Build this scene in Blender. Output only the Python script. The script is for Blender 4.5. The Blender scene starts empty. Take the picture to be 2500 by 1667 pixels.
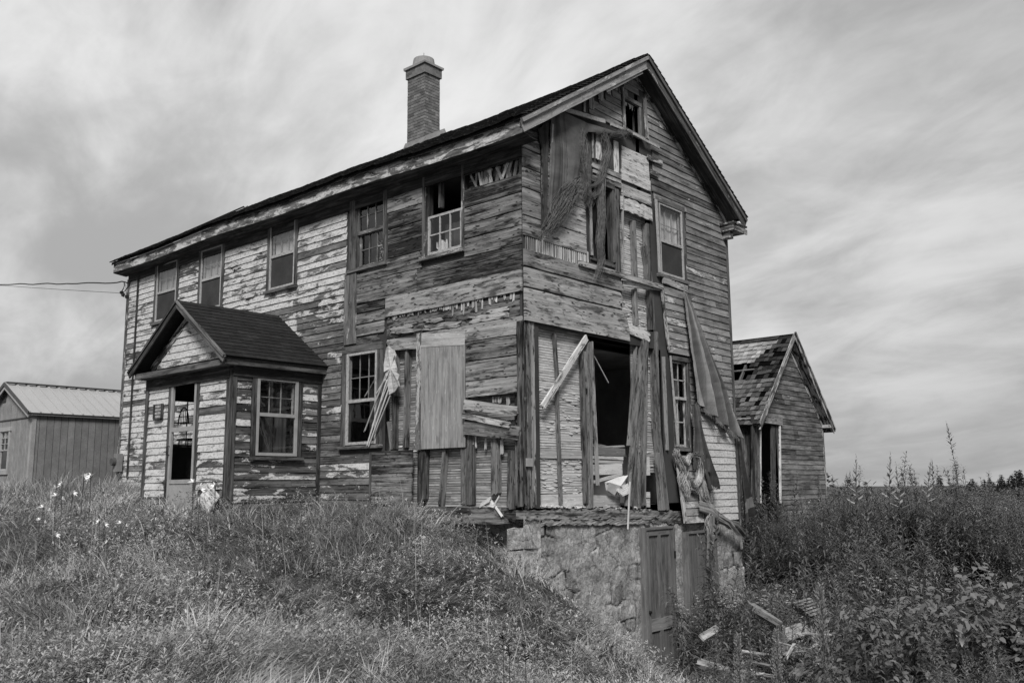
import bpy, math, random
import numpy as np
from mathutils import Vector, Matrix, noise as mnoise
R = random.Random(7)
RS = np.random.RandomState(11)
sc = bpy.context.scene
C = sc.collection
# ------------------------------------------------------------------ camera
CAM = np.array([8.73, -10.19, 0.33])
FPX, YAW, PITCH, ROLL = 2222.95, -.721441526, .1578266, -.0093159
_f = np.array([math.sin(YAW)*math.cos(PITCH), math.cos(YAW)*math.cos(PITCH), math.sin(PITCH)])
_r = np.array([math.cos(YAW), -math.sin(YAW), 0.]); _u = np.cross(_r, _f)
RIGHT = math.cos(ROLL)*_r + math.sin(ROLL)*_u
UP = math.cos(ROLL)*_u - math.sin(ROLL)*_r
FWD = _f
cd = bpy.data.cameras.new('camera'); cam = bpy.data.objects.new('camera', cd); C.objects.link(cam)
M3 = Matrix(((RIGHT[0], UP[0], -FWD[0]), (RIGHT[1], UP[1], -FWD[1]), (RIGHT[2], UP[2], -FWD[2])))
cam.matrix_world = Matrix.Translation(Vector(CAM)) @ M3.to_4x4()
cd.sensor_width = 36; cd.lens = FPX/2500*36; cd.clip_start = .1; cd.clip_end = 3000
sc.camera = cam
sc.view_settings.view_transform = 'Standard'
try: sc.view_settings.look = 'None'
except Exception: pass
sc.view_settings.exposure = 1.06; sc.view_settings.gamma = 1
# ------------------------------------------------------------------ sun + sky
SUN_EL, SUN_AZ = 42, 140        # azimuth of the sun measured from +Y towards +X
sd = bpy.data.lights.new('sun', 'SUN'); sd.energy = 1.5; sd.angle = math.radians(16); sd.color = (1, .985, .97)
sun = bpy.data.objects.new('sun', sd); C.objects.link(sun)
el, az = math.radians(SUN_EL), math.radians(SUN_AZ)
sv = Vector((math.sin(az)*math.cos(el), math.cos(az)*math.cos(el), math.sin(el)))
sun.rotation_euler = sv.to_track_quat('Z', 'Y').to_euler()
W = bpy.data.worlds.new('World'); sc.world = W; W.use_nodes = True
class G_:                                   # small node-graph helper
    def __init__(s, tree): s.t = tree; s.n = tree.nodes; s.l = tree.links
    def put(s, sock, v):
        if isinstance(v, bpy.types.NodeSocket): s.l.new(v, sock)
        elif v is not None:
            try: sock.default_value = v
            except Exception: sock.default_value = (v, v, v) if len(sock.default_value) == 3 else (v, v, v, 1)
    def math(s, op, a, b=None, c=None, clamp=False):
        n = s.n.new('ShaderNodeMath'); n.operation = op; n.use_clamp = clamp
        s.put(n.inputs[0], a); s.put(n.inputs[1], b) if b is not None else None
        if c is not None: s.put(n.inputs[2], c)
        return n.outputs[0]
    def vm(s, op, a, b=None):
        n = s.n.new('ShaderNodeVectorMath'); n.operation = op; s.put(n.inputs[0], a)
        if b is not None: s.put(n.inputs[1], b)
        return n.outputs[0]
    def noise(s, vec, scale=1, det=4, rough=.55, dist=0):
        n = s.n.new('ShaderNodeTexNoise'); s.put(n.inputs['Vector'], vec)
        for k, v in (('Scale', scale), ('Detail', det), ('Roughness', rough), ('Distortion', dist)): s.put(n.inputs[k], v)
        return n.outputs[0]
    def vor(s, vec, scale=1, feat='F1', out=0, rnd=1):
        n = s.n.new('ShaderNodeTexVoronoi'); n.feature = feat; s.put(n.inputs['Vector'], vec); s.put(n.inputs['Scale'], scale)
        s.put(n.inputs['Randomness'], rnd)
        return n.outputs[out]
    def rng(s, v, a, b, c=0., d=1., smooth=False):
        n = s.n.new('ShaderNodeMapRange'); n.interpolation_type = 'SMOOTHSTEP' if smooth else 'LINEAR'
        for i, x in enumerate((v, a, b, c, d)): s.put(n.inputs[i], x)
        return n.outputs[0]
    def mixf(s, f, a, b):
        n = s.n.new('ShaderNodeMix'); n.data_type = 'FLOAT'
        s.put(n.inputs[0], f); s.put(n.inputs[2], a); s.put(n.inputs[3], b); return n.outputs[0]
    def attr(s, name):
        n = s.n.new('ShaderNodeAttribute'); n.attribute_name = name; return n.outputs['Fac']
    def xyz(s, x, y, z):
        n = s.n.new('ShaderNodeCombineXYZ'); s.put(n.inputs[0], x); s.put(n.inputs[1], y); s.put(n.inputs[2], z); return n.outputs[0]
    def sep(s, v):
        n = s.n.new('ShaderNodeSeparateXYZ'); s.put(n.inputs[0], v); return n.outputs
g = G_(W.node_tree); g.n.clear()
tc = g.n.new('ShaderNodeTexCoord'); dirv = tc.outputs['Generated']; dx, dy, dz = g.sep(dirv)
sky = g.n.new('ShaderNodeTexSky'); sky.sky_type = 'NISHITA'; sky.sun_disc = False
sky.sun_elevation = el; sky.sun_rotation = az; sky.dust_density = 3
bw = g.n.new('ShaderNodeRGBToBW'); g.l.new(sky.outputs[0], bw.inputs[0])
zz = g.math('ADD', g.math('MAXIMUM', dz, 0), .34)
px_, py_ = g.math('DIVIDE', dx, zz), g.math('DIVIDE', dy, zz)
SEED_A = 4.3
SA = math.radians(-80)                   # heading of the cloud streets
ax_ = g.math('ADD', g.math('MULTIPLY', px_, math.sin(SA)), g.math('MULTIPLY', py_, math.cos(SA)))
bx_ = g.math('SUBTRACT', g.math('MULTIPLY', px_, math.cos(SA)), g.math('MULTIPLY', py_, math.sin(SA)))
n1 = g.noise(g.xyz(g.math('MULTIPLY', ax_, 1.15), g.math('MULTIPLY', bx_, 1.9), SEED_A), 1.0, 8, .5, .7)
n2 = g.noise(g.xyz(g.math('MULTIPLY', ax_, 2.4), g.math('MULTIPLY', bx_, 4.6), 8.7), 1.0, 8, .55, .8)
n3 = g.noise(g.xyz(ax_, g.math('MULTIPLY', bx_, 1.5), 5.0), 7.5, 8, .6, .4)
cl = g.math('ADD', g.math('ADD', g.math('MULTIPLY', n1, .60), g.math('MULTIPLY', n2, .28)), g.math('MULTIPLY', n3, .12))
cl = g.rng(cl, .37, .64, 0, 1, True)
# the cloud deck is thinner (brighter) towards the west, away to the camera's left
west = g.math('ADD', g.math('MULTIPLY', dx, -.88), g.math('MULTIPLY', dy, .47))
thin = g.rng(west, -.15, .9, .70, 1.52)
hz = g.math('MULTIPLY', g.rng(dz, 0., .42, .82, 1.05, True), g.math('ADD', 1., g.math('MULTIPLY', g.rng(west, .2, .9, 0, .16), g.rng(dz, .0, .3, 1, 0))))
east = g.rng(g.math('ADD', g.math('MULTIPLY', dx, .45), g.math('MULTIPLY', dy, .89)), .55, .98, 0, 1); low = g.rng(dz, .02, .22, 1, 0, True); cl = g.mixf(g.math('MULTIPLY', g.math('MULTIPLY', east, low), .8), cl, .30)
lum = g.math('MULTIPLY', g.math('MULTIPLY', g.rng(cl, 0, 1, 1.75, 3.45), thin), hz)
lum = g.math('ADD', lum, g.math('MULTIPLY', g.math('MINIMUM', bw.outputs[0], 4.), .05))
bg = g.n.new('ShaderNodeBackground'); g.l.new(lum, bg.inputs[0]); bg.inputs[1].default_value = .074
wo = g.n.new('ShaderNodeOutputWorld'); g.l.new(bg.outputs[0], wo.inputs[0])
# ------------------------------------------------------------------ helpers: pixels of the survey photo -> points on known planes
CROP = dict(S=(0,0,1), D=(0,0,1.0629), a=(800,300,.3189), b=(1250,100,.3827), c=(1250,600,.4464), d=(800,700,.3827), e=(250,550,.4464),
 f=(0,850,.319), g=(1250,1200,.2979), h=(1700,780,.3401), i=(900,100,.1913), j=(1600,480,.2041), k=(1600,1000,.2551), l=(500,400,.1913),
 m=(500,1000,.2551), n=(1780,780,.2871), p=(1700,1150,.3401), r=(1380,800,.3061), t=(1380,160,.2551), u=(380,900,.2169), v=(0,920,.1658))
def ray(cr, x, y):
    o = CROP[cr]; u, v = o[0]+o[2]*x, o[1]+o[2]*y
    return FWD + (u-1250)/FPX*RIGHT - (v-833.5)/FPX*UP
def onx(cr, x, y, X=0.):
    d = ray(cr, x, y); return CAM + (X-CAM[0])/d[0]*d
def ony(cr, x, y, Y=0.):
    d = ray(cr, x, y); return CAM + (Y-CAM[1])/d[1]*d
def F(cr, x, y, Y=0.):                       # (x, z) on the long wall
    q = ony(cr, x, y, Y); return (q[0], q[2])
def Gb(cr, x, y, X=0.):                      # (y, z) on the gable wall
    q = onx(cr, x, y, X); return (q[1], q[2])
def dist(cr, x, y, t): return CAM + t*ray(cr, x, y)
# ------------------------------------------------------------------ mesh builder
class MB:
    def __init__(s): s.v = []; s.f = []; s.uv = []; s.tone = []; s.paint = []; s.marks = []
    def mark(s): s.marks.append((len(s.v), len(s.f), len(s.uv)))
    def split(s, name, mat, parent=None, limit=95):
        mk_ = s.marks+[(len(s.v), len(s.f), len(s.uv))]; out = []
        for (a, b, c), (a2, b2, c2) in zip(mk_[:-1], mk_[1:]):
            if b2 == b: continue
            q = MB(); q.v = s.v[a:a2]; q.f = [tuple(i-a for i in f) for f in s.f[b:b2]]; q.uv = s.uv[c:c2]; q.tone = s.tone[b:b2]; q.paint = s.paint[b:b2]; out.append(q.build(name, mat, parent))
        return out[0]
    def face(s, pts, uvs=None, tone=.5, paint=.5):
        b = len(s.v); s.v += [tuple(q) for q in pts]; s.f.append(tuple(range(b, b+len(pts))))
        s.uv += uvs if uvs else [(0, 0)]*len(pts); s.tone.append(tone); s.paint.append(paint)
    def build(s, name, mat, parent=None, smooth=False):
        me = bpy.data.meshes.new(name)
        if s.f:
            me.from_pydata(s.v, [], s.f)
            ul = me.uv_layers.new(name='UVMap'); ul.data.foreach_set('uv', np.array(s.uv, dtype=np.float32).ravel())
            for nm, arr in (('tone', s.tone), ('paint', s.paint)):
                a = me.attributes.new(nm, 'FLOAT', 'FACE'); a.data.foreach_set('value', np.array(arr, dtype=np.float32))
            if smooth: me.polygons.foreach_set('use_smooth', [True]*len(s.f))
        me.materials.append(mat); me.update()
        o = bpy.data.objects.new(name, me); C.objects.link(o)
        if parent is not None:
            o.parent = parent
            o.matrix_parent_inverse = parent.matrix_world.inverted()
        return o
def npmesh(name, V, faces_loops, loop_counts, tone, mat, parent=None, smooth=False):
    me = bpy.data.meshes.new(name)
    me.vertices.add(len(V)); me.vertices.foreach_set('co', V.astype(np.float32).ravel())
    me.loops.add(len(faces_loops)); me.loops.foreach_set('vertex_index', faces_loops.astype(np.int32))
    me.polygons.add(len(loop_counts)); st = np.concatenate(([0], np.cumsum(loop_counts)[:-1]))
    me.polygons.foreach_set('loop_start', st.astype(np.int32))
    me.polygons.foreach_set('loop_total', loop_counts.astype(np.int32))
    a = me.attributes.new('tone', 'FLOAT', 'FACE'); a.data.foreach_set('value', tone.astype(np.float32))
    me.materials.append(mat); me.update(calc_edges=True)
    if smooth: me.polygons.foreach_set('use_smooth', np.ones(len(loop_counts), dtype=bool))
    o = bpy.data.objects.new(name, me); C.objects.link(o)
    if parent is not None: o.parent = parent; o.matrix_parent_inverse = parent.matrix_world.inverted()
    return o
def V3(*a): return np.array(a, float)
class PL:                                    # a wall plane: u along it, v up, n outwards
    def __init__(s, o, U, N, Vv=(0, 0, 1)): s.o = V3(*o); s.U = V3(*U); s.N = V3(*N); s.V = V3(*Vv)
    def pt(s, u, v, n=0.): return s.o + s.U*u + s.V*v + s.N*n
FA = PL((0, 0, 0), (1, 0, 0), (0, -1, 0))
GA = PL((0, 0, 0), (0, 1, 0), (1, 0, 0))
def rboard(mb, A, B, w, t, N, tone=.5, paint=.5, wob=.004, rag=(0, 0), side=0., seg=.35, w2=None, twist=0.):
    """a board running A->B, width w across (centred + side*w), thickness t towards N; worn edges, rag = splintered ends"""
    mb.mark(); A, B, N = V3(*A), V3(*B), V3(*N); L = np.linalg.norm(B-A)
    if L < 1e-4: return
    d = (B-A)/L; N = N - d*(N@d); N /= np.linalg.norm(N); X = np.cross(N, d)
    n = max(1, int(L/seg)); w2 = w if w2 is None else w2
    U0, V0 = R.uniform(0, 60), R.uniform(0, 60)
    kk = 4 if max(rag) > .01 else 1          # split across so ends can splinter
    rows = []
    for k in range(kk+1):
        fr = k/kk; ra = R.uniform(0, rag[0]); rb = R.uniform(0, rag[1]); row = []
        for i in range(n+1):
            s = ra + (L-ra-rb)*i/n
            ww = w + (w2-w)*s/L
            off = (fr-.5+side)*ww + (R.uniform(-wob, wob) if k in (0, kk) else 0)
            tw = twist*(s/L)
            row.append((A + d*s + X*(off*math.cos(tw)) + N*(off*math.sin(tw) + R.uniform(-wob, wob)*.3), (U0+s, V0+off)))
        rows.append(row)
    for k in range(kk):
        for i in range(n):
            a, b, c, e = rows[k][i], rows[k][i+1], rows[k+1][i+1], rows[k+1][i]
            T = N*t
            mb.face([a[0]+T, b[0]+T, c[0]+T, e[0]+T], [a[1], b[1], c[1], e[1]], tone, paint)
            mb.face([e[0], c[0], b[0], a[0]], [e[1], c[1], b[1], a[1]], tone, paint)
            if k == 0: mb.face([a[0], b[0], b[0]+T, a[0]+T], [a[1], b[1], (b[1][0], b[1][1]-t), (a[1][0], a[1][1]-t)], tone, paint)
            if k == kk-1: mb.face([c[0], e[0], e[0]+T, c[0]+T], [c[1], e[1], (e[1][0], e[1][1]+t), (c[1][0], c[1][1]+t)], tone, paint)
        for i, fl in ((0, 1), (n, 0)):
            a, e = rows[k][i], rows[k+1][i]; T = N*t
            q = [a[0], e[0], e[0]+T, a[0]+T]; uvq = [a[1], e[1], (e[1][0]+t, e[1][1]), (a[1][0]+t, a[1][1])]
            if fl: q = q[::-1]; uvq = uvq[::-1]
            mb.face(q[::-1], uvq[::-1], tone*.9, paint)
def bd(mb, pl, a, b, w, n0, t, **k):         # board on a wall between plane points a=(u,v) and b
    rboard(mb, pl.pt(a[0], a[1], n0), pl.pt(b[0], b[1], n0), w, t, pl.N, **k)
def bar(mb, pl, u0, u1, v0, v1, n0, n1, tone=.5, paint=.5, wob=.002, **k):   # axis-aligned, grain along the longer side
    if abs(u1-u0) >= abs(v1-v0): bd(mb, pl, (u0, (v0+v1)/2), (u1, (v0+v1)/2), abs(v1-v0), n0, n1-n0, tone=tone, paint=paint, wob=wob, **k)
    else: bd(mb, pl, ((u0+u1)/2, v0), ((u0+u1)/2, v1), abs(u1-u0), n0, n1-n0, tone=tone, paint=paint, wob=wob, **k)
def cutgrid(mb, pl, u0, u1, v0, v1, holes, n=0., tone=.5):
    us = sorted({u0, u1, *[min(max(q, u0), u1) for h in holes for q in h[:2]]}); vs = sorted({v0, v1, *[min(max(q, v0), v1) for h in holes for q in h[2:]]})
    for i in range(len(us)-1):
        for j in range(len(vs)-1):
            a, b, c, d = us[i], us[i+1], vs[j], vs[j+1]; m, q = (a+b)/2, (c+d)/2
            if b-a < 1e-5 or d-c < 1e-5 or any(h[0] < m < h[1] and h[2] < q < h[3] for h in holes): continue
            mb.face([pl.pt(a, c, n), pl.pt(b, c, n), pl.pt(b, d, n), pl.pt(a, d, n)], [(a, c), (b, c), (b, d), (a, d)], tone)
def tube(mb, pts, r, k=6, tone=.5, r2=None):
    mb.mark(); pts = [V3(*q) for q in pts]; n = len(pts); rings = []
    for i, q in enumerate(pts):
        d = pts[min(i+1, n-1)]-pts[max(i-1, 0)]; d /= np.linalg.norm(d)+1e-9
        a = np.cross(d, (0, 0, 1) if abs(d[2]) < .9 else (1, 0, 0)); a /= np.linalg.norm(a); b = np.cross(d, a)
        rr = r if r2 is None else r+(r2-r)*i/(n-1)
        rings.append([q + rr*(a*math.cos(2*math.pi*j/k)+b*math.sin(2*math.pi*j/k)) for j in range(k)])
    for i in range(n-1):
        for j in range(k):
            j2 = (j+1) % k
            mb.face([rings[i][j], rings[i+1][j], rings[i+1][j2], rings[i][j2]], [(i*.1, j*.1), (i*.1+.1, j*.1), (i*.1+.1, j*.1+.1), (i*.1, j*.1+.1)], tone)
    mb.face(rings[0], None, tone); mb.face(rings[-1][::-1], None, tone)
def box(mb, c, s, tone=.5, rz=0., jit=0., tilt=(0, 0)):
    mb.mark(); c = V3(*c); ca, sa = math.cos(rz), math.sin(rz); P = {}
    for i in (0, 1):
        for j in (0, 1):
            for k in (0, 1):
                x, y, z = (i-.5)*s[0]+R.uniform(-jit, jit), (j-.5)*s[1]+R.uniform(-jit, jit), (k-.5)*s[2]+R.uniform(-jit, jit)
                z += tilt[0]*x+tilt[1]*y
                P[i, j, k] = c + V3(x*ca-y*sa, x*sa+y*ca, z)
    U0, V0 = R.uniform(0, 40), R.uniform(0, 40)
    for q, (l1, l2) in (([(0,0,0),(1,0,0),(1,0,1),(0,0,1)], (s[0], s[2])), ([(1,0,0),(1,1,0),(1,1,1),(1,0,1)], (s[1], s[2])), ([(1,1,0),(0,1,0),(0,1,1),(1,1,1)], (s[0], s[2])),
              ([(0,1,0),(0,0,0),(0,0,1),(0,1,1)], (s[1], s[2])), ([(0,0,1),(1,0,1),(1,1,1),(0,1,1)], (s[0], s[1])), ([(0,1,0),(1,1,0),(1,0,0),(0,0,0)], (s[0], s[1]))):
        mb.face([P[w] for w in q], [(U0, V0), (U0+l1, V0), (U0+l1, V0+l2), (U0, V0+l2)], tone)
def empty(name, loc, label=None, cat=None, group=None, kind=None):
    o = bpy.data.objects.new(name, None); C.objects.link(o); o.location = loc; o.empty_display_size = .2
    o.matrix_world = Matrix.Translation(Vector(loc))
    return tag(o, label, cat, group, kind)
def tag(o, label=None, cat=None, group=None, kind=None):
    if label: o['label'] = label
    if cat: o['category'] = cat
    if group: o['group'] = group
    if kind: o['kind'] = kind
    return o
# ------------------------------------------------------------------ materials (all greys: the photograph is black and white)
def newmat(name):
    m = bpy.data.materials.new(name); m.use_nodes = True; g = G_(m.node_tree); g.n.clear()
    o = g.n.new('ShaderNodeOutputMaterial'); b = g.n.new('ShaderNodeBsdfPrincipled'); g.l.new(b.outputs[0], o.inputs[0])
    b.inputs['Roughness'].default_value = .85; b.inputs['Specular IOR Level'].default_value = .25
    return m, g, b, o
def bump(g, b, h, s=.4, d=.01):
    n = g.n.new('ShaderNodeBump'); n.inputs['Strength'].default_value = s; n.inputs['Distance'].default_value = d
    g.put(n.inputs['Height'], h); g.l.new(n.outputs[0], b.inputs['Normal'])
def uvs(g, su, sv):
    t = g.n.new('ShaderNodeUVMap'); t.uv_map = 'UVMap'
    return g.vm('MULTIPLY', t.outputs[0], (su, sv, 1))
def wood(name, lo=.05, hi=.3, dash=.5, paint=False, pcol=.78, pbias=0., rot=.35, spec=.2, knots=True):
    m, g, b, o = newmat(name)
    tone = g.attr('tone')
    gr = g.noise(uvs(g, 1.8, 60), 1, 6, .65, .15)
    st = g.noise(uvs(g, .7, 18), 1, 5, .6, .1)
    bl = g.noise(uvs(g, 1.6, 4.5), 1, 5, .6)
    v = g.math('ADD', g.math('MULTIPLY', gr, .38), g.math('ADD', g.math('MULTIPLY', st, .37), g.math('MULTIPLY', bl, .25)))
    v = g.rng(v, .37, .63, 0, 1)
    v = g.math('ADD', v, g.math('MULTIPLY', g.math('SUBTRACT', tone, .5), 1.5))
    base = g.rng(v, -.15, 1.15, lo, hi)
    if rot:                                  # dark weather stains
        s1 = g.rng(g.noise(uvs(g, 1.2, 6), 1.3, 7, .65, .3), .50, .64, 1.12, 1-rot, True); base = g.math('MULTIPLY', base, s1)
    if dash:                                 # short dark gouges, nail marks
        dn = g.noise(uvs(g, 6, 26), 1, 3, .55, .5); cm = g.rng(g.noise(uvs(g, 1.3, 3.), 1, 2), .42, .58, .0, .06); dd = g.rng(g.math('ADD', dn, cm), .61, .69, 1, 1-dash, True)
        base = g.math('MULTIPLY', base, g.rng(g.noise(uvs(g, 7, 30), 1.1, 3, .5, .4), .60, .74, 1, 1.5, True))  # pale flecks put highlights into the wood colour
        ns = g.vor(uvs(g, 3.1, 9), 1); ns = g.rng(ns, .07, .13, 1-dash, 1, True)
        base = g.math('MULTIPLY', g.math('MULTIPLY', base, dd), ns)
        if knots:
            kn = g.vor(uvs(g, 1.5, 2.6), 1); kn = g.rng(kn, .045, .09, .35, 1, True); base = g.math('MULTIPLY', base, kn)
    ht = gr
    if paint:
        pn = g.noise(uvs(g, 2.1, 8.), 1, 9, .63, .5); p2 = g.noise(uvs(g, 30, 55), 1, 4, .6)
        q = g.math('ADD', g.math('ADD', pn, g.math('MULTIPLY', g.math('SUBTRACT', p2, .5), .16)), g.math('MULTIPLY', g.math('SUBTRACT', g.attr('paint'), .5), .62))
        mask = g.rng(q, .485+pbias, .515+pbias, 0, 1, True)
        thin = g.rng(q, .50+pbias, .60+pbias, .72, 1, True)
        dirt = g.math('MULTIPLY', g.rng(g.noise(uvs(g, 1.5, 5), 2.2, 7, .7), .3, .62, .72, 1), g.rng(g.noise(uvs(g, 16, 34), 1, 4, .6), .38, .5, .62, 1))
        pc = g.math('MULTIPLY', g.math('MULTIPLY', dirt, thin), pcol)
        base = g.mixf(mask, base, pc); ht = g.math('ADD', g.math('MULTIPLY', gr, .5), mask)
    g.put(b.inputs['Base Color'], base); bump(g, b, ht, .55, .006)
    b.inputs['Specular IOR Level'].default_value = spec
    return m
def flat(name, v, rough=.8, spec=.3, var=.25, scale=9, metal=0., fine=0., tone=False, bmp=.0):
    m, g, b, o = newmat(name)
    t = g.n.new('ShaderNodeTexCoord'); oc = t.outputs['Object']
    n1 = g.noise(oc, scale, 6, .6); x = g.rng(n1, .25, .75, 1-var, 1+var)
    if fine: x = g.math('MULTIPLY', x, g.rng(g.noise(oc, scale*14, 3, .6), .3, .7, 1-fine, 1+fine))
    if tone: x = g.math('MULTIPLY', x, g.math('ADD', g.attr('tone'), .5))
    g.put(b.inputs['Base Color'], g.math('MULTIPLY', x, v)); b.inputs['Roughness'].default_value = rough
    b.inputs['Specular IOR Level'].default_value = spec; b.inputs['Metallic'].default_value = metal
    if bmp: bump(g, b, g.noise(oc, scale*4, 5, .6), bmp, .01)
    return m
M = {}
M['clap'] = wood('peeling_clapboard', .03, .30, .45, True, .74, rot=.4, knots=False)
M['clap_bare'] = wood('bare_clapboard', .04, .36, .3, True, .70, pbias=.0, rot=.35, knots=False)
M['trim'] = wood('weathered_trim', .03, .30, .35, True, .62, rot=.5, knots=False)
M['plank'] = wood('rough_plank', .025, .60, .85, rot=.72)
M['plank_pale'] = wood('pale_plank', .08, .72, .7, rot=.45)
M['beam'] = wood('rotten_beam', .02, .50, .85, rot=.8)
M['lath'] = wood('lath_strip', .12, .62, .3, rot=.3, knots=False)
M['fresh'] = wood('pale_split_wood', .16, .62, .25, rot=.15, knots=False)
M['ply'] = wood('plywood', .10, .48, .12, rot=.25, knots=False)
M['post'] = wood('dark_post', .03, .36, .6, rot=.7)
M['whiteframe'] = wood('worn_white_frame', .15, .4, .1, True, .52, pbias=-.16, rot=.2, knots=False)
M['doorwood'] = wood('old_door_wood', .07, .25, .15, rot=.3, knots=False)
M['grayframe'] = flat('grey_aluminium', .36, .5, .4, .2, 6)
M['plaster'] = flat('broken_plaster', .5, .9, .1, .2, 5, fine=.12, tone=True, bmp=.3)
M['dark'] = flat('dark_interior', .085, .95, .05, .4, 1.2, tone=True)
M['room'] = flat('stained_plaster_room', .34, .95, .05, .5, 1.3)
M['screen'] = flat('insect_screen', .055, .7, .2, .35, 2.5, fine=.15)
M['curtain'] = flat('curtain_cloth', .75, .9, .1, .12, 3)
M['curtain_d'] = flat('dull_curtain', .5, .9, .1, .2, 3)
M['curtain_m'] = flat('grimy_blind', .12, .9, .1, .3, 2)
M['mortar'] = flat('mortar', .30, .95, .1, .3, 12, fine=.2)
M['brick'] = flat('brick', .22, .9, .15, .35, 7, fine=.25, tone=True, bmp=.3)
M['concrete'] = flat('concrete', .3, .9, .2, .25, 6, fine=.2, bmp=.3)
M['lead'] = flat('flashing', .22, .5, .5, .25, 9)
M['shingle'] = flat('asphalt_shingle', .022, .9, .25, .35, 5, fine=.45, tone=True, bmp=.5)
M['shingle_old'] = flat('old_roof_shingle', .035, .95, .15, .7, 4, fine=.6, tone=True, bmp=.6)
M['metalroof'] = flat('metal_roof', .45, .4, .5, .06, 2)
M['metaldark'] = flat('dark_metal_trim', .08, .5, .4, .15, 4)
M['cable'] = flat('cable', .015, .6, .3, .1, 4)
M['meter'] = flat('meter_metal', .22, .5, .5, .2, 10)
M['white'] = flat('white_ceramic', .8, .4, .5, .05, 8)
M['petal'] = flat('lily_petal', .75, .6, .3, .08, 20, tone=True)
# shed siding: grooves are flat strips, their shade painted dark
M['shedwall'] = flat('stained_siding', .25, .8, .25, .22, 3.5, fine=.2, tone=True)
# glass: clear with real reflections
def glass():
    m = bpy.data.materials.new('window_glass'); m.use_nodes = True; g = G_(m.node_tree); g.n.clear()
    o = g.n.new('ShaderNodeOutputMaterial'); mx = g.n.new('ShaderNodeMixShader'); tr = g.n.new('ShaderNodeBsdfTransparent'); gl = g.n.new('ShaderNodeBsdfGlossy')
    tr.inputs[0].default_value = (.82, .82, .82, 1); gl.inputs['Roughness'].default_value = .02; gl.inputs[0].default_value = (.9, .9, .9, 1)
    lw = g.n.new('ShaderNodeLayerWeight'); lw.inputs[0].default_value = .5; fo = g.math('ADD', .09, g.math('MULTIPLY', g.math('POWER', lw.outputs['Facing'], 4.), .7))
    tc = g.n.new('ShaderNodeTexCoord'); bn = g.n.new('ShaderNodeBump'); bn.inputs['Strength'].default_value = .12; bn.inputs['Distance'].default_value = .02
    g.l.new(g.noise(tc.outputs['Object'], 3.5, 2), bn.inputs['Height']); g.l.new(bn.outputs[0], gl.inputs['Normal'])
    g.l.new(fo, mx.inputs[0]); g.l.new(tr.outputs[0], mx.inputs[1]); g.l.new(gl.outputs[0], mx.inputs[2]); g.l.new(mx.outputs[0], o.inputs[0])
    return m
M['glass'] = glass()
def leafmat(name, lo, hi, trans=.25, rough=.6):
    m, g, b, o = newmat(name)
    t = g.attr('tone'); g.put(b.inputs['Base Color'], g.rng(t, 0, 1, lo, hi)); b.inputs['Roughness'].default_value = rough
    b.inputs['Specular IOR Level'].default_value = .35
    tl = g.n.new('ShaderNodeBsdfTranslucent'); g.put(tl.inputs[0], g.rng(t, 0, 1, lo, hi)); mx = g.n.new('ShaderNodeMixShader'); mx.inputs[0].default_value = trans
    g.l.new(b.outputs[0], mx.inputs[1]); g.l.new(tl.outputs[0], mx.inputs[2]); g.l.new(mx.outputs[0], o.inputs[0])
    return m
M['grass'] = leafmat('grass_blades', .03, .72, .3)
M['weed'] = leafmat('weed_leaves', .05, .70, .25)
M['fire'] = leafmat('fireweed_leaves', .010, .30, .2, .34)
M['stem'] = leafmat('plant_stems', .04, .16, 0)
M['bloom'] = leafmat('blooms', .25, .8, .3)
M['spruce'] = leafmat('spruce_needles', .008, .03, .1)
def clothmat(name, v, stripe=None):
    m, g, b, o = newmat(name)
    w1 = g.noise(uvs(g, 160, 6), 1, 3); w2 = g.noise(uvs(g, 3, 5), 1, 6, .6)
    x = g.math('MULTIPLY', g.rng(w1, .3, .7, .85, 1.15), g.rng(w2, .3, .7, .7, 1.3)); x = g.math('MULTIPLY', x, g.math('ADD', g.attr('tone'), .5))
    g.put(b.inputs['Base Color'], g.math('MULTIPLY', x, v)); b.inputs['Roughness'].default_value = .95; b.inputs['Specular IOR Level'].default_value = .1
    bump(g, b, g.noise(uvs(g, 90, 90), 1, 2), .3, .004)
    return m
M['tarp'] = clothmat('tarpaulin_cloth', .12); M['blanket'] = clothmat('blanket_cloth', .21); M['blanket_d'] = clothmat('dark_blanket_cloth', .06)
M['rag'] = clothmat('torn_rag_cloth', .24)
M['fibre'] = flat('frayed_fibres', .2, .9, .1, .3, 8, tone=True)
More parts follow.
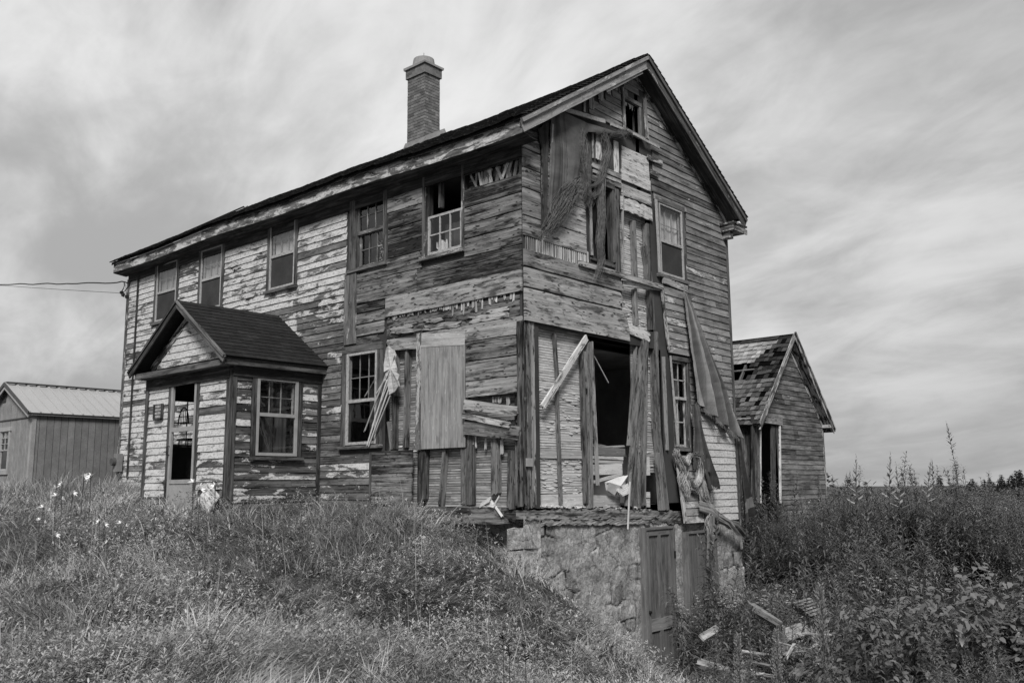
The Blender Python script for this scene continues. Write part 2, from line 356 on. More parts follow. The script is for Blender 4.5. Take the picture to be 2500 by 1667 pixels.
# ground and masonry
m, g, b, o = newmat('earth'); t = g.n.new('ShaderNodeTexCoord'); x = g.noise(t.outputs['Object'], .6, 9, .65); y = g.noise(t.outputs['Object'], 14, 6, .7)
g.put(b.inputs['Base Color'], g.math('MULTIPLY', g.rng(x, .3, .7, .04, .10), g.rng(y, .3, .7, .5, 1.5))); bump(g, b, y, .8, .05); M['earth'] = m
m, g, b, o = newmat('rubble_stone'); t = g.n.new('ShaderNodeTexCoord'); oc = t.outputs['Object']
tn = g.attr('tone'); a1 = g.noise(oc, 2.2, 7, .62); a2 = g.noise(oc, 22, 7, .72); a3 = g.noise(oc, 6, 5, .6)
x = g.math('MULTIPLY', g.math('ADD', g.rng(a1, .32, .68, .20, .50), g.math('MULTIPLY', g.math('SUBTRACT', tn, .5), .26)), g.rng(a2, .3, .7, .45, 1.5))
x = g.math('MULTIPLY', x, g.rng(a3, .35, .6, .78, 1.2)); wv = g.vm('ADD', oc, g.vm('MULTIPLY', t.outputs['Object'], (0, 0, 0))); nzv = g.n.new('ShaderNodeTexNoise'); nzv.inputs['Scale'].default_value = 2.5; nzv.inputs['Detail'].default_value = 5; g.l.new(oc, nzv.inputs['Vector']); wv = g.vm('ADD', g.vm('MULTIPLY', oc, (1, 1, 1.35)), g.vm('MULTIPLY', nzv.outputs[1], (.55, .55, .55))); ck = g.vor(wv, 2.3, 'DISTANCE_TO_EDGE'); ck = g.rng(ck, .0, .03, .45, 1, True); ckm = g.rng(g.noise(oc, 1.7, 4), .42, .56, 0, 1, True); x = g.math('MULTIPLY', x, g.mixf(ckm, 1., ck)); g.put(b.inputs['Base Color'], g.math('MAXIMUM', x, .025)); bump(g, b, a2, .9, .03); M['stone'] = m
# ================================================================== THE FARMHOUSE
house = empty('farmhouse', (0, 0, 0), 'derelict two-storey clapboard farmhouse with peeling white paint, torn-off boards and a brick chimney', 'house')
WY, WX, EZ = 6.45, -12.72, 5.52             # gable width, far end of long wall, top of walls
def rake(y): return 8.0 - .645*abs(y-3.2)
def polyint(poly, z):
    xs = []
    for i in range(len(poly)):
        (a, b), (c, d) = poly[i], poly[(i+1) % len(poly)]
        if (b <= z < d) or (d <= z < b): xs.append(a+(c-a)*(z-b)/(d-b))
    xs.sort(); return [(xs[i], xs[i+1]) for i in range(0, len(xs)-1, 2)]
def minus(iv, holes, z):
    for h in holes:
        if not (h[2] < z < h[3]): continue
        out = []
        for a, b in iv:
            if h[1] <= a or h[0] >= b: out.append((a, b)); continue
            if h[0] > a: out.append((a, h[0]))
            if h[1] < b: out.append((h[1], b))
        iv = out
    return iv
def clap(mb, pl, ivf, z0, z1, ex, out=.02, paintf=lambda u, v: .5, tonef=lambda u, v: .5, n0=0., rag=.0, dz=0.):
    z = z0
    while z < z1-.02:
        zt = min(z+ex, z1)
        for a, b in ivf(z+ex*.5):
            a += R.uniform(-rag, rag); b += R.uniform(-rag, rag); u = a
            while u < b-.03:
                e = min(b, u+R.uniform(1.0, 3.8)); e = b if b-e < .35 else e
                U0, V0 = R.uniform(0, 80), R.uniform(0, 80); tn = R.gauss(0, .09); pp = R.gauss(0, .09); br = R.random() < .12
                n = max(1, int((e-u)/.3)); w = 0.
                pts = []
                for i in range(n+1):
                    s = u+(e-u)*i/n - (.004 if i == n else 0); w += R.uniform(-.0016, .0016); w *= .9
                    o_ = out + R.uniform(-.002, .004) + (.008 if br and i in (0, n) else 0)
                    pts.append((s, z+w-.004, o_))
                for i in range(n):
                    (s0, za, oa), (s1, zb, ob) = pts[i], pts[i+1]; m_ = (s0+s1)/2
                    t_ = min(1, max(0, tonef(m_, z)+tn)); p_ = paintf(m_, z)+pp
                    A, B = pl.pt(s0, za, n0+oa), pl.pt(s1, zb, n0+ob); Cc, D_ = pl.pt(s1, zt+.012, n0+.004), pl.pt(s0, zt+.012, n0+.004)
                    q = [(U0+s0, V0), (U0+s1, V0), (U0+s1, V0+ex), (U0+s0, V0+ex)]
                    mb.face([A, B, Cc, D_], q, t_, p_)
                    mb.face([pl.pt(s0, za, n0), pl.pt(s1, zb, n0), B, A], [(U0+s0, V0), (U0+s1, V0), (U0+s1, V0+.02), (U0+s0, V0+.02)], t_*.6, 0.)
                for (s, zz_, oo), fl in ((pts[0], 0), (pts[-1], 1)):
                    mb.face([pl.pt(s, zz_, n0+oo), pl.pt(s, zt, n0+.004), pl.pt(s, zt, n0), pl.pt(s, zz_, n0)], None, .3, 0)
                u = e
        z += ex
def rect(cr, TL, TR, BR, BL, fn=F, P=0.):
    q = [fn(cr, *w, P) for w in (TL, TR, BR, BL)]
    return ((q[0][0]+q[3][0])/2, (q[1][0]+q[2][0])/2, (q[2][1]+q[3][1])/2, (q[0][1]+q[1][1])/2)
# --- windows
def sashbars(mb, pl, r, n0, n1, fw, cols, rows, mw, tone=.5, paint=.8, rail=None):
    u0, u1, v0, v1 = r; rb = rail or fw*1.3
    bar(mb, pl, u0, u0+fw, v0, v1, n0, n1, tone, paint); bar(mb, pl, u1-fw, u1, v0, v1, n0, n1, tone, paint)
    bar(mb, pl, u0+fw, u1-fw, v0, v0+rb, n0, n1-.002, tone, paint); bar(mb, pl, u0+fw, u1-fw, v1-fw, v1, n0, n1-.002, tone, paint)
    for i in range(1, cols): x = u0+fw+(u1-u0-2*fw)*i/cols; bar(mb, pl, x-mw/2, x+mw/2, v0+rb, v1-fw, n0+.008, n1-.006, tone, paint, wob=.001)
    for j in range(1, rows): y = v0+rb+(v1-v0-fw-rb)*j/rows; bar(mb, pl, u0+fw, u1-fw, y-mw/2, y+mw/2, n0+.01, n1-.007, tone, paint, wob=.001)
def quad(mb, pl, r, n, tone=.5, folds=0.):
    u0, u1, v0, v1 = r
    if not folds:
        mb.face([pl.pt(u0, v0, n), pl.pt(u1, v0, n), pl.pt(u1, v1, n), pl.pt(u0, v1, n)], [(0, 0), (1, 0), (1, 1), (0, 1)], tone); return
    N = 26; ph = R.uniform(0, 6)
    for i in range(N):
        a, b = i/N, (i+1)/N
        na, nb = [n+folds*(math.sin(q*24+ph)+.5*math.sin(q*51+ph)) for q in (a, b)]
        mb.face([pl.pt(u0+(u1-u0)*a, v0, na), pl.pt(u0+(u1-u0)*b, v0, nb), pl.pt(u0+(u1-u0)*b, v1, nb), pl.pt(u0+(u1-u0)*a, v1, na)], [(a, 0), (b, 0), (b, 1), (a, 1)], tone)
def glasspane(pl, r, n, par):
    mb = MB(); u0, u1, v0, v1 = r
    mb.face([pl.pt(u0, v0, n), pl.pt(u1, v0, n), pl.pt(u1, v1, n), pl.pt(u0, v1, n)]); return mb.build('glass_pane', M['glass'], par)
def sheet(pl, r, n, name, mat, par, folds=0., tone=.5):
    mb = MB(); quad(mb, pl, r, n, tone, folds); return mb.build(name, mat, par, smooth=bool(folds))
def casing(pl, r, cw=.1, head=.12, sill=True, tone=.3, proud=.03, cl=None, crr=None, par=None, paint=.25, depth=.09, mat='trim'):
    u0, u1, v0, v1 = r; mb = MB(); cl = cw if cl is None else cl; crr = cw if crr is None else crr
    if cl: bar(mb, pl, u0-cl, u0, v0-.02, v1, 0, proud, tone, paint, wob=.003)
    if crr: bar(mb, pl, u1, u1+crr, v0-.02, v1, 0, proud, tone, paint, wob=.003)
    bar(mb, pl, u0-cl-.01, u1+crr+.01, v1, v1+head, 0, proud+.008, tone, paint, wob=.003)
    # jambs going back into the wall
    for (a, b, c, d) in ((u0, u0+.012, v0, v1), (u1-.012, u1, v0, v1)): bar(mb, pl, a, b, c, d, -depth, -.002, tone*.7, paint)
    bar(mb, pl, u0, u1, v1-.012, v1, -depth, -.002, tone*.6, paint)
    w = mb.build('window', M[mat], par or house)
    if sill:
        s = MB(); bar(s, pl, u0-cl-.03, u1+crr+.03, v0-.075, v0-.02, 0, proud+.045, tone+.1, paint, wob=.004); s.build('sill', M[mat], w)
    return w
def storm(pl, r, w, mid=.5, up='curtain', lo='screen', upcols=3, uprows=2, frame='whiteframe', fw=.035, back=-.03):
    u0, u1, v0, v1 = r; vm = v0+(v1-v0)*mid; mb = MB()
    sashbars(mb, pl, (u0, u1, v0, v1), .0, .03, fw, 1, 1, .02, .6, .9, rail=fw)
    bar(mb, pl, u0+fw, u1-fw, vm-.028, vm+.028, -.004, .026, .6, .9); mb.build('sash', M[frame], w)
    glasspane(pl, (u0+fw, u1-fw, vm, v1-fw), .008, w)
    if lo == 'screen': sheet(pl, (u0+fw, u1-fw, v0+fw, vm), .004, 'insect_screen', M['screen'], w)
    else: glasspane(pl, (u0+fw, u1-fw, v0+fw, vm), .004, w)
    mi = MB(); sashbars(mi, pl, (u0+.02, u1-.02, vm-.02, v1-.02), back-.03, back, .03, upcols, uprows, .016, .5, .8); mi.build('muntins', M['whiteframe'], w)
    if up: sheet(pl, (u0+.03, u1-.03, vm-.3, v1-.03), back-.06, 'curtain', M[up], w, folds=.008)
holesF = []; casF = []
def addwin(r, cw=.1, head=.12, **k):
    holesF.append((r[0], r[1], r[2], r[3])); casF.append((r[0]-cw, r[1]+cw, r[2]-.07, r[3]+head)); return casing(FA, r, cw, head, **k)
w1 = rect('S', (387.5, 648), (435, 636), (430, 774), (379.5, 786.6))
w2 = rect('S', (495.5, 612.5), (545.5, 598), (540, 748), (488, 760))
w3 = rect('S', (665, 551), (725.7, 531.6), (718, 694), (657, 710))
for r, up in ((w1, 'curtain_d'), (w2, 'curtain_d'), (w3, 'curtain')):
    w = addwin(r, .095, .14, tone=.25); storm(FA, r, w, .5, up)
# broad old window with two six-pane sashes
w4 = rect('S', (868.6, 486.6), (938.7, 469), (937, 641), (868.6, 654))
w = addwin(w4, .13, .14, tone=.3, cl=.15, crr=.09); vm = (w4[2]+w4[3])/2
for r, n in (((w4[0]+.01, w4[1]-.01, vm-.02, w4[3]-.01), -.03), ((w4[0]+.03, w4[1]-.005, w4[2], vm+.02), -.07)):
    mb = MB(); sashbars(mb, FA, r, n-.035, n, .045, 3, 2, .02, .45, .35); mb.build('sash', M['trim'], w); glasspane(FA, (r[0]+.03, r[1]-.03, r[2]+.03, r[3]-.03), n-.02, w)
sheet(FA, (w4[0]+.02, w4[1]-.02, w4[2]+.02, w4[3]-.03), -.35, 'curtain', M['curtain_m'], w, folds=.01)
fl = MB()                                   # painted blossoms pot shape seen through the pane
for i in range(60):
    a, q = R.uniform(w4[0]+.42, w4[0]+.72), R.uniform(w4[2]+.08, w4[2]+.5); box(fl, FA.pt(a, q, -.2+R.uniform(-.03, .03)), (.02, .02, .02), .6, R.uniform(0, 3), .006)
fl.build('dried_flowers', M['curtain_d'], w)
# window with its upper sash gone
w5 = rect('S', (1039, 429), (1128.5, 406), (1130, 606), (1037.6, 625))
w = addwin(w5, .06, .14, tone=.35, paint=.4, cl=.05, crr=.045, depth=.14)
z5 = F('a', 900, 682)[1]
mb = MB(); sashbars(mb, FA, (w5[0]+.05, w5[1]-.03, w5[2]+.005, z5), -.05, -.012, .04, 3, 2, .022, .7, .95); mb.build('sash', M['whiteframe'], w)
glasspane(FA, (w5[0]+.08, w5[1]-.06, w5[2]+.04, z5-.03), -.035, w)
mb = MB(); bar(mb, FA, w5[0]+.0, w5[0]+.07, w5[2], w5[3]-.02, -.12, -.03, .1, .0); mb.build('sash_track', M['trim'], w)
sheet(FA, (w5[0]+.06, w5[1]-.04, w5[2]+.02, z5-.05), -.42, 'curtain', M['curtain_m'], w, folds=.01)
# ground-floor storm window
w6 = rect('S', (850, 865), (925.5, 851), (918.6, 1082.7), (845, 1087)); w = addwin(w6, .13, .13, tone=.35, cl=.12, crr=.12)
storm(FA, w6, w, .47, None, 'glass', fw=.05)
sheet(FA, (w6[0]+.03, w6[1]-.03, w6[2]+.03, w6[3]-.03), -.5, 'curtain', M['dark'], w, folds=.02)  # dark sheet stands for the unlit room behind the panes
mb = MB(); bd(mb, FA, F('d', 205, 700), F('d', 295, 550), .025, -.12, .02, tone=.5); mb.build('broken_muntin', M['trim'], w)
# --- long wall: backing, clapboards, sheathing
XL = F('S', 941, 960)[0]; XR = -.02; HDR = F('S', 1139, 806)[1]
mb = MB(); lh = (F('S', 1135, 445)[0], -.06, 5.08, 5.33)
cutgrid(mb, FA, WX, XL, -1.2, EZ, holesF, -.004, .3); cutgrid(mb, FA, XL, XR, HDR, EZ, holesF+[lh], -.004, .3)
for h in holesF:                             # reveals already cut; seal the cut edges
    pass
mb.build('wall_backing', M['dark'], house)
bx0 = F('S', 849, 560)[0]; zs4 = F('S', 848, 668)[1]; zt6 = F('S', 848, 843)[1]; zb6 = F('S', 880, 1102)[1]; xw6 = F('S', 834, 968)[0]; xtr = F('S', 904, 1180)[0]
bt = [(WX+.06, -.5), (WX+.06, EZ-.12), (bx0, EZ-.12), (bx0, zs4), (bx0+.03, zs4-.05), (bx0+.05, zt6+.1), (bx0+.02, zt6), (xw6, zt6-.02), (xw6, zb6), (xtr, zb6-.01), (xtr, -.5)]
def fpaint(u, v):
    p = .55 + .14*mnoise.noise(Vector((u*.6, v*.9, 2.))) + .10*mnoise.noise(Vector((u*2, v*3, 7.)))
    if v > 4.85: p += .12
    if u > -5.6 and v < 3.75: p -= .30*min(1, (3.75-v)/.5)
    if u > -6.2 and v < .95: p += .04
    if u < -11.6: p += .05
    return p
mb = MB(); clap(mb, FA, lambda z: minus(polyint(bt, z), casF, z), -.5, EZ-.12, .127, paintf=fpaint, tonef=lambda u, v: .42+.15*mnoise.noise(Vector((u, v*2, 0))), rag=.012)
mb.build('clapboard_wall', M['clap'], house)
tr = MB()
bar(tr, FA, bx0+.0, F('S', 873, 750)[0], zt6, zs4-.03, .0, .05, .45, .3, wob=.006)                  # board under the old window
bar(tr, FA, xtr, F('S', 910, 1180)[0], -.5, zb6-.02, 0, .035, .2, .1)
bar(tr, FA, WX-.03, WX+.08, -.5, EZ-.1, -.01, .035, .3, .4); bar(tr, FA, WX+.52, WX+.56, .6, EZ-.1, .02, .055, .1, 0)   # end board and drain pipe
bar(tr, FA, WX, 0, EZ-.17, EZ+.03, .0, .028, .08, .05, wob=.004)                                    # frieze, toned dark to paint in the eave's shadow
tr.split('corner_trim', M['trim'], house)
pk = MB(); ROW = [5.08, 4.78, 4.5, 4.26, 3.96, 3.57]
xpl = F('S', 873, 700)[0]
def rowplank(mb, z0, z1, u0, u1, holes, tone=.45, n=.0, t=.022, rag=(.0, .0), tf=None):
    zc = (z0+z1)/2
    for a, b in minus([(u0, u1)], [h for h in holes if min(h[3], z1)-max(h[2], z0) > .1], zc):
        if b-a < .05: continue
        cuts = [a]; 
        while cuts[-1] < b-2.6: cuts.append(cuts[-1]+R.uniform(1.3, 2.9))
        cuts.append(b)
        for c_, d_ in zip(cuts[:-1], cuts[1:]): bd(mb, FA, (c_+.005, zc+R.uniform(-.004, .004)), (d_-.005, zc), z1-z0-.018, n+R.uniform(0, .004), t, tone=(tf(c_, zc) if tf else tone)+R.uniform(-.16, .16), wob=.005, rag=rag)
def holes_at(z0, z1): return [(h[0], h[1], z0-.01, z1+.01) for h in [(c[0], c[1], c[2]+.03, c[3]-.02) for c in casF] if min(h[3], z1)-max(h[2], z0) > .09]
for i in range(len(ROW)-1):
    z1, z0 = ROW[i], ROW[i+1]
    rowplank(pk, z0, z1, xpl, XR+.02, holes_at(z0, z1), .5, tf=lambda a, z: .06 if a < -1.6 and z > 4.3 else .28)
for z0, z1 in ((5.08, 5.36),): rowplank(pk, z0, z1, w4[1]+.1, w5[0]-.05, [], .35)
bd(pk, FA, (F('S', 945, 750)[0], 3.40), (XR+.02, 3.40), .335, .012, .03, tone=.5)                 # the broad pale plank
for z0, z1 in ((3.40, 3.57), (3.2, 3.39), (2.98, 3.2)): rowplank(pk, z0, z1, xpl, F('S', 944, 750)[0], [], .22, rag=(0, .05))
bd(pk, FA, (xpl, 2.88), (F('S', 930, 820)[0], 2.88), .16, -.01, .02, tone=.18, rag=(.02, .1))
for i, (y0, y1) in enumerate(((2.58, 2.86), (2.27, 2.58), (1.96, 2.27), (1.70, 1.96))):
    a = F('S', 1140, 806)[0] if i else F('S', 960, 806)[0]-.15
    if i == 0:
        bd(pk, FA, (a, 2.74), (F('S', 1022, 800)[0], 2.70), .2, .0, .022, tone=.45, rag=(.03, 0)); bd(pk, FA, (F('S', 1025, 800)[0], 2.77), (F('S', 1140, 800)[0], 2.77), .16, .0, .022, tone=.5, rag=(0, .05)); a = F('S', 1130, 806)[0]
    bd(pk, FA, (a, (y0+y1)/2), (XR+(.02 if i < 3 else -.0), (y0+y1)/2), y1-y0-.016, .004, .026, tone=.36+R.uniform(-.12, .15), rag=(0, .02))
pk.split('plank_sheathing', M['plank'], house)
br = MB()                                    # the broken planks nailed across the gap
bd(br, FA, F('d', 885, 752), F('d', 1235, 795), .155, .035, .03, tone=.6, rag=(.0, .05), w2=.13)
bd(br, FA, F('d', 885, 822), F('d', 1192, 885), .085, .075, .03, tone=.62, rag=(.0, .05))
bd(br, FA, F('d', 885, 900), F('d', 1243, 935), .20, .03, .035, tone=.3, rag=(.0, .03))
bd(br, FA, F('d', 1245, 700), F('d', 1205, 880), .09, -.03, .03, tone=.25, rag=(.0, .06))
br.split('broken_plank', M['plank'], house)
tl = MB()                                    # torn vertical laths under the broad plank and in the gap beside the top window
for i in range(58):
    u = F('S', 950, 780)[0] + (i/58.)*(XR-.1-F('S', 950, 780)[0]); h = R.uniform(.04, .22)*(1 if i > 28 else .55)
    if R.random() < .22: continue
    rboard(tl, FA.pt(u, 3.24, .008), FA.pt(u+R.uniform(-.02, .02), 3.24-h, .008), R.uniform(.025, .045), .01, FA.N, tone=R.uniform(.2, 1) if i > 22 else R.uniform(0, .5), rag=(0, .03))
for i in range(22):
    u = R.uniform(lh[0]+.1, lh[1]); a = R.uniform(-.18, .18)
    rboard(tl, FA.pt(u, 5.04, -.03-R.uniform(0, .05)), FA.pt(u+a, 5.36, -.05), R.uniform(.03, .07), .012, FA.N, tone=R.uniform(0, 1), rag=(.04, .04))
tl.split('torn_lath', M['fresh'], house)
bk = MB(); bd(bk, FA, (F('S', 945, 800)[0], 3.02), (XR-.05, 3.02), .34, -.002, .006, tone=.25, rag=(0, 0), seg=.1); bd(bk, FA, (lh[0], 5.2), (XR-.04, 5.2), .35, -.12, .02, tone=.2)
for a, b, w_, tn in (((882, 222), (1172, 172), .10, .85), ((1000, 165), (1172, 140), .07, .95), ((600, 268), (862, 238), .10, .6), ((395, 285), (560, 262), .13, .7), ((590, 228), (760, 205), .07, .5), ((390, 248), (585, 228), .05, .4)): bd(bk, FA, F('d', *a), F('d', *b), w_, .008, .02+.01*tn, tone=tn, rag=(.2, .1), wob=.012, seg=.1)
bk.split('rotten_beam', M['beam'], house)
# --- laths, studs
def lathpanel(pl, regs, n, tone=.5, plast=.5, keys=1., name='lath_wall'):
    st, ps = MB(), MB()
    for (u0, u1, v0, v1) in regs:
        quad(ps, pl, (u0, u1, v0, v1), n-.022, plast*.25-.3)  # plaster toned down so the gaps between laths look shaded
        v = v0
        while v < v1-.03:
            hh = R.uniform(.028, .038); brk = [u0] + sorted(R.uniform(u0, u1) for _ in range(int((u1-u0)/1.1))) + [u1]
            for i in range(len(brk)-1): rboard(st, pl.pt(brk[i]+.003, v+hh/2, n-.01), pl.pt(brk[i+1]-.003, v+hh/2+R.uniform(-.003, .003), n-.01), hh, .009, pl.N, tone=tone+R.uniform(-.16, .16), wob=.0015, seg=.6)
            # plaster squeezed through the gaps
            for _ in range(int((u1-u0)*2.2*keys*(1.6 if mnoise.noise(Vector((u0, v*2.3, n*9))) > 0 else .35))):
                a = R.uniform(u0, u1-.05); L = R.uniform(.04, .28); b = min(u1, a+L)
                zz0 = v-.004
                ps.face([pl.pt(a, zz0+R.uniform(-.008, .004), n+R.uniform(.0, .01)), pl.pt((a+b)/2, zz0-R.uniform(.002, .016), n+R.uniform(.005, .026)), pl.pt(b, zz0+R.uniform(-.004, .004), n+.002), pl.pt((a+b)/2, zz0+.012, n-.008)], None, .5+R.uniform(0, .5))
            v += hh+R.uniform(.005, .009)
    w = st.build(name, M['lath'], house); ps.build('plaster', M['plaster'], w); return w
lathpanel(FA, [(XL-.02, -.22, .02, HDR+.06)], -.115, .35, .1, .35)
lathpanel(FA, [(lh[0], -.1, 4.95, 5.45)], -.16, .2, .2, .8)
def stud(mb, pl, cr, a, b, w, n=-.1, t=.1, fn=None, **k): bd(mb, pl, fn(cr, *a), fn(cr, *b), w, n, t, **k)
sd_ = MB()
for a, b, w, n, t, tn in (((422, 318), (425, 700), .06, -.11, .11, .5), ((500, 315), (482, 1042), .065, -.11, .1, .42), ((415, 560), (412, 1040), .06, -.11, .1, .2), ((607, 1030), (600, 1372), .09, -.11, .1, .2),
      ((735, 1035), (706, 1402), .07, -.11, .09, .4), ((862, 1030), (862, 1405), .11, -.11, .105, .35), ((900, 940), (898, 1400), .11, -.11, .1, .22), ((1058, 965), (1058, 1330), .13, -.11, .1, .5),
      ((1168, 1045), (1160, 1420), .10, -.11, .12, .3), ((1215, 985), (1220, 1400), .14, -.13, .12, .35), ((800, 270), (800, 310), .05, -.1, .08, .3), ((372, 860), (395, 1045), .045, -.06, .03, .55), ((585, 1040), (580, 1400), .1, -.1, .09, .1)):
    stud(sd_, FA, 'd', a, b, w, n, t, F, tone=tn, rag=(.0, .05), wob=.0035)
for u in (-3.05, -2.55, -1.9, -1.3, -.75, -.3): bar(sd_, FA, u, u+.05, 4.95, 5.45, -.15, -.06, .2)
sd_.split('wall_stud', M['post'], house)
lt = MB()
for x, y0, y1, w in ((912, 940, 1020, .035), (932, 945, 1030, .03), (1000, 965, 1045, .04), (1058, 965, 1055, .045), (1100, 975, 1075, .06), (1045, 700, 745, .03), (1065, 700, 745, .03), (1082, 700, 745, .03), (1097, 705, 745, .03), (1140, 700, 760, .06), (335, 225, 350, .035)):
    stud(lt, FA, 'd', (x, y0), (x-R.uniform(-6, 8), y1), w, -.045, .015, F, tone=R.uniform(.3, .8), rag=(0, .04))
lt.split('torn_lath', M['fresh'], house)
pb = MB(); q = rect('d', (607, 312), (887, 287), (877, 1018), (600, 1040)); bar(pb, FA, *q, .012, .03, .5, wob=.003, seg=9)
ply = pb.build('plywood_panel', M['ply'], house)
pb = MB(); bd(pb, FA, F('d', 592, 300), F('d', 583, 1040), .085, .008, .045, tone=.4); pb.split('batten', M['trim'], ply)
pb = MB(); bd(pb, FA, F('d', 607, 345), F('d', 885, 328), .22, .032, .004, tone=.85, wob=.002); pb.build('pale_patch', M['ply'], ply)
rp = MB(); q = rect('d', (290, 1052), (556, 1041), (552, 1188), (290, 1188)); bar(rp, FA, *q, .01, .035, .15, wob=.004, rag=(0, .04)); q2 = rect('d', (290, 1192), (548, 1192), (545, 1387), (288, 1380)); bar(rp, FA, *q2, .012, .037, .3, wob=.004, rag=(0, .03))
rp.split('wide_plank', M['plank'], house)
sb = MB(); zs_ = F('d', 700, 1402)[1]
bd(sb, FA, (F('d', 288, 1440)[0], zs_-.13), (-.32, zs_-.12), .25, -.16, .2, tone=.35, wob=.012, rag=(.05, .2), seg=.12)
bd(sb, FA, (-1.2, zs_-.09), (-.02, zs_-.13), .14, -.2, .16, tone=.2, wob=.02, rag=(.1, .05), seg=.1)
bd(sb, GA, (.0, -.075), (3.55, -.17), .15, -.19, .20, tone=.45, wob=.02, rag=(.0, .1), seg=.09)
bd(sb, GA, (1.7, -.12), (4.5, -.26), .2, -.2, .19, tone=.3, wob=.03, rag=(.2, .2), seg=.07)
bd(sb, GA, (.3, -.2), (3.3, -.29), .07, -.14, .15, tone=.55, wob=.02, rag=(.1, .1), seg=.07)
sb.split('sill_beam', M['beam'], house)
# shredded board and splintered strips hanging beside the ground-floor window
sp = MB()
poly = [(385, 390), (400, 380), (415, 400), (432, 402), (440, 440), (432, 465), (452, 520), (445, 555), (472, 562), (462, 600), (466, 635), (430, 672), (405, 690), (398, 640), (385, 600), (372, 545), (362, 500), (372, 440)]
P = [F('d', x, y, -.1) for x, y in poly]; cc = (sum(p[0] for p in P)/len(P), sum(p[1] for p in P)/len(P))
for i in range(len(P)):
    a, b = P[i], P[(i+1) % len(P)]; na = .13+R.uniform(-.015, .03); nb = .13+R.uniform(-.015, .03)
    A, B, Cx = FA.pt(*a, na), FA.pt(*b, nb), FA.pt(*cc, .16)
    sp.face([A, B, Cx], [(a[0]+9, a[1]), (b[0]+9, b[1]), (cc[0]+9, cc[1])], .8); sp.face([FA.pt(*b, nb-.02), FA.pt(*a, na-.02), FA.pt(*cc, .14)], None, .5); sp.face([A, FA.pt(*a, na-.02), FA.pt(*b, nb-.02), B], None, .6)
for a, b, w, tn in (((380, 560), (240, 930), .028, .55), ((388, 590), (262, 1020), .03, .9), ((402, 640), (270, 1030), .024, .8), ((408, 690), (300, 950), .022, .6), ((400, 600), (290, 900), .018, 1.0), ((375, 590), (315, 690), .03, .7)):
    A, B = F('d', *a, -.12), F('d', *b, -.06); rboard(sp, FA.pt(*A, .14), FA.pt(*B, .07+R.uniform(0, .03)), w, .012, FA.N, tone=tn, rag=(.02, .06), wob=.003)
sp.build('splintered_board', M['fresh'], house)
db = MB()                                    # white scrap on the sill
for a, b, w, tn in (((980, 1395), (1060, 1355), .1, .9), ((1035, 1345), (1138, 1465), .035, 1.), ((1105, 1330), (1070, 1415), .03, .7), ((1000, 1380), (1090, 1400), .07, .8)):
    A, B = F('d', *a), F('d', *b); rboard(db, FA.pt(*A, .02), FA.pt(*B, .07), w, .01, V3(0, -.8, .6), tone=tn, rag=(.02, .02))
db.split('broken_lath_scrap', M['fresh'], house)
# --- GABLE END -----------------------------------------------------
ag = rect('b', (714, 385), (806, 410), (806, 600), (716, 562), Gb)          # attic window opening
uo = rect('b', (500, 945), (640, 960), (640, 1410), (500, 1365), Gb); uo = (uo[0], uo[1], Gb('b', 590, 1390)[1], Gb('b', 600, 935)[1])
ur = rect('b', (928, 1032), (1078, 1088), (1092, 1528), (945, 1482), Gb)
gw = rect('c', (868, 618), (958, 645), (966, 1103), (892, 1097), Gb)
bo = (Gb('r', 232, 500)[0], Gb('r', 560, 500)[0], Gb('r', 380, 940)[1], Gb('r', 300, 90)[1])
by0 = Gb('c', 150, 800)[0]; by1 = Gb('c', 820, 800)[0]
ulb = (Gb('b', 692, 1300)[0], Gb('b', 885, 1300)[0], Gb('c', 700, 455)[1], Gb('b', 790, 1090)[1])
mb = MB(); zb = Gb('c', 300, 470)[1]
gh = [uo, ur, gw, ulb, bo, (by0, by1, 0.02, zb), (0., 4.45, -.36, .02)]
cutgrid(mb, GA, 0., WY, -.35, 5.45, gh, -.004, .3)
for (a, b) in ((0., ag[0]), (ag[1], 3.2), (3.2, WY)):
    if a < 3.2 < b: pass
    mb.face([GA.pt(a, 5.45, -.004), GA.pt(b, 5.45, -.004), GA.pt(b, max(5.46, rake(b)), -.004), GA.pt(a, max(5.46, rake(a)), -.004)])
mb.face([GA.pt(ag[0], 5.45, -.004), GA.pt(ag[1], 5.45, -.004), GA.pt(ag[1], ag[2], -.004), GA.pt(ag[0], ag[2], -.004)])
mb.face([GA.pt(ag[0], ag[3], -.004), GA.pt(ag[1], ag[3], -.004), GA.pt(ag[1], rake(ag[1]), -.004), GA.pt(ag[0], rake(ag[0]), -.004)])
mb.build('wall_backing', M['dark'], house)
q = lambda cr, *pp: [Gb(cr, x, y) for x, y in pp]
gp = q('c', (1020, 1520), (1010, 1000), (968, 990), (958, 620), (948, 232)) + q('b', (1112, 1535), (1105, 1075), (898, 990), (882, 850), (905, 760), (880, 660), (862, 615), (855, 370), (825, 330), (712, 340), (705, 290)) + [(2.95, 7.7), (3.2, 7.85), (WY-.03, rake(WY)-.02), (WY-.03, -.34)]
def gpaint(u, v):
    if v < 1.62: return 1.15 if R.random() < .93 else .7
    return .22 + .16*mnoise.noise(Vector((u*1.2, v*2.5, 3.)))
mb = MB(); cs = [(r[0]-.08, r[1]+.09, r[2]-.06, r[3]+.08) for r in (ag, ur, gw)]
zc = Gb('c', 1100, 1000)[1]
clap(mb, GA, lambda z: minus(polyint(gp, z), cs, z), -.34, 7.95, .134, out=.02, paintf=gpaint, tonef=lambda u, v: .5+.28*mnoise.noise(Vector((u*1.3, v*2, 5)))+(.12 if v < 3.6 else 0), rag=.02)
mb.build('clapboard_wall', M['clap_bare'], house)
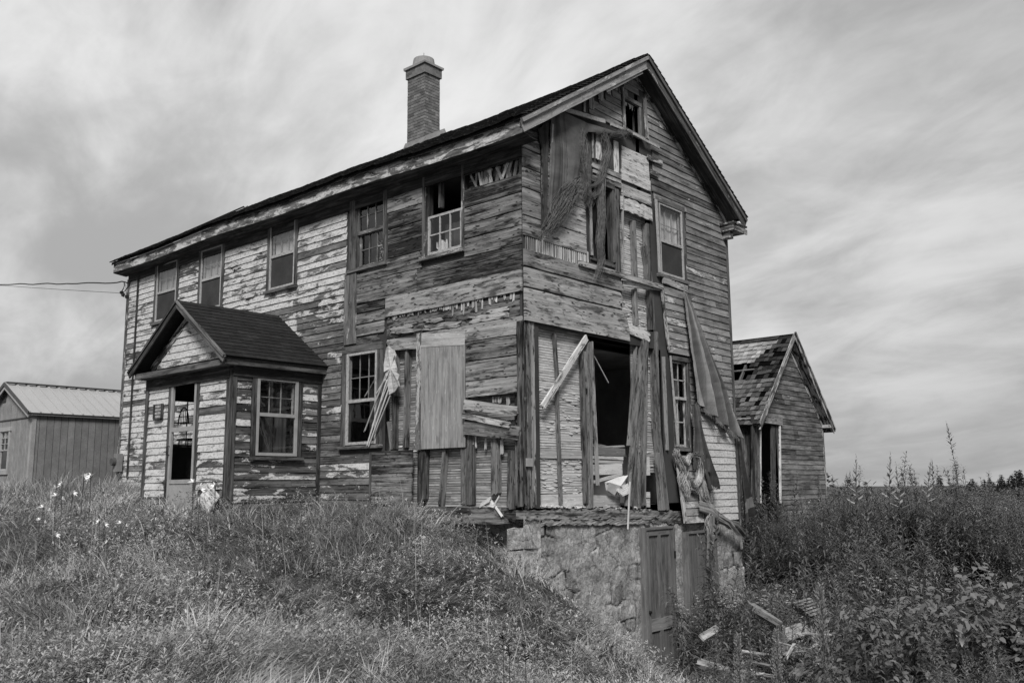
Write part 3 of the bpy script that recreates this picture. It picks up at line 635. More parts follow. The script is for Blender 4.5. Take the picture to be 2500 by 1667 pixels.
mb = MB(); p3 = q('b', (480, 412), (560, 372), (690, 300), (700, 560), (500, 470)); clap(mb, GA, lambda z: polyint(p3, z), 5.0, 8, .134, paintf=lambda u, v: .2, tonef=lambda u, v: .6, rag=.01); mb.build('clapboard_patch', M['clap_bare'], house)
tr = MB()
bar(tr, GA, WY-.05, WY+.03, -.34, EZ-.1, -.01, .03, .3, .1)
bd(tr, GA, (3.25, rake(3.25)-.13), (WY+.1, rake(WY+.1)-.13), .2, .002, .028, tone=.06)
bd(tr, GA, (2.3, rake(2.3)-.13), (3.2, rake(3.2)-.13), .2, .002, .028, tone=.3)
bd(tr, GA, Gb('b', 835, 372), Gb('b', 852, 628), .075, .02, .035, tone=.5); bd(tr, GA, Gb('b', 698, 300), Gb('b', 708, 560), .05, .02, .03, tone=.6)
for a, b, w, tn in (((845, 740), (945, 785), .09, .35), ((868, 838), (920, 860), .09, .35)): bd(tr, GA, Gb('b', *a), Gb('b', *b), w, .035, .02, tone=tn, rag=(.04, 0))
tr.split('gable_trim', M['trim'], house)
pd_ = MB()                                   # pale sheathing right of the broken window
for (a, b), (c, d), w, tn in (((692, 715), (865, 790), .26, .75), ((695, 790), (870, 870), .20, .7), ((692, 850), (878, 930), .2, .72), ((690, 945), (882, 1020), .2, .55)):
    bd(pd_, GA, Gb('b', a, b), Gb('b', c, d), w, .004, .022, tone=tn, rag=(.02, .01))
bd(pd_, GA, Gb('b', 688, 1032), Gb('b', 886, 1115), .24, .01, .024, tone=.72, rag=(.0, .0), wob=.02, seg=.08)
for (a, b), (c, d), w, tn in (((545, 570), (548, 765), .16, .8), ((508, 565), (512, 755), .04, .6), ((655, 640), (662, 865), .13, .9), ((580, 620), (590, 770), .05, .7), ((500, 355), (500, 440), .14, .55), ((455, 380), (455, 460), .05, .6), ((560, 310), (560, 385), .14, .75), ((610, 280), (610, 345), .12, .7), ((655, 262), (655, 320), .11, .45)):
    bd(pd_, GA, Gb('b', a, b), Gb('b', c, d), w, .012, .018, tone=tn, rag=(.02, .02))
for (a, b), (c, d), w, tn in (((500, 790), (690, 870), .09, .45), ((505, 870), (690, 930), .07, .35), ((505, 830), (690, 905), .06, .5)): bd(pd_, GA, Gb('b', a, b), Gb('b', c, d), w, .016, .02, tone=tn, rag=(.03, .03))
pd_.split('pale_sheathing', M['plank_pale'], house)
pg = MB(); zr = [Gb('b', 70, y)[1] for y in (1240, 1110, 935, 805, 685, 605, 540)]
ye = Gb('b', 468, 1200)[0]
for i in range(len(zr)-1):
    z0, z1 = zr[i], zr[i+1]; zc2 = (z0+z1)/2
    bd(pg, GA, (.0, zc2), (Gb('b', 178, 900)[0], zc2), z1-z0-.018, 0, .024, tone=.36+R.uniform(-.15, .1), rag=(0, .03)); yb = ye if zc2 < uo[3] else 1.62
    bd(pg, GA, (Gb('b', 180, 900)[0]+.02, zc2), (yb, zc2), z1-z0-.014, 0, .022, tone=.62 if i < 2 else .5, rag=(.02, 0.01))
# three broad planks across the corner, above the hole
for (y0, y1, xr, tn) in ((18, 110, 602, .42), (117, 222, 600, .5), (228, 410, 640, .6)):
    za, zb_ = Gb('c', 64, y0)[1], Gb('c', 64, y1)[1]; yr = Gb('c', xr, (y0+y1)/2+120)[0]
    bd(pg, GA, (0, (za+zb_)/2), (yr, (za+zb_)/2), za-zb_-.012, .006+.003*tn, .03, tone=tn, wob=.004, rag=(0, .12))
bd(pg, GA, Gb('c', 330, 92), Gb('c', 808, 232), .085, .035, .05, tone=.6, rag=(.1, .02))
pg.split('plank_sheathing', M['plank'], house)
vs_ = MB()
for i in range(34):
    x = 85+i*12; y0 = 1240+ (x-85)*.26; L = R.uniform(95, 125)
    bd(vs_, GA, Gb('b', x, y0), Gb('b', x+R.uniform(-3, 3), y0+L), R.uniform(.02, .032), .002, .01, tone=(R.uniform(.0, .3) if x < 150 else R.uniform(.4, 1.)), rag=(.02, 0))
vs_.split('torn_lath', M['fresh'], house)
bt_ = MB()
for (a, b), (c, d), w in (((312, 447), (568, 522), .07), ((605, 540), (690, 572), .045), ((750, 600), (915, 690), .045), ((232, 540), (222, 905), .04)):
    A, B = Gb('b', a, b), Gb('b', c, d); bd(bt_, GA, A, B, w, .07, .025, tone=.75, paint=.9)
bt_.split('batten', M['whiteframe'], house)
# corner post and framing
cp_ = MB(); zt_ = Gb('c', 100, 418)[1]
for a, b, w, n, t, tn in (((.0, zt_), (.0, .02), .10, -.1, .1, .15), ((.1, zt_), (.1, .0), .10, -.12, .125, .3), ((.205, zt_), (.20, .02), .09, -.13, .13, .55), ((.27, zt_-.1), (.29, .05), .04, -.1, .09, .85)):
    rboard(cp_, GA.pt(*a, n), GA.pt(*b, n), w, t, GA.N, tone=tn, wob=.006, seg=.2, rag=(0, .08))
rboard(cp_, FA.pt(-.07, HDR, -.02), FA.pt(-.08, .0, -.02), .1, .03, FA.N, tone=.2, wob=.01, seg=.12, rag=(0, .1)); rboard(cp_, FA.pt(-.18, 1.7, -.06), FA.pt(-.19, .0, -.06), .09, .03, FA.N, tone=.1, wob=.01, seg=.12, rag=(0, .1))
cp_.split('corner_post', M['beam'], house)
st_ = MB()
def rs(a, b, w, n=-.1, t=.1, tn=.4, mb=st_, cr='r', **k): bd(mb, GA, Gb(cr, *a), Gb(cr, *b), w, n, t, tone=tn, wob=.0035, seg=.4, **k)
rs((190, 120), (205, 1445), .085, -.1, .12, .5, rag=(0, .05)); rs((150, 160), (185, 1400), .04, -.1, .09, .3)
rs((210, 110), (262, 1270), .035, -.03, .05, .85, rag=(.0, .05)); rs((142, 190), (160, 485), .035, .02, .02, .7)
rs((248, 475), (268, 780), .05, -.09, .05, .3, cr='c', rag=(.02, .05)); rs((262, 790), (285, 1410), .05, -.09, .05, .4, cr='c')
rs((622, 95), (500, 1425), .115, -.04, .1, .4, rag=(.02, .02)); rs((582, 130), (525, 940), .04, -.08, .06, .5)
rs((660, 130), (640, 1415), .06, -.1, .09, .45); rs((648, 120), (560, 1000), .03, -.02, .06, .6)
rs((720, 28), (738, 805), .10, -.1, .12, .4, rag=(.02, 0)); rs((738, 800), (812, 1455), .10, -.1, .12, .45, rag=(0, .03)); rs((776, 232), (806, 975), .05, -.02, .06, .75)
rs((590, 992), (590, 1462), .045, -.08, .09, .5); rs((562, 1105), (540, 1470), .09, -.08, .1, .3, rag=(.03, .05)); rs((728, 992), (760, 1460), .10, -.02, .08, .5, rag=(.02, .02))
rs((655, 1270), (665, 1455), .03, -.08, .03, .2); rs((630, 1010), (625, 1400), .03, -.1, .05, .2)
# upper bay
rs((785, 1145), (800, 1530), .06, -.1, .095, .5, cr='b'); rs((865, 1165), (880, 1530), .09, -.1, .11, .35, cr='b'); rs((682, 235), (692, 435), .05, -.1, .09, .6, cr='c'); rs((765, 240), (775, 460), .11, -.1, .1, .25, cr='c')
rs((735, 0), (765, 200), .09, -.1, .1, .35, cr='c')
st_.split('wall_stud', M['post'], house)
bc = MB(); rs((405, 498), (158, 888), .10, .0, .035, .75, bc, 'c', rag=(.03, .06)); bc.build('diagonal_brace', M['plank_pale'], house)
rail = MB(); rs((600, 205), (805, 232), .10, -.02, .05, .6, rail, 'c'); rs((625, 450), (755, 505), .17, -.03, .06, .8, rail, 'c', rag=(.12, .1)); rail.split('broken_rail', M['plank_pale'], house)
lathpanel(GA, [(by0, Gb('c', 445, 900)[0], .22, zb+.1)], -.115, .85, .55, .9)
lathpanel(GA, [(Gb('r', 575, 500)[0], by1+.1, .55, zb+.1)], -.115, .62, .5, .8)
lathpanel(GA, [(ulb[0]-.02, ulb[1]+.03, ulb[2], ulb[3]+.1)], -.115, .8, .5, 1.2)
pp_ = MB()
bd(pp_, GA, (by0, .11), (bo[0]+.02, .11), .2, -.12, .02, tone=.8); bd(pp_, GA, (by0, .82), (bo[0], .82), .13, -.11, .02, tone=.5)
for a, b, w, tn in (((225, 1378), (482, 1385), .18, .55), ((252, 1028), (505, 1040), .05, .9), ((262, 1062), (503, 1070), .045, .55), ((268, 1130), (497, 1120), .17, 1.), ((275, 1228), (497, 1162), .05, .85), ((665, 1100), (715, 1100), .32, .9), ((660, 1330), (718, 1330), .1, .8), ((600, 1390), (718, 1395), .15, .6), ((250, 975), (520, 990), .13, .1)):
    rs(a, b, w, -.125, .02, tn, pp_)
pp_.split('wainscot_board', M['fresh'], house)
cr_ = MB(); P = [Gb('r', x, y) for x, y in ((335, 1230), (430, 1190), (490, 1175), (488, 1240), (470, 1320), (412, 1350), (400, 1335), (345, 1295))]; c0 = Gb('r', 420, 1260)
for i in range(len(P)):
    a, b = P[i], P[(i+1) % len(P)]; cr_.face([GA.pt(*a, -.02), GA.pt(*b, -.02+.05*(i % 2)), GA.pt(*c0, .06)], None, .9); cr_.face([GA.pt(*b, -.05), GA.pt(*a, -.05), GA.pt(*c0, .03)], None, .6)
for i in range(5): rs((395+i*8, 1300+i*9), (488, 1245+i*16), .03, .03+.01*i, .008, .9, cr_)
cr_.build('torn_wallboard', M['plaster'], house)
# rubble of plaster crumbs on the sill beam
cb = MB()
for i in range(90):
    u = R.uniform(.3, 1.25) if i < 60 else R.uniform(.3, 3.2); box(cb, GA.pt(u, .03+R.uniform(0, .03)-.03*u, R.uniform(-.1, .03)), (R.uniform(.02, .07), R.uniform(.02, .08), R.uniform(.008, .02)), R.uniform(.3, .9), R.uniform(0, 3), .008)
cb.build('plaster_crumbs', M['plaster'], house)
# stick leaning out of the hole
sk = MB(); A, B = Gb('c', 622, 1290), Gb('c', 587, 1548); rboard(sk, GA.pt(*A, .08), GA.pt(*B, .16), .03, .015, GA.N, tone=.8); A, B = Gb('r', 228, 228, -.2), Gb('r', 340, 440, -.2)
rboard(sk, GA.pt(*A, -.2), GA.pt(*B, -.2), .022, .015, GA.N, tone=.4); sk.split('loose_stick', M['fresh'], house)
# attic window (no glass)
w = casing(GA, ag, .05, .07, tone=.55, paint=.3, depth=.12, cl=.03, crr=.06); mb = MB()
for i in range(9): a = ag[0]+.02+(ag[1]-ag[0]-.04)*i/9; mb.face([GA.pt(a, ag[3], -.03), GA.pt(a+.05, ag[3], -.03), GA.pt(a+.03+R.uniform(-.02, .02), ag[3]-R.uniform(.04, .13), -.03)], None, .5)
mb.build('glass_shard', M['curtain'], w)
# broken upstairs window
w = casing(GA, uo, .05, .09, tone=.35, paint=.1, depth=.1, cl=.045, crr=.04, sill=False, mat='trim'); mb = MB()
bd(mb, GA, Gb('b', 486, 955), Gb('b', 500, 1370), .045, .03, .02, tone=1.)
bd(mb, GA, Gb('b', 662, 945), Gb('b', 668, 1470), .11, -.02, .045, tone=.3); bd(mb, GA, Gb('b', 700, 930), Gb('b', 700, 1420), .012, -.0, .04, tone=.9)
bd(mb, GA, Gb('b', 500, 1385), Gb('b', 655, 1440), .06, -.03, .05, tone=.35); mb.split('jamb', M['post'], w)
# sound upstairs window
w = casing(GA, ur, .08, .1, tone=.4, paint=.2, cl=.09, crr=.075); storm(GA, ur, w, .47, 'curtain', fw=.035)
mb = MB(); bd(mb, GA, Gb('b', 905, 1015), Gb('b', 930, 1480), .065, .035, .02, tone=.7, paint=.9); mb.build('casing_board', M['whiteframe'], w)
mb = MB(); bd(mb, GA, Gb('c', 812, 190), Gb('c', 945, 240), .12, .03, .04, tone=.5, rag=(.02, .0)); mb.build('apron_board', M['plank'], w)
# old ground-floor window beside the hole
w = casing(GA, gw, .05, .08, tone=.4, paint=.3, cl=.0, crr=.02); vm = (gw[2]+gw[3])/2+.1
for r, n in (((gw[0], gw[1], vm-.02, gw[3]), -.02), ((gw[0], gw[1], gw[2], vm+.02), -.06)):
    mb = MB(); sashbars(mb, GA, r, n-.03, n, .04, 2, 2, .02, .45, .6); mb.build('sash', M['trim'], w); glasspane(GA, (r[0]+.03, r[1]-.03, r[2]+.03, r[3]-.03), n-.015, w)
sheet(GA, (gw[0]+.02, gw[1]-.02, gw[2]+.02, gw[3]-.02), -.4, 'curtain', M['curtain_m'], w, folds=.02)
mb = MB()
bd(mb, GA, Gb('c', 853, 602), Gb('c', 893, 1095), .028, .04, .025, tone=.8, paint=.9); bd(mb, GA, Gb('c', 866, 935), Gb('c', 882, 1065), .07, -.03, .012, tone=.9, paint=1.); mb.split('loose_stop', M['whiteframe'], w)
# loose sections of clapboard
def loose(poly, n, tone, ex=.134, out=.02, name='loose_clapboards', tilt=0.):
    mb = MB(); clap(mb, GA, lambda z: polyint(poly, z), min(p[1] for p in poly), max(p[1] for p in poly), ex, out, paintf=lambda u, v: .45, tonef=lambda u, v: tone, n0=n, rag=.03)
    return mb.build(name, M['clap_bare'], house)
loose(q('c', (812, 235), (945, 262), (956, 605), (835, 560), (820, 330)), .045, .55)
mb = MB(); bd(mb, GA, Gb('c', 803, 225), Gb('c', 845, 575), .03, .03, .05, tone=.3, rag=(.02, .02)); bd(mb, GA, Gb('c', 782, 210), Gb('c', 805, 560), .05, -.06, .02, tone=0.); mb.split('gable_trim', M['trim'], house)
lo_ = loose(q('k', (150, 450), (330, 450), (415, 860), (418, 1072), (245, 1078), (215, 880), (185, 720)), .09, .85)
mb = MB(); bd(mb, GA, Gb('k', 150, 432), Gb('k', 235, 1080), .085, .10, .03, tone=.7, rag=(.0, .04)); bd(mb, GA, Gb('k', 435, 985), Gb('k', 452, 1155), .05, .08, .03, tone=.7); mb.split('edge_board', M['plank_pale'], lo_)
# log leaning in front of the plank door
lg = MB(); rboard(lg, GA.pt(*Gb('k', 512, 1010, .16), .16), GA.pt(*Gb('k', 520, 1500, .16), .13), .13, .09, GA.N, tone=.45, wob=.008, seg=.15); lg.build('hanging_post', M['post'], house)
# metal junction box and torn plate on the corner post
jb = MB(); c = FA.pt(*F('d', 1292, 1118), .03); box(jb, GA.pt(.06, F('d', 1292, 1118)[1], .03), (.03, .13, .12), .6); jb.build('metal_plate', M['grayframe'], house)
# --- EAVES, ROOF ----------------------------------------------------
RX0, RX1 = -12.92, .31
def sag(x): return .05*math.sin(max(0, min(1, (x-RX0)/(RX1-RX0)))*math.pi)+.02*math.sin(x*1.3)
def sagr(x): f = max(0., min(1., (.3-x)/2.6)); return -.10*f*f*(3-2*f)+.012*math.sin(x*2.1)
fs = MB(); N_ = 26
for i in range(N_):
    a = RX0+.02+(RX1-.03-RX0)*i/N_; b = RX0+.02+(RX1-.03-RX0)*(i+1)/N_
    for j in range(3):
        a2, b2 = a+(b-a)*j/3, a+(b-a)*(j+1)/3; za, zb2 = sag(a2), sag(b2); pt = .5+.3*mnoise.noise(Vector((a2*.9, 1, 1)))
        for (p0, p1, n, tn) in ((5.555, 5.765, .325, .42),):
            U0 = i//4*13.7
            mb_q = [FA.pt(a2, p0+za+R.uniform(-.003, .003), n), FA.pt(b2, p0+zb2, n), FA.pt(b2, p1+zb2, n), FA.pt(a2, p1+za, n)]
            fs.face(mb_q, [(U0+a2, 0), (U0+b2, 0), (U0+b2, .21), (U0+a2, .21)], tn, pt)
        fs.face([FA.pt(a2, 5.555+za, .30), FA.pt(b2, 5.555+zb2, .30), FA.pt(b2, 5.555+zb2, .325), FA.pt(a2, 5.555+za, .325)], None, .2, 0)
        fs.face([FA.pt(a2, 5.765+za, .30), FA.pt(b2, 5.765+zb2, .30), FA.pt(b2, 5.765+zb2, .325), FA.pt(a2, 5.765+za, .325)], None, .2, 0)
        # crown strip
        if R.random() > .12:
            fs.face([FA.pt(a2, 5.765+za, .33), FA.pt(b2, 5.765+zb2, .33), FA.pt(b2, 5.80+zb2, .345), FA.pt(a2, 5.80+za, .345)], [(U0+a2, 1), (U0+b2, 1), (U0+b2, 1.04), (U0+a2, 1.04)], .6, .7)
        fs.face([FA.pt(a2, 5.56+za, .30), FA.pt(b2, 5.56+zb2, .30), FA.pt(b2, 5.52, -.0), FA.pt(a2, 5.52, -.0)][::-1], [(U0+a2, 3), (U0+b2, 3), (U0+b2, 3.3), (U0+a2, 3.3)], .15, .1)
fs.face([FA.pt(RX0+.02, 5.555, .325), FA.pt(RX0+.02, 5.765, .325), FA.pt(RX0+.02, 5.765, 0), FA.pt(RX0+.02, 5.52, 0)], None, .3, .2)
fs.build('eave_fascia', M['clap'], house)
rk = MB(); X3 = PL((.3, 0, 0), (0, 1, 0), (1, 0, 0))
zf = lambda y: 8.08-.645*abs(y-3.2)           # top of the roof deck above the rake
def rkb(y0, y1, off, w, n, t, tn, pt=.3, mb=rk): bd(mb, X3, (y0, zf(y0)-off), (y1, zf(y1)-off), w, n, t, tone=tn, paint=pt, wob=.003)
rkb(-.34, 3.2, .15, .17, -.01, .02, .85, .35); rkb(-.36, 3.2, .045, .06, .0, .045, .8, .4)
rkb(6.76, 3.2, .15, .17, -.01, .02, .2); rkb(6.78, 3.2, .045, .06, .0, .045, .3)
rkb(1.9, 3.05, .26, .08, -.03, .02, .7)
for y0, y1 in ((-.1, 3.2), (6.5, 3.2)):      # soffit
    A, B = V3(.15, y0, zf(y0)-.22), V3(.15, y1, zf(y1)-.22); d = (B-A)/np.linalg.norm(B-A); Nn = np.cross(d, (1, 0, 0)); Nn = Nn if Nn[2] < 0 else -Nn
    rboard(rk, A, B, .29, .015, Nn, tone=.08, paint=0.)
rk.split('rake_board', M['clap_bare'], house)
cr_ = MB(); box(cr_, (.16, 6.47, 5.50), (.30, .5, .13), .3, 0, .004); box(cr_, (.17, 6.47, 5.585), (.34, .58, .035), .15); box(cr_, (.1, 6.36, 5.37), (.18, .12, .14), .2, 0, .005); box(cr_, (.33, 6.70, 5.47), (.03, .09, .1), .8); cr_.build('cornice_return', M['trim'], house)
def deck(mb, y0, z0, y1, z1, x0, x1, t=.05, sg=True, hole=None, tone=.3):
    n = 24
    for i in range(n):
        a, b = x0+(x1-x0)*i/n, x0+(x1-x0)*(i+1)/n
        sa, sb2, ra, rb_ = (sag(a), sag(b), sagr(a), sagr(b)) if sg else (0, 0, 0, 0)
        P0, P1, P2, P3 = V3(a, y0, z0+sa), V3(b, y0, z0+sb2), V3(b, y1, z1+rb_), V3(a, y1, z1+ra); T = V3(0, 0, t)
        mb.face([P0, P1, P2, P3], None, tone); mb.face([P3-T, P2-T, P1-T, P0-T], None, tone); mb.face([P0-T, P1-T, P1, P0], None, tone)
    mb.face([V3(x1, y0, z0), V3(x1, y0, z0-t), V3(x1, y1, z1-t), V3(x1, y1, z1)], None, tone); mb.face([V3(x0, y0, z0), V3(x0, y1, z1), V3(x0, y1, z1-t), V3(x0, y0, z0-t)], None, tone)
def shingles(mb, A, Bv, Sv, rows, ex, wid, t=.012, tonef=None, jit=.01, sg=False, lift=.02, skip=None, neg=False):
    """A corner at the eave, Bv vector along the eave, Sv vector up the slope"""
    A, Bv, Sv = V3(*A), V3(*Bv), V3(*Sv); L = np.linalg.norm(Bv); bu = Bv/L; su = Sv/np.linalg.norm(Sv); N = np.cross(bu, su); N = N if N[2] > 0 else -N
    for r_ in range(rows):
        u = -R.uniform(0, wid)
        while u < L:
            w = wid*R.uniform(.85, 1.15); a, b = max(u, 0), min(u+w-.006, L); u += w
            if b-a < .02: continue
            tn = (tonef(a, r_) if tonef else .5)+R.gauss(0, .16)
            if skip and skip(a, r_, b): continue
            s0 = r_*ex - R.uniform(0, jit); s1 = (r_+1)*ex+.02; l0 = lift+R.uniform(0, jit*.6); f_ = r_/rows; sf = lambda x_: V3(0, 0, sag(x_)*(1-f_)+sagr(x_)*f_); g0 = sf(A[0]+bu[0]*a) if sg else 0; g1 = sf(A[0]+bu[0]*b) if sg else 0
            P0, P1 = A+bu*a+su*s0+N*l0+g0, A+bu*b+su*(s0+R.uniform(-jit, jit)*.4)+N*(l0+R.uniform(0, jit*.3))+g1; P2, P3 = A+bu*b+su*s1+N*.004+g1, A+bu*a+su*s1+N*.004+g0; D_ = N*(t+.004)
            U0 = R.uniform(0, 9)
            mb.face([P0, P1, P2, P3], None, tn); mb.face([P0-D_, P1-D_, P1, P0], None, tn*.7); mb.face([P0, P3, P3-D_, P0-D_], None, tn*.8); mb.face([P1-D_, P2-D_, P2, P1], None, tn*.8)
rf = MB(); deck(rf, -.37, 5.80, 3.2, 8.08, RX0, RX1+.03); deck(rf, 6.78, 5.80, 3.2, 8.08, RX0, RX1+.03)
roof = rf.build('roof', M['shingle'], house)
sh = MB(); Lr = math.hypot(3.57, 2.28)
shingles(sh, (RX0-.03, -.40, 5.79), (RX1+.07-RX0, 0, 0), (0, 3.57, 2.28), 30, Lr/30, .24, .014, jit=.03, sg=True, lift=.022)
shingles(sh, (RX0-.03, 6.80, 5.79), (RX1+.07-RX0, 0, 0), (0, -3.57, 2.28), 30, Lr/30, .30, .014, jit=.02, sg=True, lift=.02)
sh.build('shingles', M['shingle_old'], roof)
rg = MB(); 
for i in range(44):
    a = RX0+(RX1-RX0)*i/44; b = a+.31; za, zb_ = sagr(a), sagr(b)
    rg.face([V3(a, 3.06, 8.03+za), V3(b, 3.06, 8.03+zb_), V3(b, 3.2, 8.115+zb_), V3(a, 3.2, 8.12+za)], None, R.uniform(.3, .7)); rg.face([V3(a, 3.2, 8.12+za), V3(b, 3.2, 8.115+zb_), V3(b, 3.34, 8.03+zb_), V3(a, 3.34, 8.03+za)], None, R.uniform(.3, .7))
rg.build('ridge_cap', M['shingle_old'], roof)
# --- CHIMNEY (real courses of brick) --------------------------------
CY = 2.62; q0 = ony('i', 716, 900, CY); qa = ony('i', 497, 900, CY); CX1, CX0 = q0[0], qa[0]; CY1 = onx('i', 905, 900, CX1)[1]; ZT = ony('i', 716, 290, CY)[2]; ZB = 7.2
ch = MB(); box(ch, ((CX0+CX1)/2, (CY+CY1)/2, (ZT-.1+ZB)/2), (CX1-CX0-.012, CY1-CY-.012, ZT-.1-ZB), .5)
chim = ch.build('chimney', M['mortar'], house)
bk = MB(); z = ZB; k = 0
def course(mb, x0, x1, y0, y1, z, h, k, off=0.):
    x0 -= off; x1 += off; y0 -= off; y1 += off
    for side in range(4):
        L = (x1-x0) if side % 2 == 0 else (y1-y0); u = 0 if (k+side) % 2 else -.1
        while u < L:
            a, b = max(0, u), min(L, u+.2); u += .21
            if b-a < .02: continue
            m_ = (a+b)/2; w = b-a; tn = R.uniform(.1, .8)*(.75 if side == 0 else 1)  # bricks on the long-wall side toned darker, shading put into their colour
            if side == 0: c = (x0+m_, y0+.01, z+h/2); s = (w, .03, h)
            elif side == 1: c = (x1-.01, y0+m_, z+h/2); s = (.03, w, h)
            elif side == 2: c = (x0+m_, y1-.01, z+h/2); s = (w, .03, h)
            else: c = (x0+.01, y0+m_, z+h/2); s = (.03, w, h)
            box(mb, c, s, tn, 0, .003)
zc_ = ony('i', 716, 405, CY)[2]
while z < zc_-.03: course(bk, CX0, CX1, CY, CY1, z, .058, k); z += .068; k += 1
bk.build('brickwork', M['brick'], chim)
cpb = MB(); z = zc_
while z < ZT-.05: course(cpb, CX0, CX1, CY, CY1, z, .058, k, .03); z += .068; k += 1
box(cpb, ((CX0+CX1)/2, (CY+CY1)/2, (z+zc_)/2), (CX1-CX0+.07, CY1-CY+.07, z-zc_), .4); cpb.build('corbel', M['brick'], chim)
cap = MB(); box(cap, ((CX0+CX1)/2, (CY+CY1)/2, z+.025), (CX1-CX0+.14, CY1-CY+.14, .05), .5, 0, .008); tube(cap, [((CX0+CX1)/2, (CY+CY1)/2, z+.04), ((CX0+CX1)/2, (CY+CY1)/2, z+.12), ((CX0+CX1)/2, (CY+CY1)/2, z+.25)], .27, 18, r2=.23); tube(cap, [((CX0+CX1)/2, (CY+CY1)/2, z+.1), ((CX0+CX1)/2, (CY+CY1)/2, z+.42)], .008, 5)
cap.build('chimney_cap', M['concrete'], chim)
fb = MB(); zr_ = lambda y: 7.99-.64*abs(y-3.2)+.03
for x0, x1 in ((CX0-.05, CX1+.05),):
    fb.face([V3(x0, CY-.10, zr_(CY-.10)), V3(x1, CY-.10, zr_(CY-.10)), V3(x1, CY-.02, zr_(CY)+.13), V3(x0, CY-.02, zr_(CY)+.13)], None, .5)
    fb.face([V3(x1+.03, CY-.1, zr_(CY-.1)), V3(x1+.03, 3.2, zr_(3.2)), V3(x1-.03, 3.2, zr_(3.2)+.12), V3(x1-.03, CY-.02, zr_(CY)+.14)], None, .5); fb.face([V3(x1+.03, 3.2, zr_(3.2)), V3(x1+.03, CY1+.1, zr_(CY1+.1)), V3(x1-.03, CY1+.1, zr_(CY1)+.1), V3(x1-.03, 3.2, zr_(3.2)+.12)], None, .5)
fb.build('flashing', M['lead'], chim)
# --- INTERIOR (dark rooms behind the openings) ----------------------
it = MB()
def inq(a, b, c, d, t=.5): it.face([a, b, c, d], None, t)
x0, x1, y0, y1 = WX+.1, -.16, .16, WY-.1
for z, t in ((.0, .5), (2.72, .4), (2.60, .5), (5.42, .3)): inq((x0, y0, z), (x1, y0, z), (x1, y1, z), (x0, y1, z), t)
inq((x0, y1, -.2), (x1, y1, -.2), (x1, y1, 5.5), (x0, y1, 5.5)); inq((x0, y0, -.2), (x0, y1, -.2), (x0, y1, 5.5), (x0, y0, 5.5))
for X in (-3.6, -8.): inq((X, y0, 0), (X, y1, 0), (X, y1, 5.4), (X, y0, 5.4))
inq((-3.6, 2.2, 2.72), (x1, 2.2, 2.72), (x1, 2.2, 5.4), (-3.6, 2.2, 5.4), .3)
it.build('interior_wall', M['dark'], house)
rm = MB()
for q_ in (((-3.58, y0, 0), (-3.58, 4.6, 0), (-3.58, 4.6, 2.58), (-3.58, y0, 2.58)), ((-3.58, 4.6, 0), (x1, 4.6, 0), (x1, 4.6, 2.58), (-3.58, 4.6, 2.58)), ((-3.58, y0, 2.58), (x1, y0, 2.58), (x1, 4.6, 2.58), (-3.58, 4.6, 2.58))): rm.face(q_)
rm.build('room_wall', M['room'], house)
bwm = MB(); bwm.face([(WX, 0, -1), (WX, WY, -1), (WX, WY, 5.5), (WX, 0, 5.5)][::-1]); bwm.face([(WX, WY, -1.5), (0, WY, -1.5), (0, WY, 5.5), (WX, WY, 5.5)]); bwm.face([(WX, 0, 5.5), (WX, WY, 5.5), (WX, 3.2, 8.05)])
bwm.build('rear_wall', M['clap_bare'], house)
PI_ = PL((-3.55, 0, 0), (0, 1, 0), (1, 0, 0)); idr = MB(); a, b = Gb('c', 500, 850, -3.55)[0], Gb('c', 625, 850, -3.55)[0]; zt2 = Gb('c', 560, 722, -3.55)[1]; bar(idr, PI_, a, b, .0, zt2, 0, .04, .2)
for (p0, p1) in ((a+.08, (a+b)/2-.05), ((a+b)/2+.05, b-.08)): bar(idr, PI_, p0, p1, .3, zt2-.15, .04, .05, .7)
idr.build('interior_door', M['doorwood'], house)
dbm = MB()                                    # collapsed ceiling boards lying inside the hole
for i in range(34):
    y, x = R.uniform(bo[0]-.1, bo[1]+.1), -R.uniform(.2, 1.9); z = .75+.25*R.random()+.12*abs(x)*0.6
    a = R.uniform(0, math.pi); L = R.uniform(.4, 1.3); dv = V3(math.cos(a)*.9, math.sin(a), R.uniform(-.3, .45))*L/2
    A, B = V3(x, y, z)-dv, V3(x, y, z)+dv; A[0] = min(A[0], -.16); B[0] = min(B[0], -.16)
    rboard(dbm, A, B, R.uniform(.06, .22), .015, (0.3, R.uniform(-.3, .3), 1), tone=R.uniform(0, .55), rag=(.04, .04))
dbm.split('collapsed_ceiling_board', M['plank'], house)
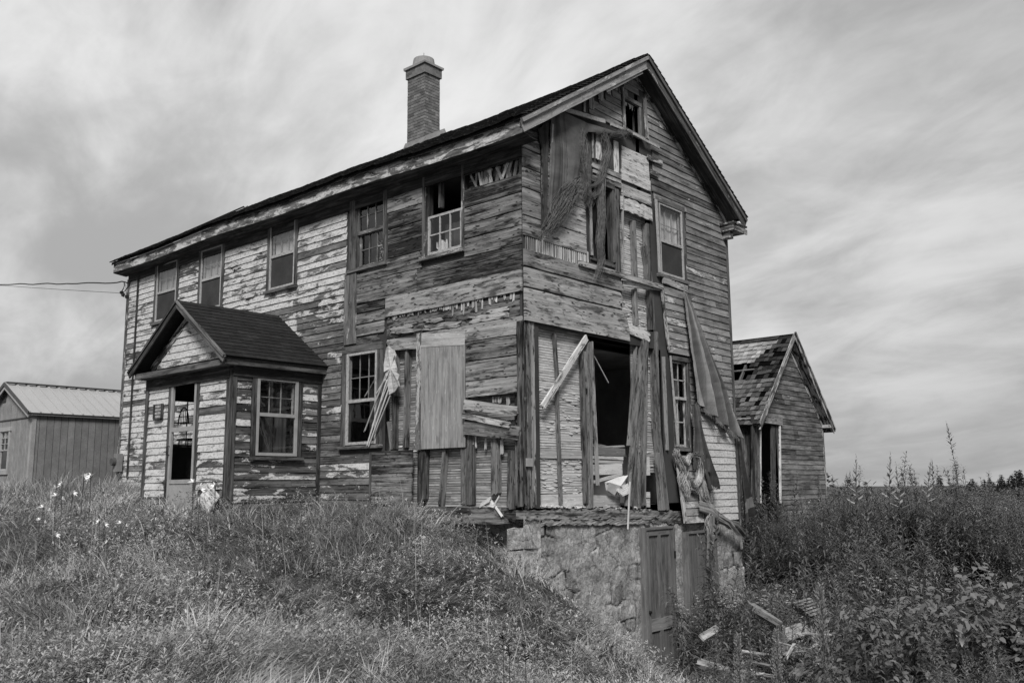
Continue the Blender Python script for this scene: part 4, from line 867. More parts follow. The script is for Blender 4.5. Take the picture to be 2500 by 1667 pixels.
# --- FOUNDATION -----------------------------------------------------
def stonewall(name, pl, u0, u1, v0, v1, du, holes, par, seed=3, n0=-.06, topf=None):
    rs_ = np.random.RandomState(seed); nu, nv = int((u1-u0)/du), int((v1-v0)/du)
    us, vs = np.linspace(u0, u1, nu+1), np.linspace(v0, v1, nv+1); UU, VV = np.meshgrid(us, vs)
    pts = []
    z = v0
    while z < v1:
        hh = rs_.uniform(.2, .36); u = u0-rs_.uniform(0, .5)
        while u < u1+.3:
            ww = rs_.uniform(.25, .75); pts.append((u+ww/2, z+hh/2+rs_.uniform(-.05, .05), ww, hh, rs_.uniform(0, 1))); u += ww
        z += hh
    d1 = np.full(UU.shape, 9.); d2 = np.full(UU.shape, 9.); tn = np.zeros(UU.shape); amp = np.zeros(UU.shape)
    wu = UU + .05*np.vectorize(lambda a, b: mnoise.noise(Vector((a*3, b*3, 1.))))(UU, VV); wv = VV + .05*np.vectorize(lambda a, b: mnoise.noise(Vector((a*3, b*3, 5.))))(UU, VV)
    for (a, b, ww, hh, t) in pts:
        d = np.maximum(np.abs(wu-a)/(ww/2), np.abs(wv-b)/(hh/2))*.6+np.hypot((wu-a)/(ww/2), (wv-b)/(hh/2))*.4
        m1 = d < d1; d2 = np.where(m1, d1, np.minimum(d2, d)); tn = np.where(m1, t, tn); d1 = np.where(m1, d, d1)
    e = np.clip((d2-d1)*4.2, 0, 1); e = e*e*(3-2*e)
    par_ = np.vectorize(lambda a, b: mnoise.fractal(Vector((a*1.1, b*1.3, 9.)), 1., 2., 4))(UU, VV)
    cover = np.clip((par_+.36)*2.2, 0, 1)      # smeared mortar hides some joints
    rough = np.vectorize(lambda a, b: mnoise.fractal(Vector((a*7, b*7, 2.)), .9, 2., 5))(UU, VV)
    H = n0 + .034*(e*(1-cover)+.8*cover) + .011*rough + (tn-.5)*.03*(1-cover)
    tone = np.where(cover > .5, .62, .1+tn*.8) + .1*rough - (1-e)*(1-cover)*.9
    Vv = np.array([pl.pt(UU.flat[i], VV.flat[i], H.flat[i]) for i in range(UU.size)])
    idx = np.arange(UU.size).reshape(UU.shape); keep = np.ones((nv, nu), bool)
    um, vm_ = (us[:-1]+us[1:])/2, (vs[:-1]+vs[1:])/2
    for h in holes: keep &= ~((um[None, :] > h[0]) & (um[None, :] < h[1]) & (vm_[:, None] > h[2]) & (vm_[:, None] < h[3]))
    if topf is not None: keep &= vm_[:, None] < topf(um)[None, :]
    Q = np.stack([idx[:-1, :-1], idx[:-1, 1:], idx[1:, 1:], idx[1:, :-1]], -1)[keep]; T = tone[:-1, :-1][keep]
    return npmesh(name, Vv, Q.reshape(-1), np.full(len(Q), 4), T, M['stone'], par, smooth=True)
fnd = stonewall('stone_foundation', GA, -.02, 6.6, -3.3, -.08, .022, [], house, topf=lambda u: -.10-.028*u+.02*np.sin(u*9)+.02*np.sin(u*23+1))
stonewall('stone_foundation', FA, -6., .02, -2.2, -.12, .04, [], house, seed=5, n0=-.34)
qn = MB()                                    # return of the corner and the boulders that have slumped beside it
for i in range(4): box(qn, (-.17, -.0+.12, -.42-i*.33), (.33, .3, .3), .4+.1*i, R.uniform(-.06, .06), .03)
qn.split('corner_stone', M['stone'], house)
# cellar doors
def door(name, cr, TL, TR, BR, BL, pan, lab):
    r = rect(cr, TL, TR, BR, BL, Gb); u0, u1, v0, v1 = r; v0 -= .25
    mb = MB(); bar(mb, GA, u0-.035, u0+.0, v0, v1+.03, -.06, .095, .5); bar(mb, GA, u1, u1+.035, v0, v1+.03, -.06, .095, .4); bar(mb, GA, u0, u1, v1, v1+.035, -.06, .095, .45); bar(mb, GA, u0, u1, v0, v1, -.06, .04, .35)
    d_ = mb.build(name, M['doorwood'], house); d_['label'] = lab; return d_, (u0, u1, v0, v1)
d1, (u0, u1, v0, v1) = door('cellar_door', 'g', (1072, 305), (1305, 303), (1305, 1400), (1085, 1400), 1, 'panelled cellar door with two tall upper panels')
mb = MB(); sw = .105; um = (u0+u1)/2; zr1 = Gb('g', 1190, 1030)[1]; zr2 = Gb('g', 1190, 1130)[1]
for a, b, c, d, tn in ((u0, u0+sw, v0, v1, .5), (u1-sw, u1, v0, v1, .4), (u0+sw, u1-sw, v1-.1, v1, .45), (um-.045, um+.045, zr1, v1-.1, .45), (u0+sw, u1-sw, zr2, zr1, .9), (um-.045, um+.045, v0+.35, zr2, .45), (u0+sw, u1-sw, v0, v0+.35, .5)):
    bar(mb, GA, a, b, c, d, .04, .072, tn)
mb.split('door_rail', M['doorwood'], d1)
mb = MB(); box(mb, GA.pt(u1+.01, Gb('g', 1308, 510)[1], .1), (.02, .03, .12), .2); box(mb, GA.pt(u1+.01, Gb('g', 1308, 1230)[1], .1), (.02, .03, .12), .2); mb.split('hinge', M['cable'], d1)
mb = MB(); tube(mb, [GA.pt(u0+.05, Gb('g', 1090, 985)[1], .07), GA.pt(u0+.05, Gb('g', 1090, 985)[1], .11)], .025, 8); mb.build('door_knob', M['cable'], d1)
d2, (u0, u1, v0, v1) = door('cellar_door', 'g', (1425, 335), (1645, 330), (1655, 1150), (1425, 1150), 1, 'plain plank cellar door behind the hanging post')
mb = MB(); v0 -= .4
for i in range(3): a = u0+(u1-u0)*i/3; bar(mb, GA, a+.003, a+(u1-u0)/3-.003, v0, v1, .04, .065, .3+.1*(i % 2), wob=.001)
mb.split('door_plank', M['doorwood'], d2)
# --- PORCH ----------------------------------------------------------
PY, PX0, PX1 = -1.86, -7.78, -4.9
PF = PL((0, PY, 0), (1, 0, 0), (0, -1, 0)); PS = PL((PX1, 0, 0), (0, 1, 0), (1, 0, 0)); PSL = PL((PX0, 0, 0), (0, 1, 0), (-1, 0, 0))
ffn = lambda cr, x, y, P=0: F(cr, x, y, PY)
sfn = lambda cr, x, y, P=0: Gb(cr, x, y, PX1)
pd = rect('e', (385, 845), (525, 815), (505, 1390), (365, 1395), ffn)             # storm door glass area; the door itself goes lower
pw = rect('e', (846, 822), (1066, 850), (1060, 1265), (828, 1255), sfn)
ZP = 2.36; slope = (3.66-2.50)/(6.29-4.72)
mb = MB(); dh = (pd[0], pd[1], -.5, pd[3]); cutgrid(mb, PF, PX0, PX1, -.5, ZP, [dh], -.004); cutgrid(mb, PS, PY, 0, -.5, ZP, [pw], -.004); cutgrid(mb, PSL, PY, 0, -.5, ZP, [(-1.35, -.75, 1.15, 2.05)], -.004)
mb.face([PF.pt(PX0, ZP, -.004), PF.pt(PX1, ZP, -.004), PF.pt(-6.33, 3.5, -.004)])
mb.face([PF.pt(PX0, ZP, -.1), PF.pt(PX1, ZP, -.1), (PX1, 0, ZP), (PX0, 0, ZP)]); mb.build('porch_backing', M['dark'], house)
mb = MB(); gap = (F('u', 480, 1350, PY)[0], F('u', 735, 1350, PY)[0]-.02, -.5, F('u', 600, 1325, PY)[1])
clap(mb, PF, lambda z: minus([(PX0+.08, PX1-.08)], [(pd[0]-.09, pd[1]+.09, -1, pd[3]+.1), gap], z), -.05, ZP-.12, .128, paintf=lambda u, v: (.68 if v > .8 else .56) if not (1.5 < v < 1.65 and u > pd[1]) else .15, tonef=lambda u, v: .4)
pz = 2.56
clap(mb, PF, lambda z: [(-6.34-(3.52-z)/slope+.1, -6.34+(3.52-z)/slope-.1)] if 3.52-z > .15 else [], pz, 3.5, .128, n0=.0, paintf=lambda u, v: .72, tonef=lambda u, v: .4)
clap(mb, PS, lambda z: minus([(PY+.08, -.02)], [(pw[0]-.1, pw[1]+.1, pw[2]-.08, pw[3]+.1)], z), -.15, ZP-.08, .128, paintf=lambda u, v: .42+.14*mnoise.noise(Vector((u*1.5, v*3, 1))) - (.08 if v > 1.6 and u > -1 else 0), tonef=lambda u, v: .25)
mb.build('porch_clapboards', M['clap'], house)
mb = MB()
bar(mb, PF, PX1-.1, PX1+.02, -.4, ZP, 0, .035, .25, .1); bar(mb, PS, PY-.03, PY+.09, -.4, ZP, 0, .03, .2, .1); bar(mb, PS, -.1, -.02, -.4, ZP, 0, .03, .1, .1); bar(mb, PF, PX0-.02, PX0+.09, -.3, ZP, 0, .035, .25, .1)
bar(mb, PF, PX0, PX1, ZP-.18, ZP+.02, .036, .05, .08, .05); bar(mb, PS, PY, 0, ZP-.14, ZP+.02, .032, .045, .08, .15)
mb.split('porch_trim', M['trim'], house)
# porch roof: gable with a pediment
prm = MB(); YR0, YR1 = -2.12, .0; xr, zr2_ = -6.34, 3.68
XE0, XE1, ZE = PX0-.22, PX1+.18, 2.53
for xe in (XE0, XE1):
    T = V3(0, 0, -.05); P0, P1, P2, P3 = V3(xe, YR0, ZE), V3(xr, YR0, zr2_), V3(xr, YR1, zr2_), V3(xe, YR1, ZE)
    prm.face([P0, P1, P2, P3], None, .4); prm.face([P3+T, P2+T, P1+T, P0+T], None, .3); prm.face([P0, P0+T, P1+T, P1], None, .3); prm.face([P0+T, P0, P3, P3+T], None, .3)
pr_ = prm.build('porch_roof', M['shingle'], house)
shp = MB(); vx = XE1-xr; vz = zr2_-ZE; Lp = math.hypot(vx, vz)
shingles(shp, (XE1+.02, YR0-.02, ZE-.01), (0, 2.14, 0), (-vx, 0, vz), 15, Lp/15, .24, .008, jit=.005, lift=.012, tonef=lambda a, r_: .5)
vx0 = xr-XE0; shingles(shp, (XE0-.02, YR0-.02, ZE-.01), (0, 2.14, 0), (vx0, 0, vz), 15, Lp/15, .24, .008, jit=.005, lift=.012)
shp.build('shingles', M['shingle'], pr_)
mb = MB(); PFo = PL((0, YR0, 0), (1, 0, 0), (0, -1, 0))
bd(mb, PFo, (XE1+.02, ZE-.075), (xr, zr2_-.075), .11, 0, .025, tone=.35, paint=.15); bd(mb, PFo, (XE0-.02, ZE-.075), (xr, zr2_-.075), .11, 0, .025, tone=.2, paint=.1)
bd(mb, PFo, (XE1+.03, ZE-.02), (xr, zr2_-.02), .04, 0, .05, tone=.5, paint=.2); bd(mb, PFo, (XE0-.03, ZE-.02), (xr, zr2_-.02), .04, 0, .05, tone=.2, paint=.2)
bar(mb, PF, XE0+.1, XE1-.05, ZP+.02, ZP+.12, -.02, .22, .35, .1); bar(mb, PL((PX1, 0, 0), (0, 1, 0), (1, 0, 0)), YR0+.03, -.02, ZP+.03, ZP+.12, .0, .16, .25, .1)
bd(mb, PF, (XE1-.35, ZP+.2), (xr, zr2_-.25), .13, .0, .03, tone=.1); bd(mb, PF, (XE0+.35, ZP+.2), (xr, zr2_-.25), .13, .0, .03, tone=.08)
mb.split('porch_cornice', M['trim'], pr_)
# porch window
w = casing(PS, pw, .09, .1, tone=.15, paint=.15, proud=.035); u0, u1, v0, v1 = pw; vm = v0+(v1-v0)*.52; mb = MB()
sashbars(mb, PS, pw, -.01, .035, .055, 1, 1, .02, .5, .9, rail=.05); bar(mb, PS, u0+.055, u1-.055, vm-.03, vm+.03, 0, .03, .5, .9); mb.build('sash', M['grayframe'], w)
glasspane(PS, (u0+.05, u1-.05, vm, v1-.05), .01, w); glasspane(PS, (u0+.05, u1-.05, v0+.05, vm), .006, w)
mb = MB(); sashbars(mb, PS, (u0+.04, u1-.04, vm, v1-.04), -.08, -.05, .03, 3, 2, .016, .4, .6); sashbars(mb, PS, (u0+.04, u1-.04, v0+.03, vm), -.1, -.07, .03, 2, 1, .016, .1, .1); mb.build('muntins', M['trim'], w)
sheet(PS, (u0+.05, u1-.05, v0+.03, vm), -.25, 'curtain', M['dark'], w, folds=.02)  # dark sheet paints the unlit inside of the porch
# porch storm door
u0, u1, v0, v1 = pd; mb = MB(); vb = -.15
bar(mb, PF, u0-.09, u0, vb, v1+.0, 0, .03, .2, .15); bar(mb, PF, u1, u1+.09, vb, v1, 0, .03, .2, .1); bar(mb, PF, u0-.1, u1+.1, v1, v1+.08, 0, .035, .1, .1)
pdr = mb.build('porch_door', M['trim'], house); vm = F('u', 300, 680, PY)[1]; mb = MB(); kz = F('u', 260, 1270, PY)[1]
sashbars(mb, PF, (u0, u1, vb, v1), -.01, .03, .07, 1, 1, .02, .5, .9); bar(mb, PF, u0+.07, u1-.07, vm-.04, vm+.04, -.008, .028, .5); bar(mb, PF, u0+.07, u1-.07, kz-.035, kz+.035, -.008, .028, .5); bar(mb, PF, u0+.07, u1-.07, vb, kz-.035, -.006, .012, .5)
mb.build('storm_door_frame', M['grayframe'], pdr)
mb = MB(); sashbars(mb, PSL, (-1.35, -.75, 1.15, 2.05), -.03, .0, .03, 2, 2, .02, .3, .1); mb.build('added_opening', M['trim'], house)
mb = MB(); tube(mb, [PF.pt(u0+.035, .95, .03), PF.pt(u0+.035, .95, .08), PF.pt(u0+.035, 1.1, .08), PF.pt(u0+.035, 1.1, .03)], .01, 6); mb.build('door_handle', M['cable'], pdr)
# fragments seen through the door: brightness of the added opening and a chair back
inr = MB(); Yi = -.35; a = F('u', 290, 300, Yi); b = F('u', 380, 300, Yi); PI2 = PL((0, Yi, 0), (1, 0, 0), (0, -1, 0))
cch = empty('bentwood_chair', (-6.0, -.9, 0.2), 'dark bentwood chair standing inside the porch behind the door glass', 'chair')
cm = MB(); cx, cz = F('u', 315, 540, -.9); pts = [(cx-.2*math.cos(t), -.9, cz-.15+.33*math.sin(t)) for t in np.linspace(0, math.pi, 12)]; tube(cm, pts, .014, 6); 
for k in range(-2, 3): tube(cm, [(cx+k*.06, -.9, cz-.15), (cx+k*.07, -.9, cz+.12)], .008, 5)
cm.build('backrest', M['cable'], cch); cm = MB(); box(cm, (cx, -.7, cz-.45), (.42, .42, .04), .5); cm.build('seat', M['cable'], cch)
for sx in (-.17, .17):
    for sy in (-.88, -.52): cm = MB(); tube(cm, [(cx+sx, sy, cz-.45), (cx+sx*1.15, sy, .1)], .014, 6); cm.build('leg', M['cable'], cch)
# broken boards and board leaning below the porch front
mb = MB(); A, B = F('u', 535, 1390, PY-.1), F('u', 690, 1540, PY-.25); rboard(mb, (A[0], PY-.1, A[1]), (B[0], PY-.3, B[1]), .35, .02, (0.2, -1, .4), tone=.7, rag=(.05, .02)); mb.build('leaning_board', M['plank_pale'], house)
# ================================================================== CLOTHS, FITTINGS, OUTBUILDINGS
def plerp(P, t):
    P = [np.array(p, float) for p in P]; L = [0]
    for i in range(1, len(P)): L.append(L[-1]+np.linalg.norm(P[i]-P[i-1]))
    s = t*L[-1]
    for i in range(1, len(P)):
        if s <= L[i]+1e-9: f = (s-L[i-1])/(L[i]-L[i-1]+1e-9); return P[i-1]+(P[i]-P[i-1])*f
    return P[-1]
def ruled(mb, cr, P0, P1, n=.1, nt=60, ns=40, amp=.03, fr=5, tonef=None, ph=0., edge=.0, grow=1., th=.006, bulge=.05):
    """cloth between two drawn edges (pixels on the gable), hung n metres off the wall with running folds across"""
    G0 = []
    for i in range(ns+1):
        s = i/ns; row = []
        a = plerp(P0, s); b = plerp(P1, s)
        for j in range(nt+1):
            t = j/nt; q_ = a+(b-a)*t; y, z = Gb(cr, q_[0], q_[1], n)
            f = amp*(.25+grow*s)*(math.sin(fr*2*math.pi*t+ph+.8*math.sin(s*3))+.45*math.sin(fr*4.7*math.pi*t+s*2+ph)) + bulge*math.sin(math.pi*s)*math.sin(math.pi*t)
            f += .012*mnoise.noise(Vector((y*4, z*4, 2.)))
            row.append((GA.pt(y+R.uniform(-edge, edge)*(t in (0, 1) or s in (0, 1)), z+R.uniform(-edge, edge)*(s == 1), n+f), (y, z)))
        G0.append(row)
    for i in range(ns):
        for j in range(nt):
            A, B, Cc, D_ = G0[i][j], G0[i+1][j], G0[i+1][j+1], G0[i][j+1]; s, t = i/ns, j/nt
            tn = tonef(s, t) if tonef else .5
            if tn is None: continue
            mb.face([A[0], B[0], Cc[0], D_[0]], [A[1], B[1], Cc[1], D_[1]], tn)
            T = GA.N*th; mb.face([D_[0]-T, Cc[0]-T, B[0]-T, A[0]-T], [A[1]]*4, tn)
def strand(mb, pts, w=.005, tone=.5):
    pts = [V3(*p) for p in pts]
    for i in range(len(pts)-1):
        a, b = pts[i], pts[i+1]; d = b-a; L = np.linalg.norm(d)+1e-9; x = np.cross(d/L, GA.N); x /= np.linalg.norm(x)+1e-9; w0 = w*(1-.5*i/len(pts))
        mb.face([a-x*w0/2, b-x*w0/2, b+x*w0/2, a+x*w0/2], None, tone); mb.face([a+GA.N*w0/2, b+GA.N*w0/2, b-GA.N*w0/2, a-GA.N*w0/2], None, tone)
def bundle(mb, cr, path, k, spread, n=.12, w=.007, seg=14, tone=(.2, .8), fray=.5):
    for _ in range(k):
        t0 = R.uniform(0, fray*.6); t1 = R.uniform(1-fray, 1); ox, oy = R.gauss(0, spread), R.gauss(0, spread); on = R.gauss(0, .025); ph = R.uniform(0, 6); pts = []
        for i in range(seg+1):
            t = t0+(t1-t0)*i/seg; q_ = plerp(path, t); y, z = Gb(cr, q_[0], q_[1], n); s = .4+.9*math.sin(math.pi*t)
            pts.append(GA.pt(y+ox*s+.018*math.sin(t*11+ph)+R.uniform(-.006, .006), z+oy*.6+R.uniform(-.008, .008), n+on+.02*math.sin(t*9+ph)))
        strand(mb, pts, w*R.uniform(.6, 1.3), R.uniform(*tone))
# torn tarpaulin high on the gable
tp = MB()
def tt(s, t):
    if t > .55 and mnoise.noise(Vector((s*5, t*9, 3.)))*.5+s*1.1 > 1.02: return None
    return .5+.3*mnoise.noise(Vector((t*6, s*3, 1.)))-(.25 if t < .12 else 0)
ruled(tp, 'b', [(250, 470), (242, 560), (240, 640)], [(690, 585), (690, 588), (685, 600)], .06, 60, 8, .005, 3, tt, bulge=.0)
tarp = None
tp = MB()
TOP = [(248, 500), (300, 452), (440, 508), (570, 555), (692, 585)]; BOT = [(205, 1185), (300, 1120), (380, 960), (432, 760), (470, 640), (560, 590), (690, 600)]
ruled(tp, 'b', [(248, 500), (245, 640), (240, 780), (232, 900), (228, 1100)], [(330, 455), (345, 640), (350, 800), (345, 950), (310, 1080)], .08, 22, 46, .016, 2.2, lambda s, t: .45+.35*math.sin(t*9+1), edge=.01)
ruled(tp, 'b', [(330, 455), (345, 640), (350, 800), (345, 950), (300, 1130)], [(470, 520), (455, 640), (445, 760), (425, 880), (345, 1090)], .085, 22, 46, .006, 1.2, lambda s, t: .62+.2*mnoise.noise(Vector((s*6, t*2, 0))), edge=.012)
ruled(tp, 'b', [(470, 520), (462, 560), (458, 620)], [(700, 590), (690, 600), (680, 612)], .075, 34, 10, .006, 2, lambda s, t: .35 if s < .8-.3*abs(math.sin(t*9)) else None, edge=.01)
tarp = tp.build('tarpaulin', M['tarp'], smooth=True); tag(tarp, 'dark torn tarpaulin nailed high on the gable wall, fraying into strands beside the broken window', 'tarpaulin')
fb_ = MB()
bundle(fb_, 'b', [(440, 560), (455, 700), (470, 850), (470, 940), (440, 1010)], 130, .05, fray=.55)
bundle(fb_, 'b', [(440, 900), (350, 1000), (300, 1100), (210, 1240)], 210, .085, fray=.6)
bundle(fb_, 'b', [(400, 900), (330, 1060), (250, 1190), (165, 1265)], 130, .05, fray=.5)
bundle(fb_, 'b', [(575, 560), (600, 640), (625, 690)], 50, .035, fray=.5)
bundle(fb_, 'b', [(575, 560), (610, 700), (590, 800), (560, 900), (520, 930), (460, 940)], 90, .03, fray=.4)
bundle(fb_, 'b', [(580, 880), (570, 1000), (575, 1120), (560, 1300), (575, 1400), (545, 1510), (520, 1545)], 110, .028, n=.14, fray=.4)
bundle(fb_, 'b', [(480, 930), (500, 1000), (540, 980), (560, 900)], 60, .03, fray=.5)
bundle(fb_, 'b', [(620, 600), (680, 600), (720, 570), (745, 620)], 80, .035, fray=.5)
bundle(fb_, 'b', [(500, 1080), (490, 1000), (470, 940)], 30, .03, fray=.5)
fb_.build('frayed_fringe', M['fibre'], tarp)
tv = MB(); ruled(tv, 'b', [(168, 560), (185, 700), (185, 900), (190, 1190)], [(240, 500), (225, 700), (215, 930), (205, 1180)], .05, 14, 30, .04, 1.5, lambda s, t: .5, edge=.015); tv.build('torn_strip', M['blanket_d'], tarp)
# big blanket fanning from the upstairs window to the corner
bl = MB(); ruled(bl, 'c', [(940, 252), (950, 258), (966, 275)], [(1005, 862), (1090, 925), (1180, 1005), (1243, 1052)], .13, 90, 60, .0, 1, None)
bl = MB(); ruled(bl, 'c', [(940, 250), (950, 380), (965, 560), (985, 740), (1005, 862)], [(962, 262), (1010, 400), (1075, 590), (1165, 800), (1243, 1052)], .14, 72, 70, .05, 3.3, lambda s, t: .62+.42*math.sin(t*19+s)+.2*(t-.5)+.15*mnoise.noise(Vector((t*14, s*3, 2))), grow=1.5, bulge=.09, edge=.006)  # tone stripes paint the light and dark of the folds
blk = bl.build('blanket', M['blanket'], smooth=True); tag(blk, 'grey woollen blanket fanned out in folds from the upper window down to the gable corner', 'blanket')
fr_ = MB()
for i in range(260):
    t = R.random(); p = plerp([(1005, 862), (1090, 925), (1180, 1005), (1243, 1052)], t); y, z = Gb('c', p[0], p[1], .15); strand(fr_, [GA.pt(y, z+.03, .15), GA.pt(y+R.uniform(-.03, .03), z-R.uniform(.01, .07), .15+R.uniform(-.02, .03))], .005, R.uniform(.4, 1))
fr_.build('fringe', M['fibre'], blk)
b2 = MB(); ruled(b2, 'k', [(348, -40), (350, 200), (335, 420), (345, 560)], [(405, -70), (432, 180), (480, 400), (500, 600)], .16, 28, 60, .06, 2.3, lambda s, t: .7+.5*math.sin(t*15+s*2), edge=.01, bulge=.04)  # tone waves add painted fold shading to the cloth
ruled(b2, 'k', [(400, 150), (445, 420), (455, 600), (490, 760)], [(425, 100), (500, 420), (575, 640), (592, 760)], .19, 20, 46, .05, 1.4, lambda s, t: .5+.3*math.sin(t*12), edge=.008)
dk = b2.build('hanging_cloth', M['blanket_d'], smooth=True); tag(dk, 'dark twisted cloth hanging straight down below the blanket beside the lower gable window', 'cloth')
b3 = MB(); ruled(b3, 'k', [(408, 730), (415, 850), (418, 965)], [(470, 560), (530, 800), (560, 930)], .15, 24, 30, .03, 2, lambda s, t: .6+.2*math.sin(t*14), edge=.01)
ruled(b3, 'k', [(418, 870), (540, 900), (600, 990), (720, 1060), (760, 1120)], [(425, 965), (520, 1010), (600, 1080), (680, 1110), (715, 1145)], .2, 14, 50, .02, 1.5, lambda s, t: .7, edge=.012)
ruled(b3, 'k', [(590, 960), (680, 1040), (780, 1070), (850, 1180)], [(640, 1060), (700, 1100), (770, 1200), (860, 1250)], .17, 12, 30, .03, 1.2, lambda s, t: .12, edge=.01)
rg_ = b3.build('torn_cloth', M['rag'], smooth=True); tag(rg_, 'pale torn rag netting draped over the loose clapboards above the cellar doors', 'torn cloth')
rn = MB()
for path, k_, sp_ in (([(195, 370), (215, 440), (250, 480), (290, 525), (330, 440), (345, 410)], 110, .018), ([(205, 450), (250, 560), (290, 640), (365, 745), (410, 690), (430, 620), (425, 520), (395, 430)], 130, .022),
                      ([(340, 420), (420, 440), (440, 560), (480, 700)], 90, .03), ([(270, 560), (270, 700), (300, 850)], 90, .05), ([(430, 700), (450, 820), (520, 930), (600, 1050)], 120, .045), ([(500, 700), (520, 760), (585, 735)], 60, .02), ([(500, 1000), (515, 1120), (520, 1240)], 90, .035), ([(340, 740), (420, 800)], 40, .04)):
    bundle(rn, 'k', path, k_, sp_, n=.17, w=.011, tone=(.9, 2.6), fray=.35)
rn.build('frayed_netting', M['fibre'], rg_)
b4 = MB()
def st4(s, t): return 2.3 if .74 < s < .87 else .35+.25*math.sin(t*8)
ruled(b4, 'k', [(796, 285), (808, 560), (832, 860), (850, 1092)], [(804, 290), (862, 640), (940, 890), (962, 970)], .06, 22, 60, .05, 1.8, st4, edge=.008)
sb_ = b4.build('striped_blanket', M['blanket_d'], smooth=True); tag(sb_, 'dark blanket with one pale stripe hanging off the right-hand corner of the gable', 'blanket')
# ---- electric meter, plaque, cables
mt = empty('electric_meter', tuple(FA.pt(WX-.02, .95, .08)), 'grey round-faced electric meter box on the far left corner of the house', 'meter')
mb = MB(); c = ony('f', 925, 875, -.05); box(mb, (c[0], -.12, c[2]), (.2, .13, .42), .5, 0, .003); mb.build('meter_box', M['meter'], mt)
mb = MB(); tube(mb, [(c[0]-.03, -.17, c[2]+.02), (c[0]-.03, -.27, c[2]+.02)], .1, 16, r2=.085); mb.build('dial_cover', M['metaldark'], mt); mb = MB(); tube(mb, [(c[0]-.05, -.12, c[2]-.2), (c[0]-.05, -.12, c[2]-.6)], .02, 8); mb.build('conduit', M['meter'], mt)
pq = empty('plaque', tuple(PF.pt(-7.3, 1.4, .03)), 'small square carved plaque with worn relief beside the porch door', 'plaque')
A = F('S', 380, 992, PY); B = F('S', 405, 1017, PY); mb = MB(); cu, cv = (A[0]+B[0])/2, (A[1]+B[1])/2; W_, H_ = .26, .27
bar(mb, PF, cu-W_/2, cu+W_/2, cv-H_/2, cv+H_/2, .025, .05, .3); bar(mb, PF, cu-W_/2-.02, cu-W_/2, cv-H_/2, cv+H_/2, .025, .075, .1); bar(mb, PF, cu+W_/2, cu+W_/2+.02, cv-H_/2, cv+H_/2, .025, .075, .1); bar(mb, PF, cu-W_/2, cu+W_/2, cv-H_/2-.02, cv-H_/2, .025, .075, .1); mb.build('board', M['post'], pq)
mb = MB()
for k in range(4):                            # worn, unreadable relief in four bands
    for j in range(7):
        a = cu-W_/2+.03+j*.031; b = cv+H_/2-.045-k*.062; bd(mb, PF, (a, b-.018), (a+R.uniform(-.008, .012), b+.02), .009, .05, .006, tone=.9)
mb.build('relief', M['fresh'], pq)
def cable(name, pts, r, lab, cat='cable', wig=0.):
    P = []
    for i in range(len(pts)-1):
        a, b = V3(*pts[i]), V3(*pts[i+1]); n = max(2, int(np.linalg.norm(b-a)/.35))
        for j in range(n): P.append(a+(b-a)*j/n+V3(0, 0, wig*math.sin((i*7+j)*1.1)+R.uniform(-wig, wig)*.3))
    P.append(V3(*pts[-1])); mb = MB(); tube(mb, P, r, 5); o = mb.build(name, M['cable']); return tag(o, lab, cat)
hk = dist('S', 312, 691, 21.6); cable('power_cable', [hk, dist('S', 297, 688.5, 21.8), dist('S', 285, 690, 22), dist('S', 150, 692.5, 24.5), dist('S', 0, 694.5, 28), dist('S', -400, 704, 40)], .016, 'thick twisted overhead cable running left from the top corner of the house', wig=.012)
cable('power_cable', [dist('S', 312, 716.5, 21.6), dist('S', 150, 707, 24.5), dist('S', 0, 697, 28), dist('S', -400, 672, 40)], .006, 'thin overhead wire just below the thick cable at the left')
ins = empty('insulator_cluster', tuple(dist('S', 300, 716, 21.6)), 'black cable clamps dangling at the far top corner of the house', 'insulator')
mb = MB(); 
for (x, y) in ((297, 714), (300, 720), (309, 725)): p = dist('S', x, y, 21.6); box(mb, p, (.07, .07, .07), .5, R.uniform(0, 1), .015)
mb.split('clamp', M['cable'], ins)
mb = MB(); tube(mb, [dist('S', x, y, 21.6) for x, y in ((303, 690), (304, 697), (301, 705), (297, 712))], .012, 5); tube(mb, [dist('S', x, y, 21.6) for x, y in ((304, 712), (309, 705), (315, 697))], .012, 5); tube(mb, [dist('S', x, y, 21.6) for x, y in ((307, 693), (309, 722))], .005, 4); mb.split('lead_wire', M['cable'], ins)
# crockery on the sill of the open window
z0 = w5[2]+.045
jx = F('a', 877, 950, .12)[0]; mb = MB(); tube(mb, [(jx, .12, z0), (jx, .12, z0+.02), (jx, .12, z0+.16), (jx, .12, z0+.2)], .075, 14, r2=.055); tube(mb, [(jx-.07, .12, z0+.05), (jx-.12, .12, z0+.1), (jx-.12, .12, z0+.2)], .015, 6); tube(mb, [(jx+.06, .12, z0+.06), (jx+.11, .12, z0+.1), (jx+.06, .12, z0+.16)], .01, 6)
tag(mb.build('jug', M['white']), 'white jug with a spout standing behind the half-open upstairs window', 'jug')
jx = F('a', 912, 940, .1)[0]; mb = MB(); tube(mb, [(jx, .1, z0), (jx, .1, z0+.12)], .028, 10); tube(mb, [(jx, .1, z0+.12), (jx, .1, z0+.2)], .024, 10, r2=.012); tag(mb.build('bottle', M['white']), 'slim pale bottle next to the jug behind the upstairs window', 'bottle')
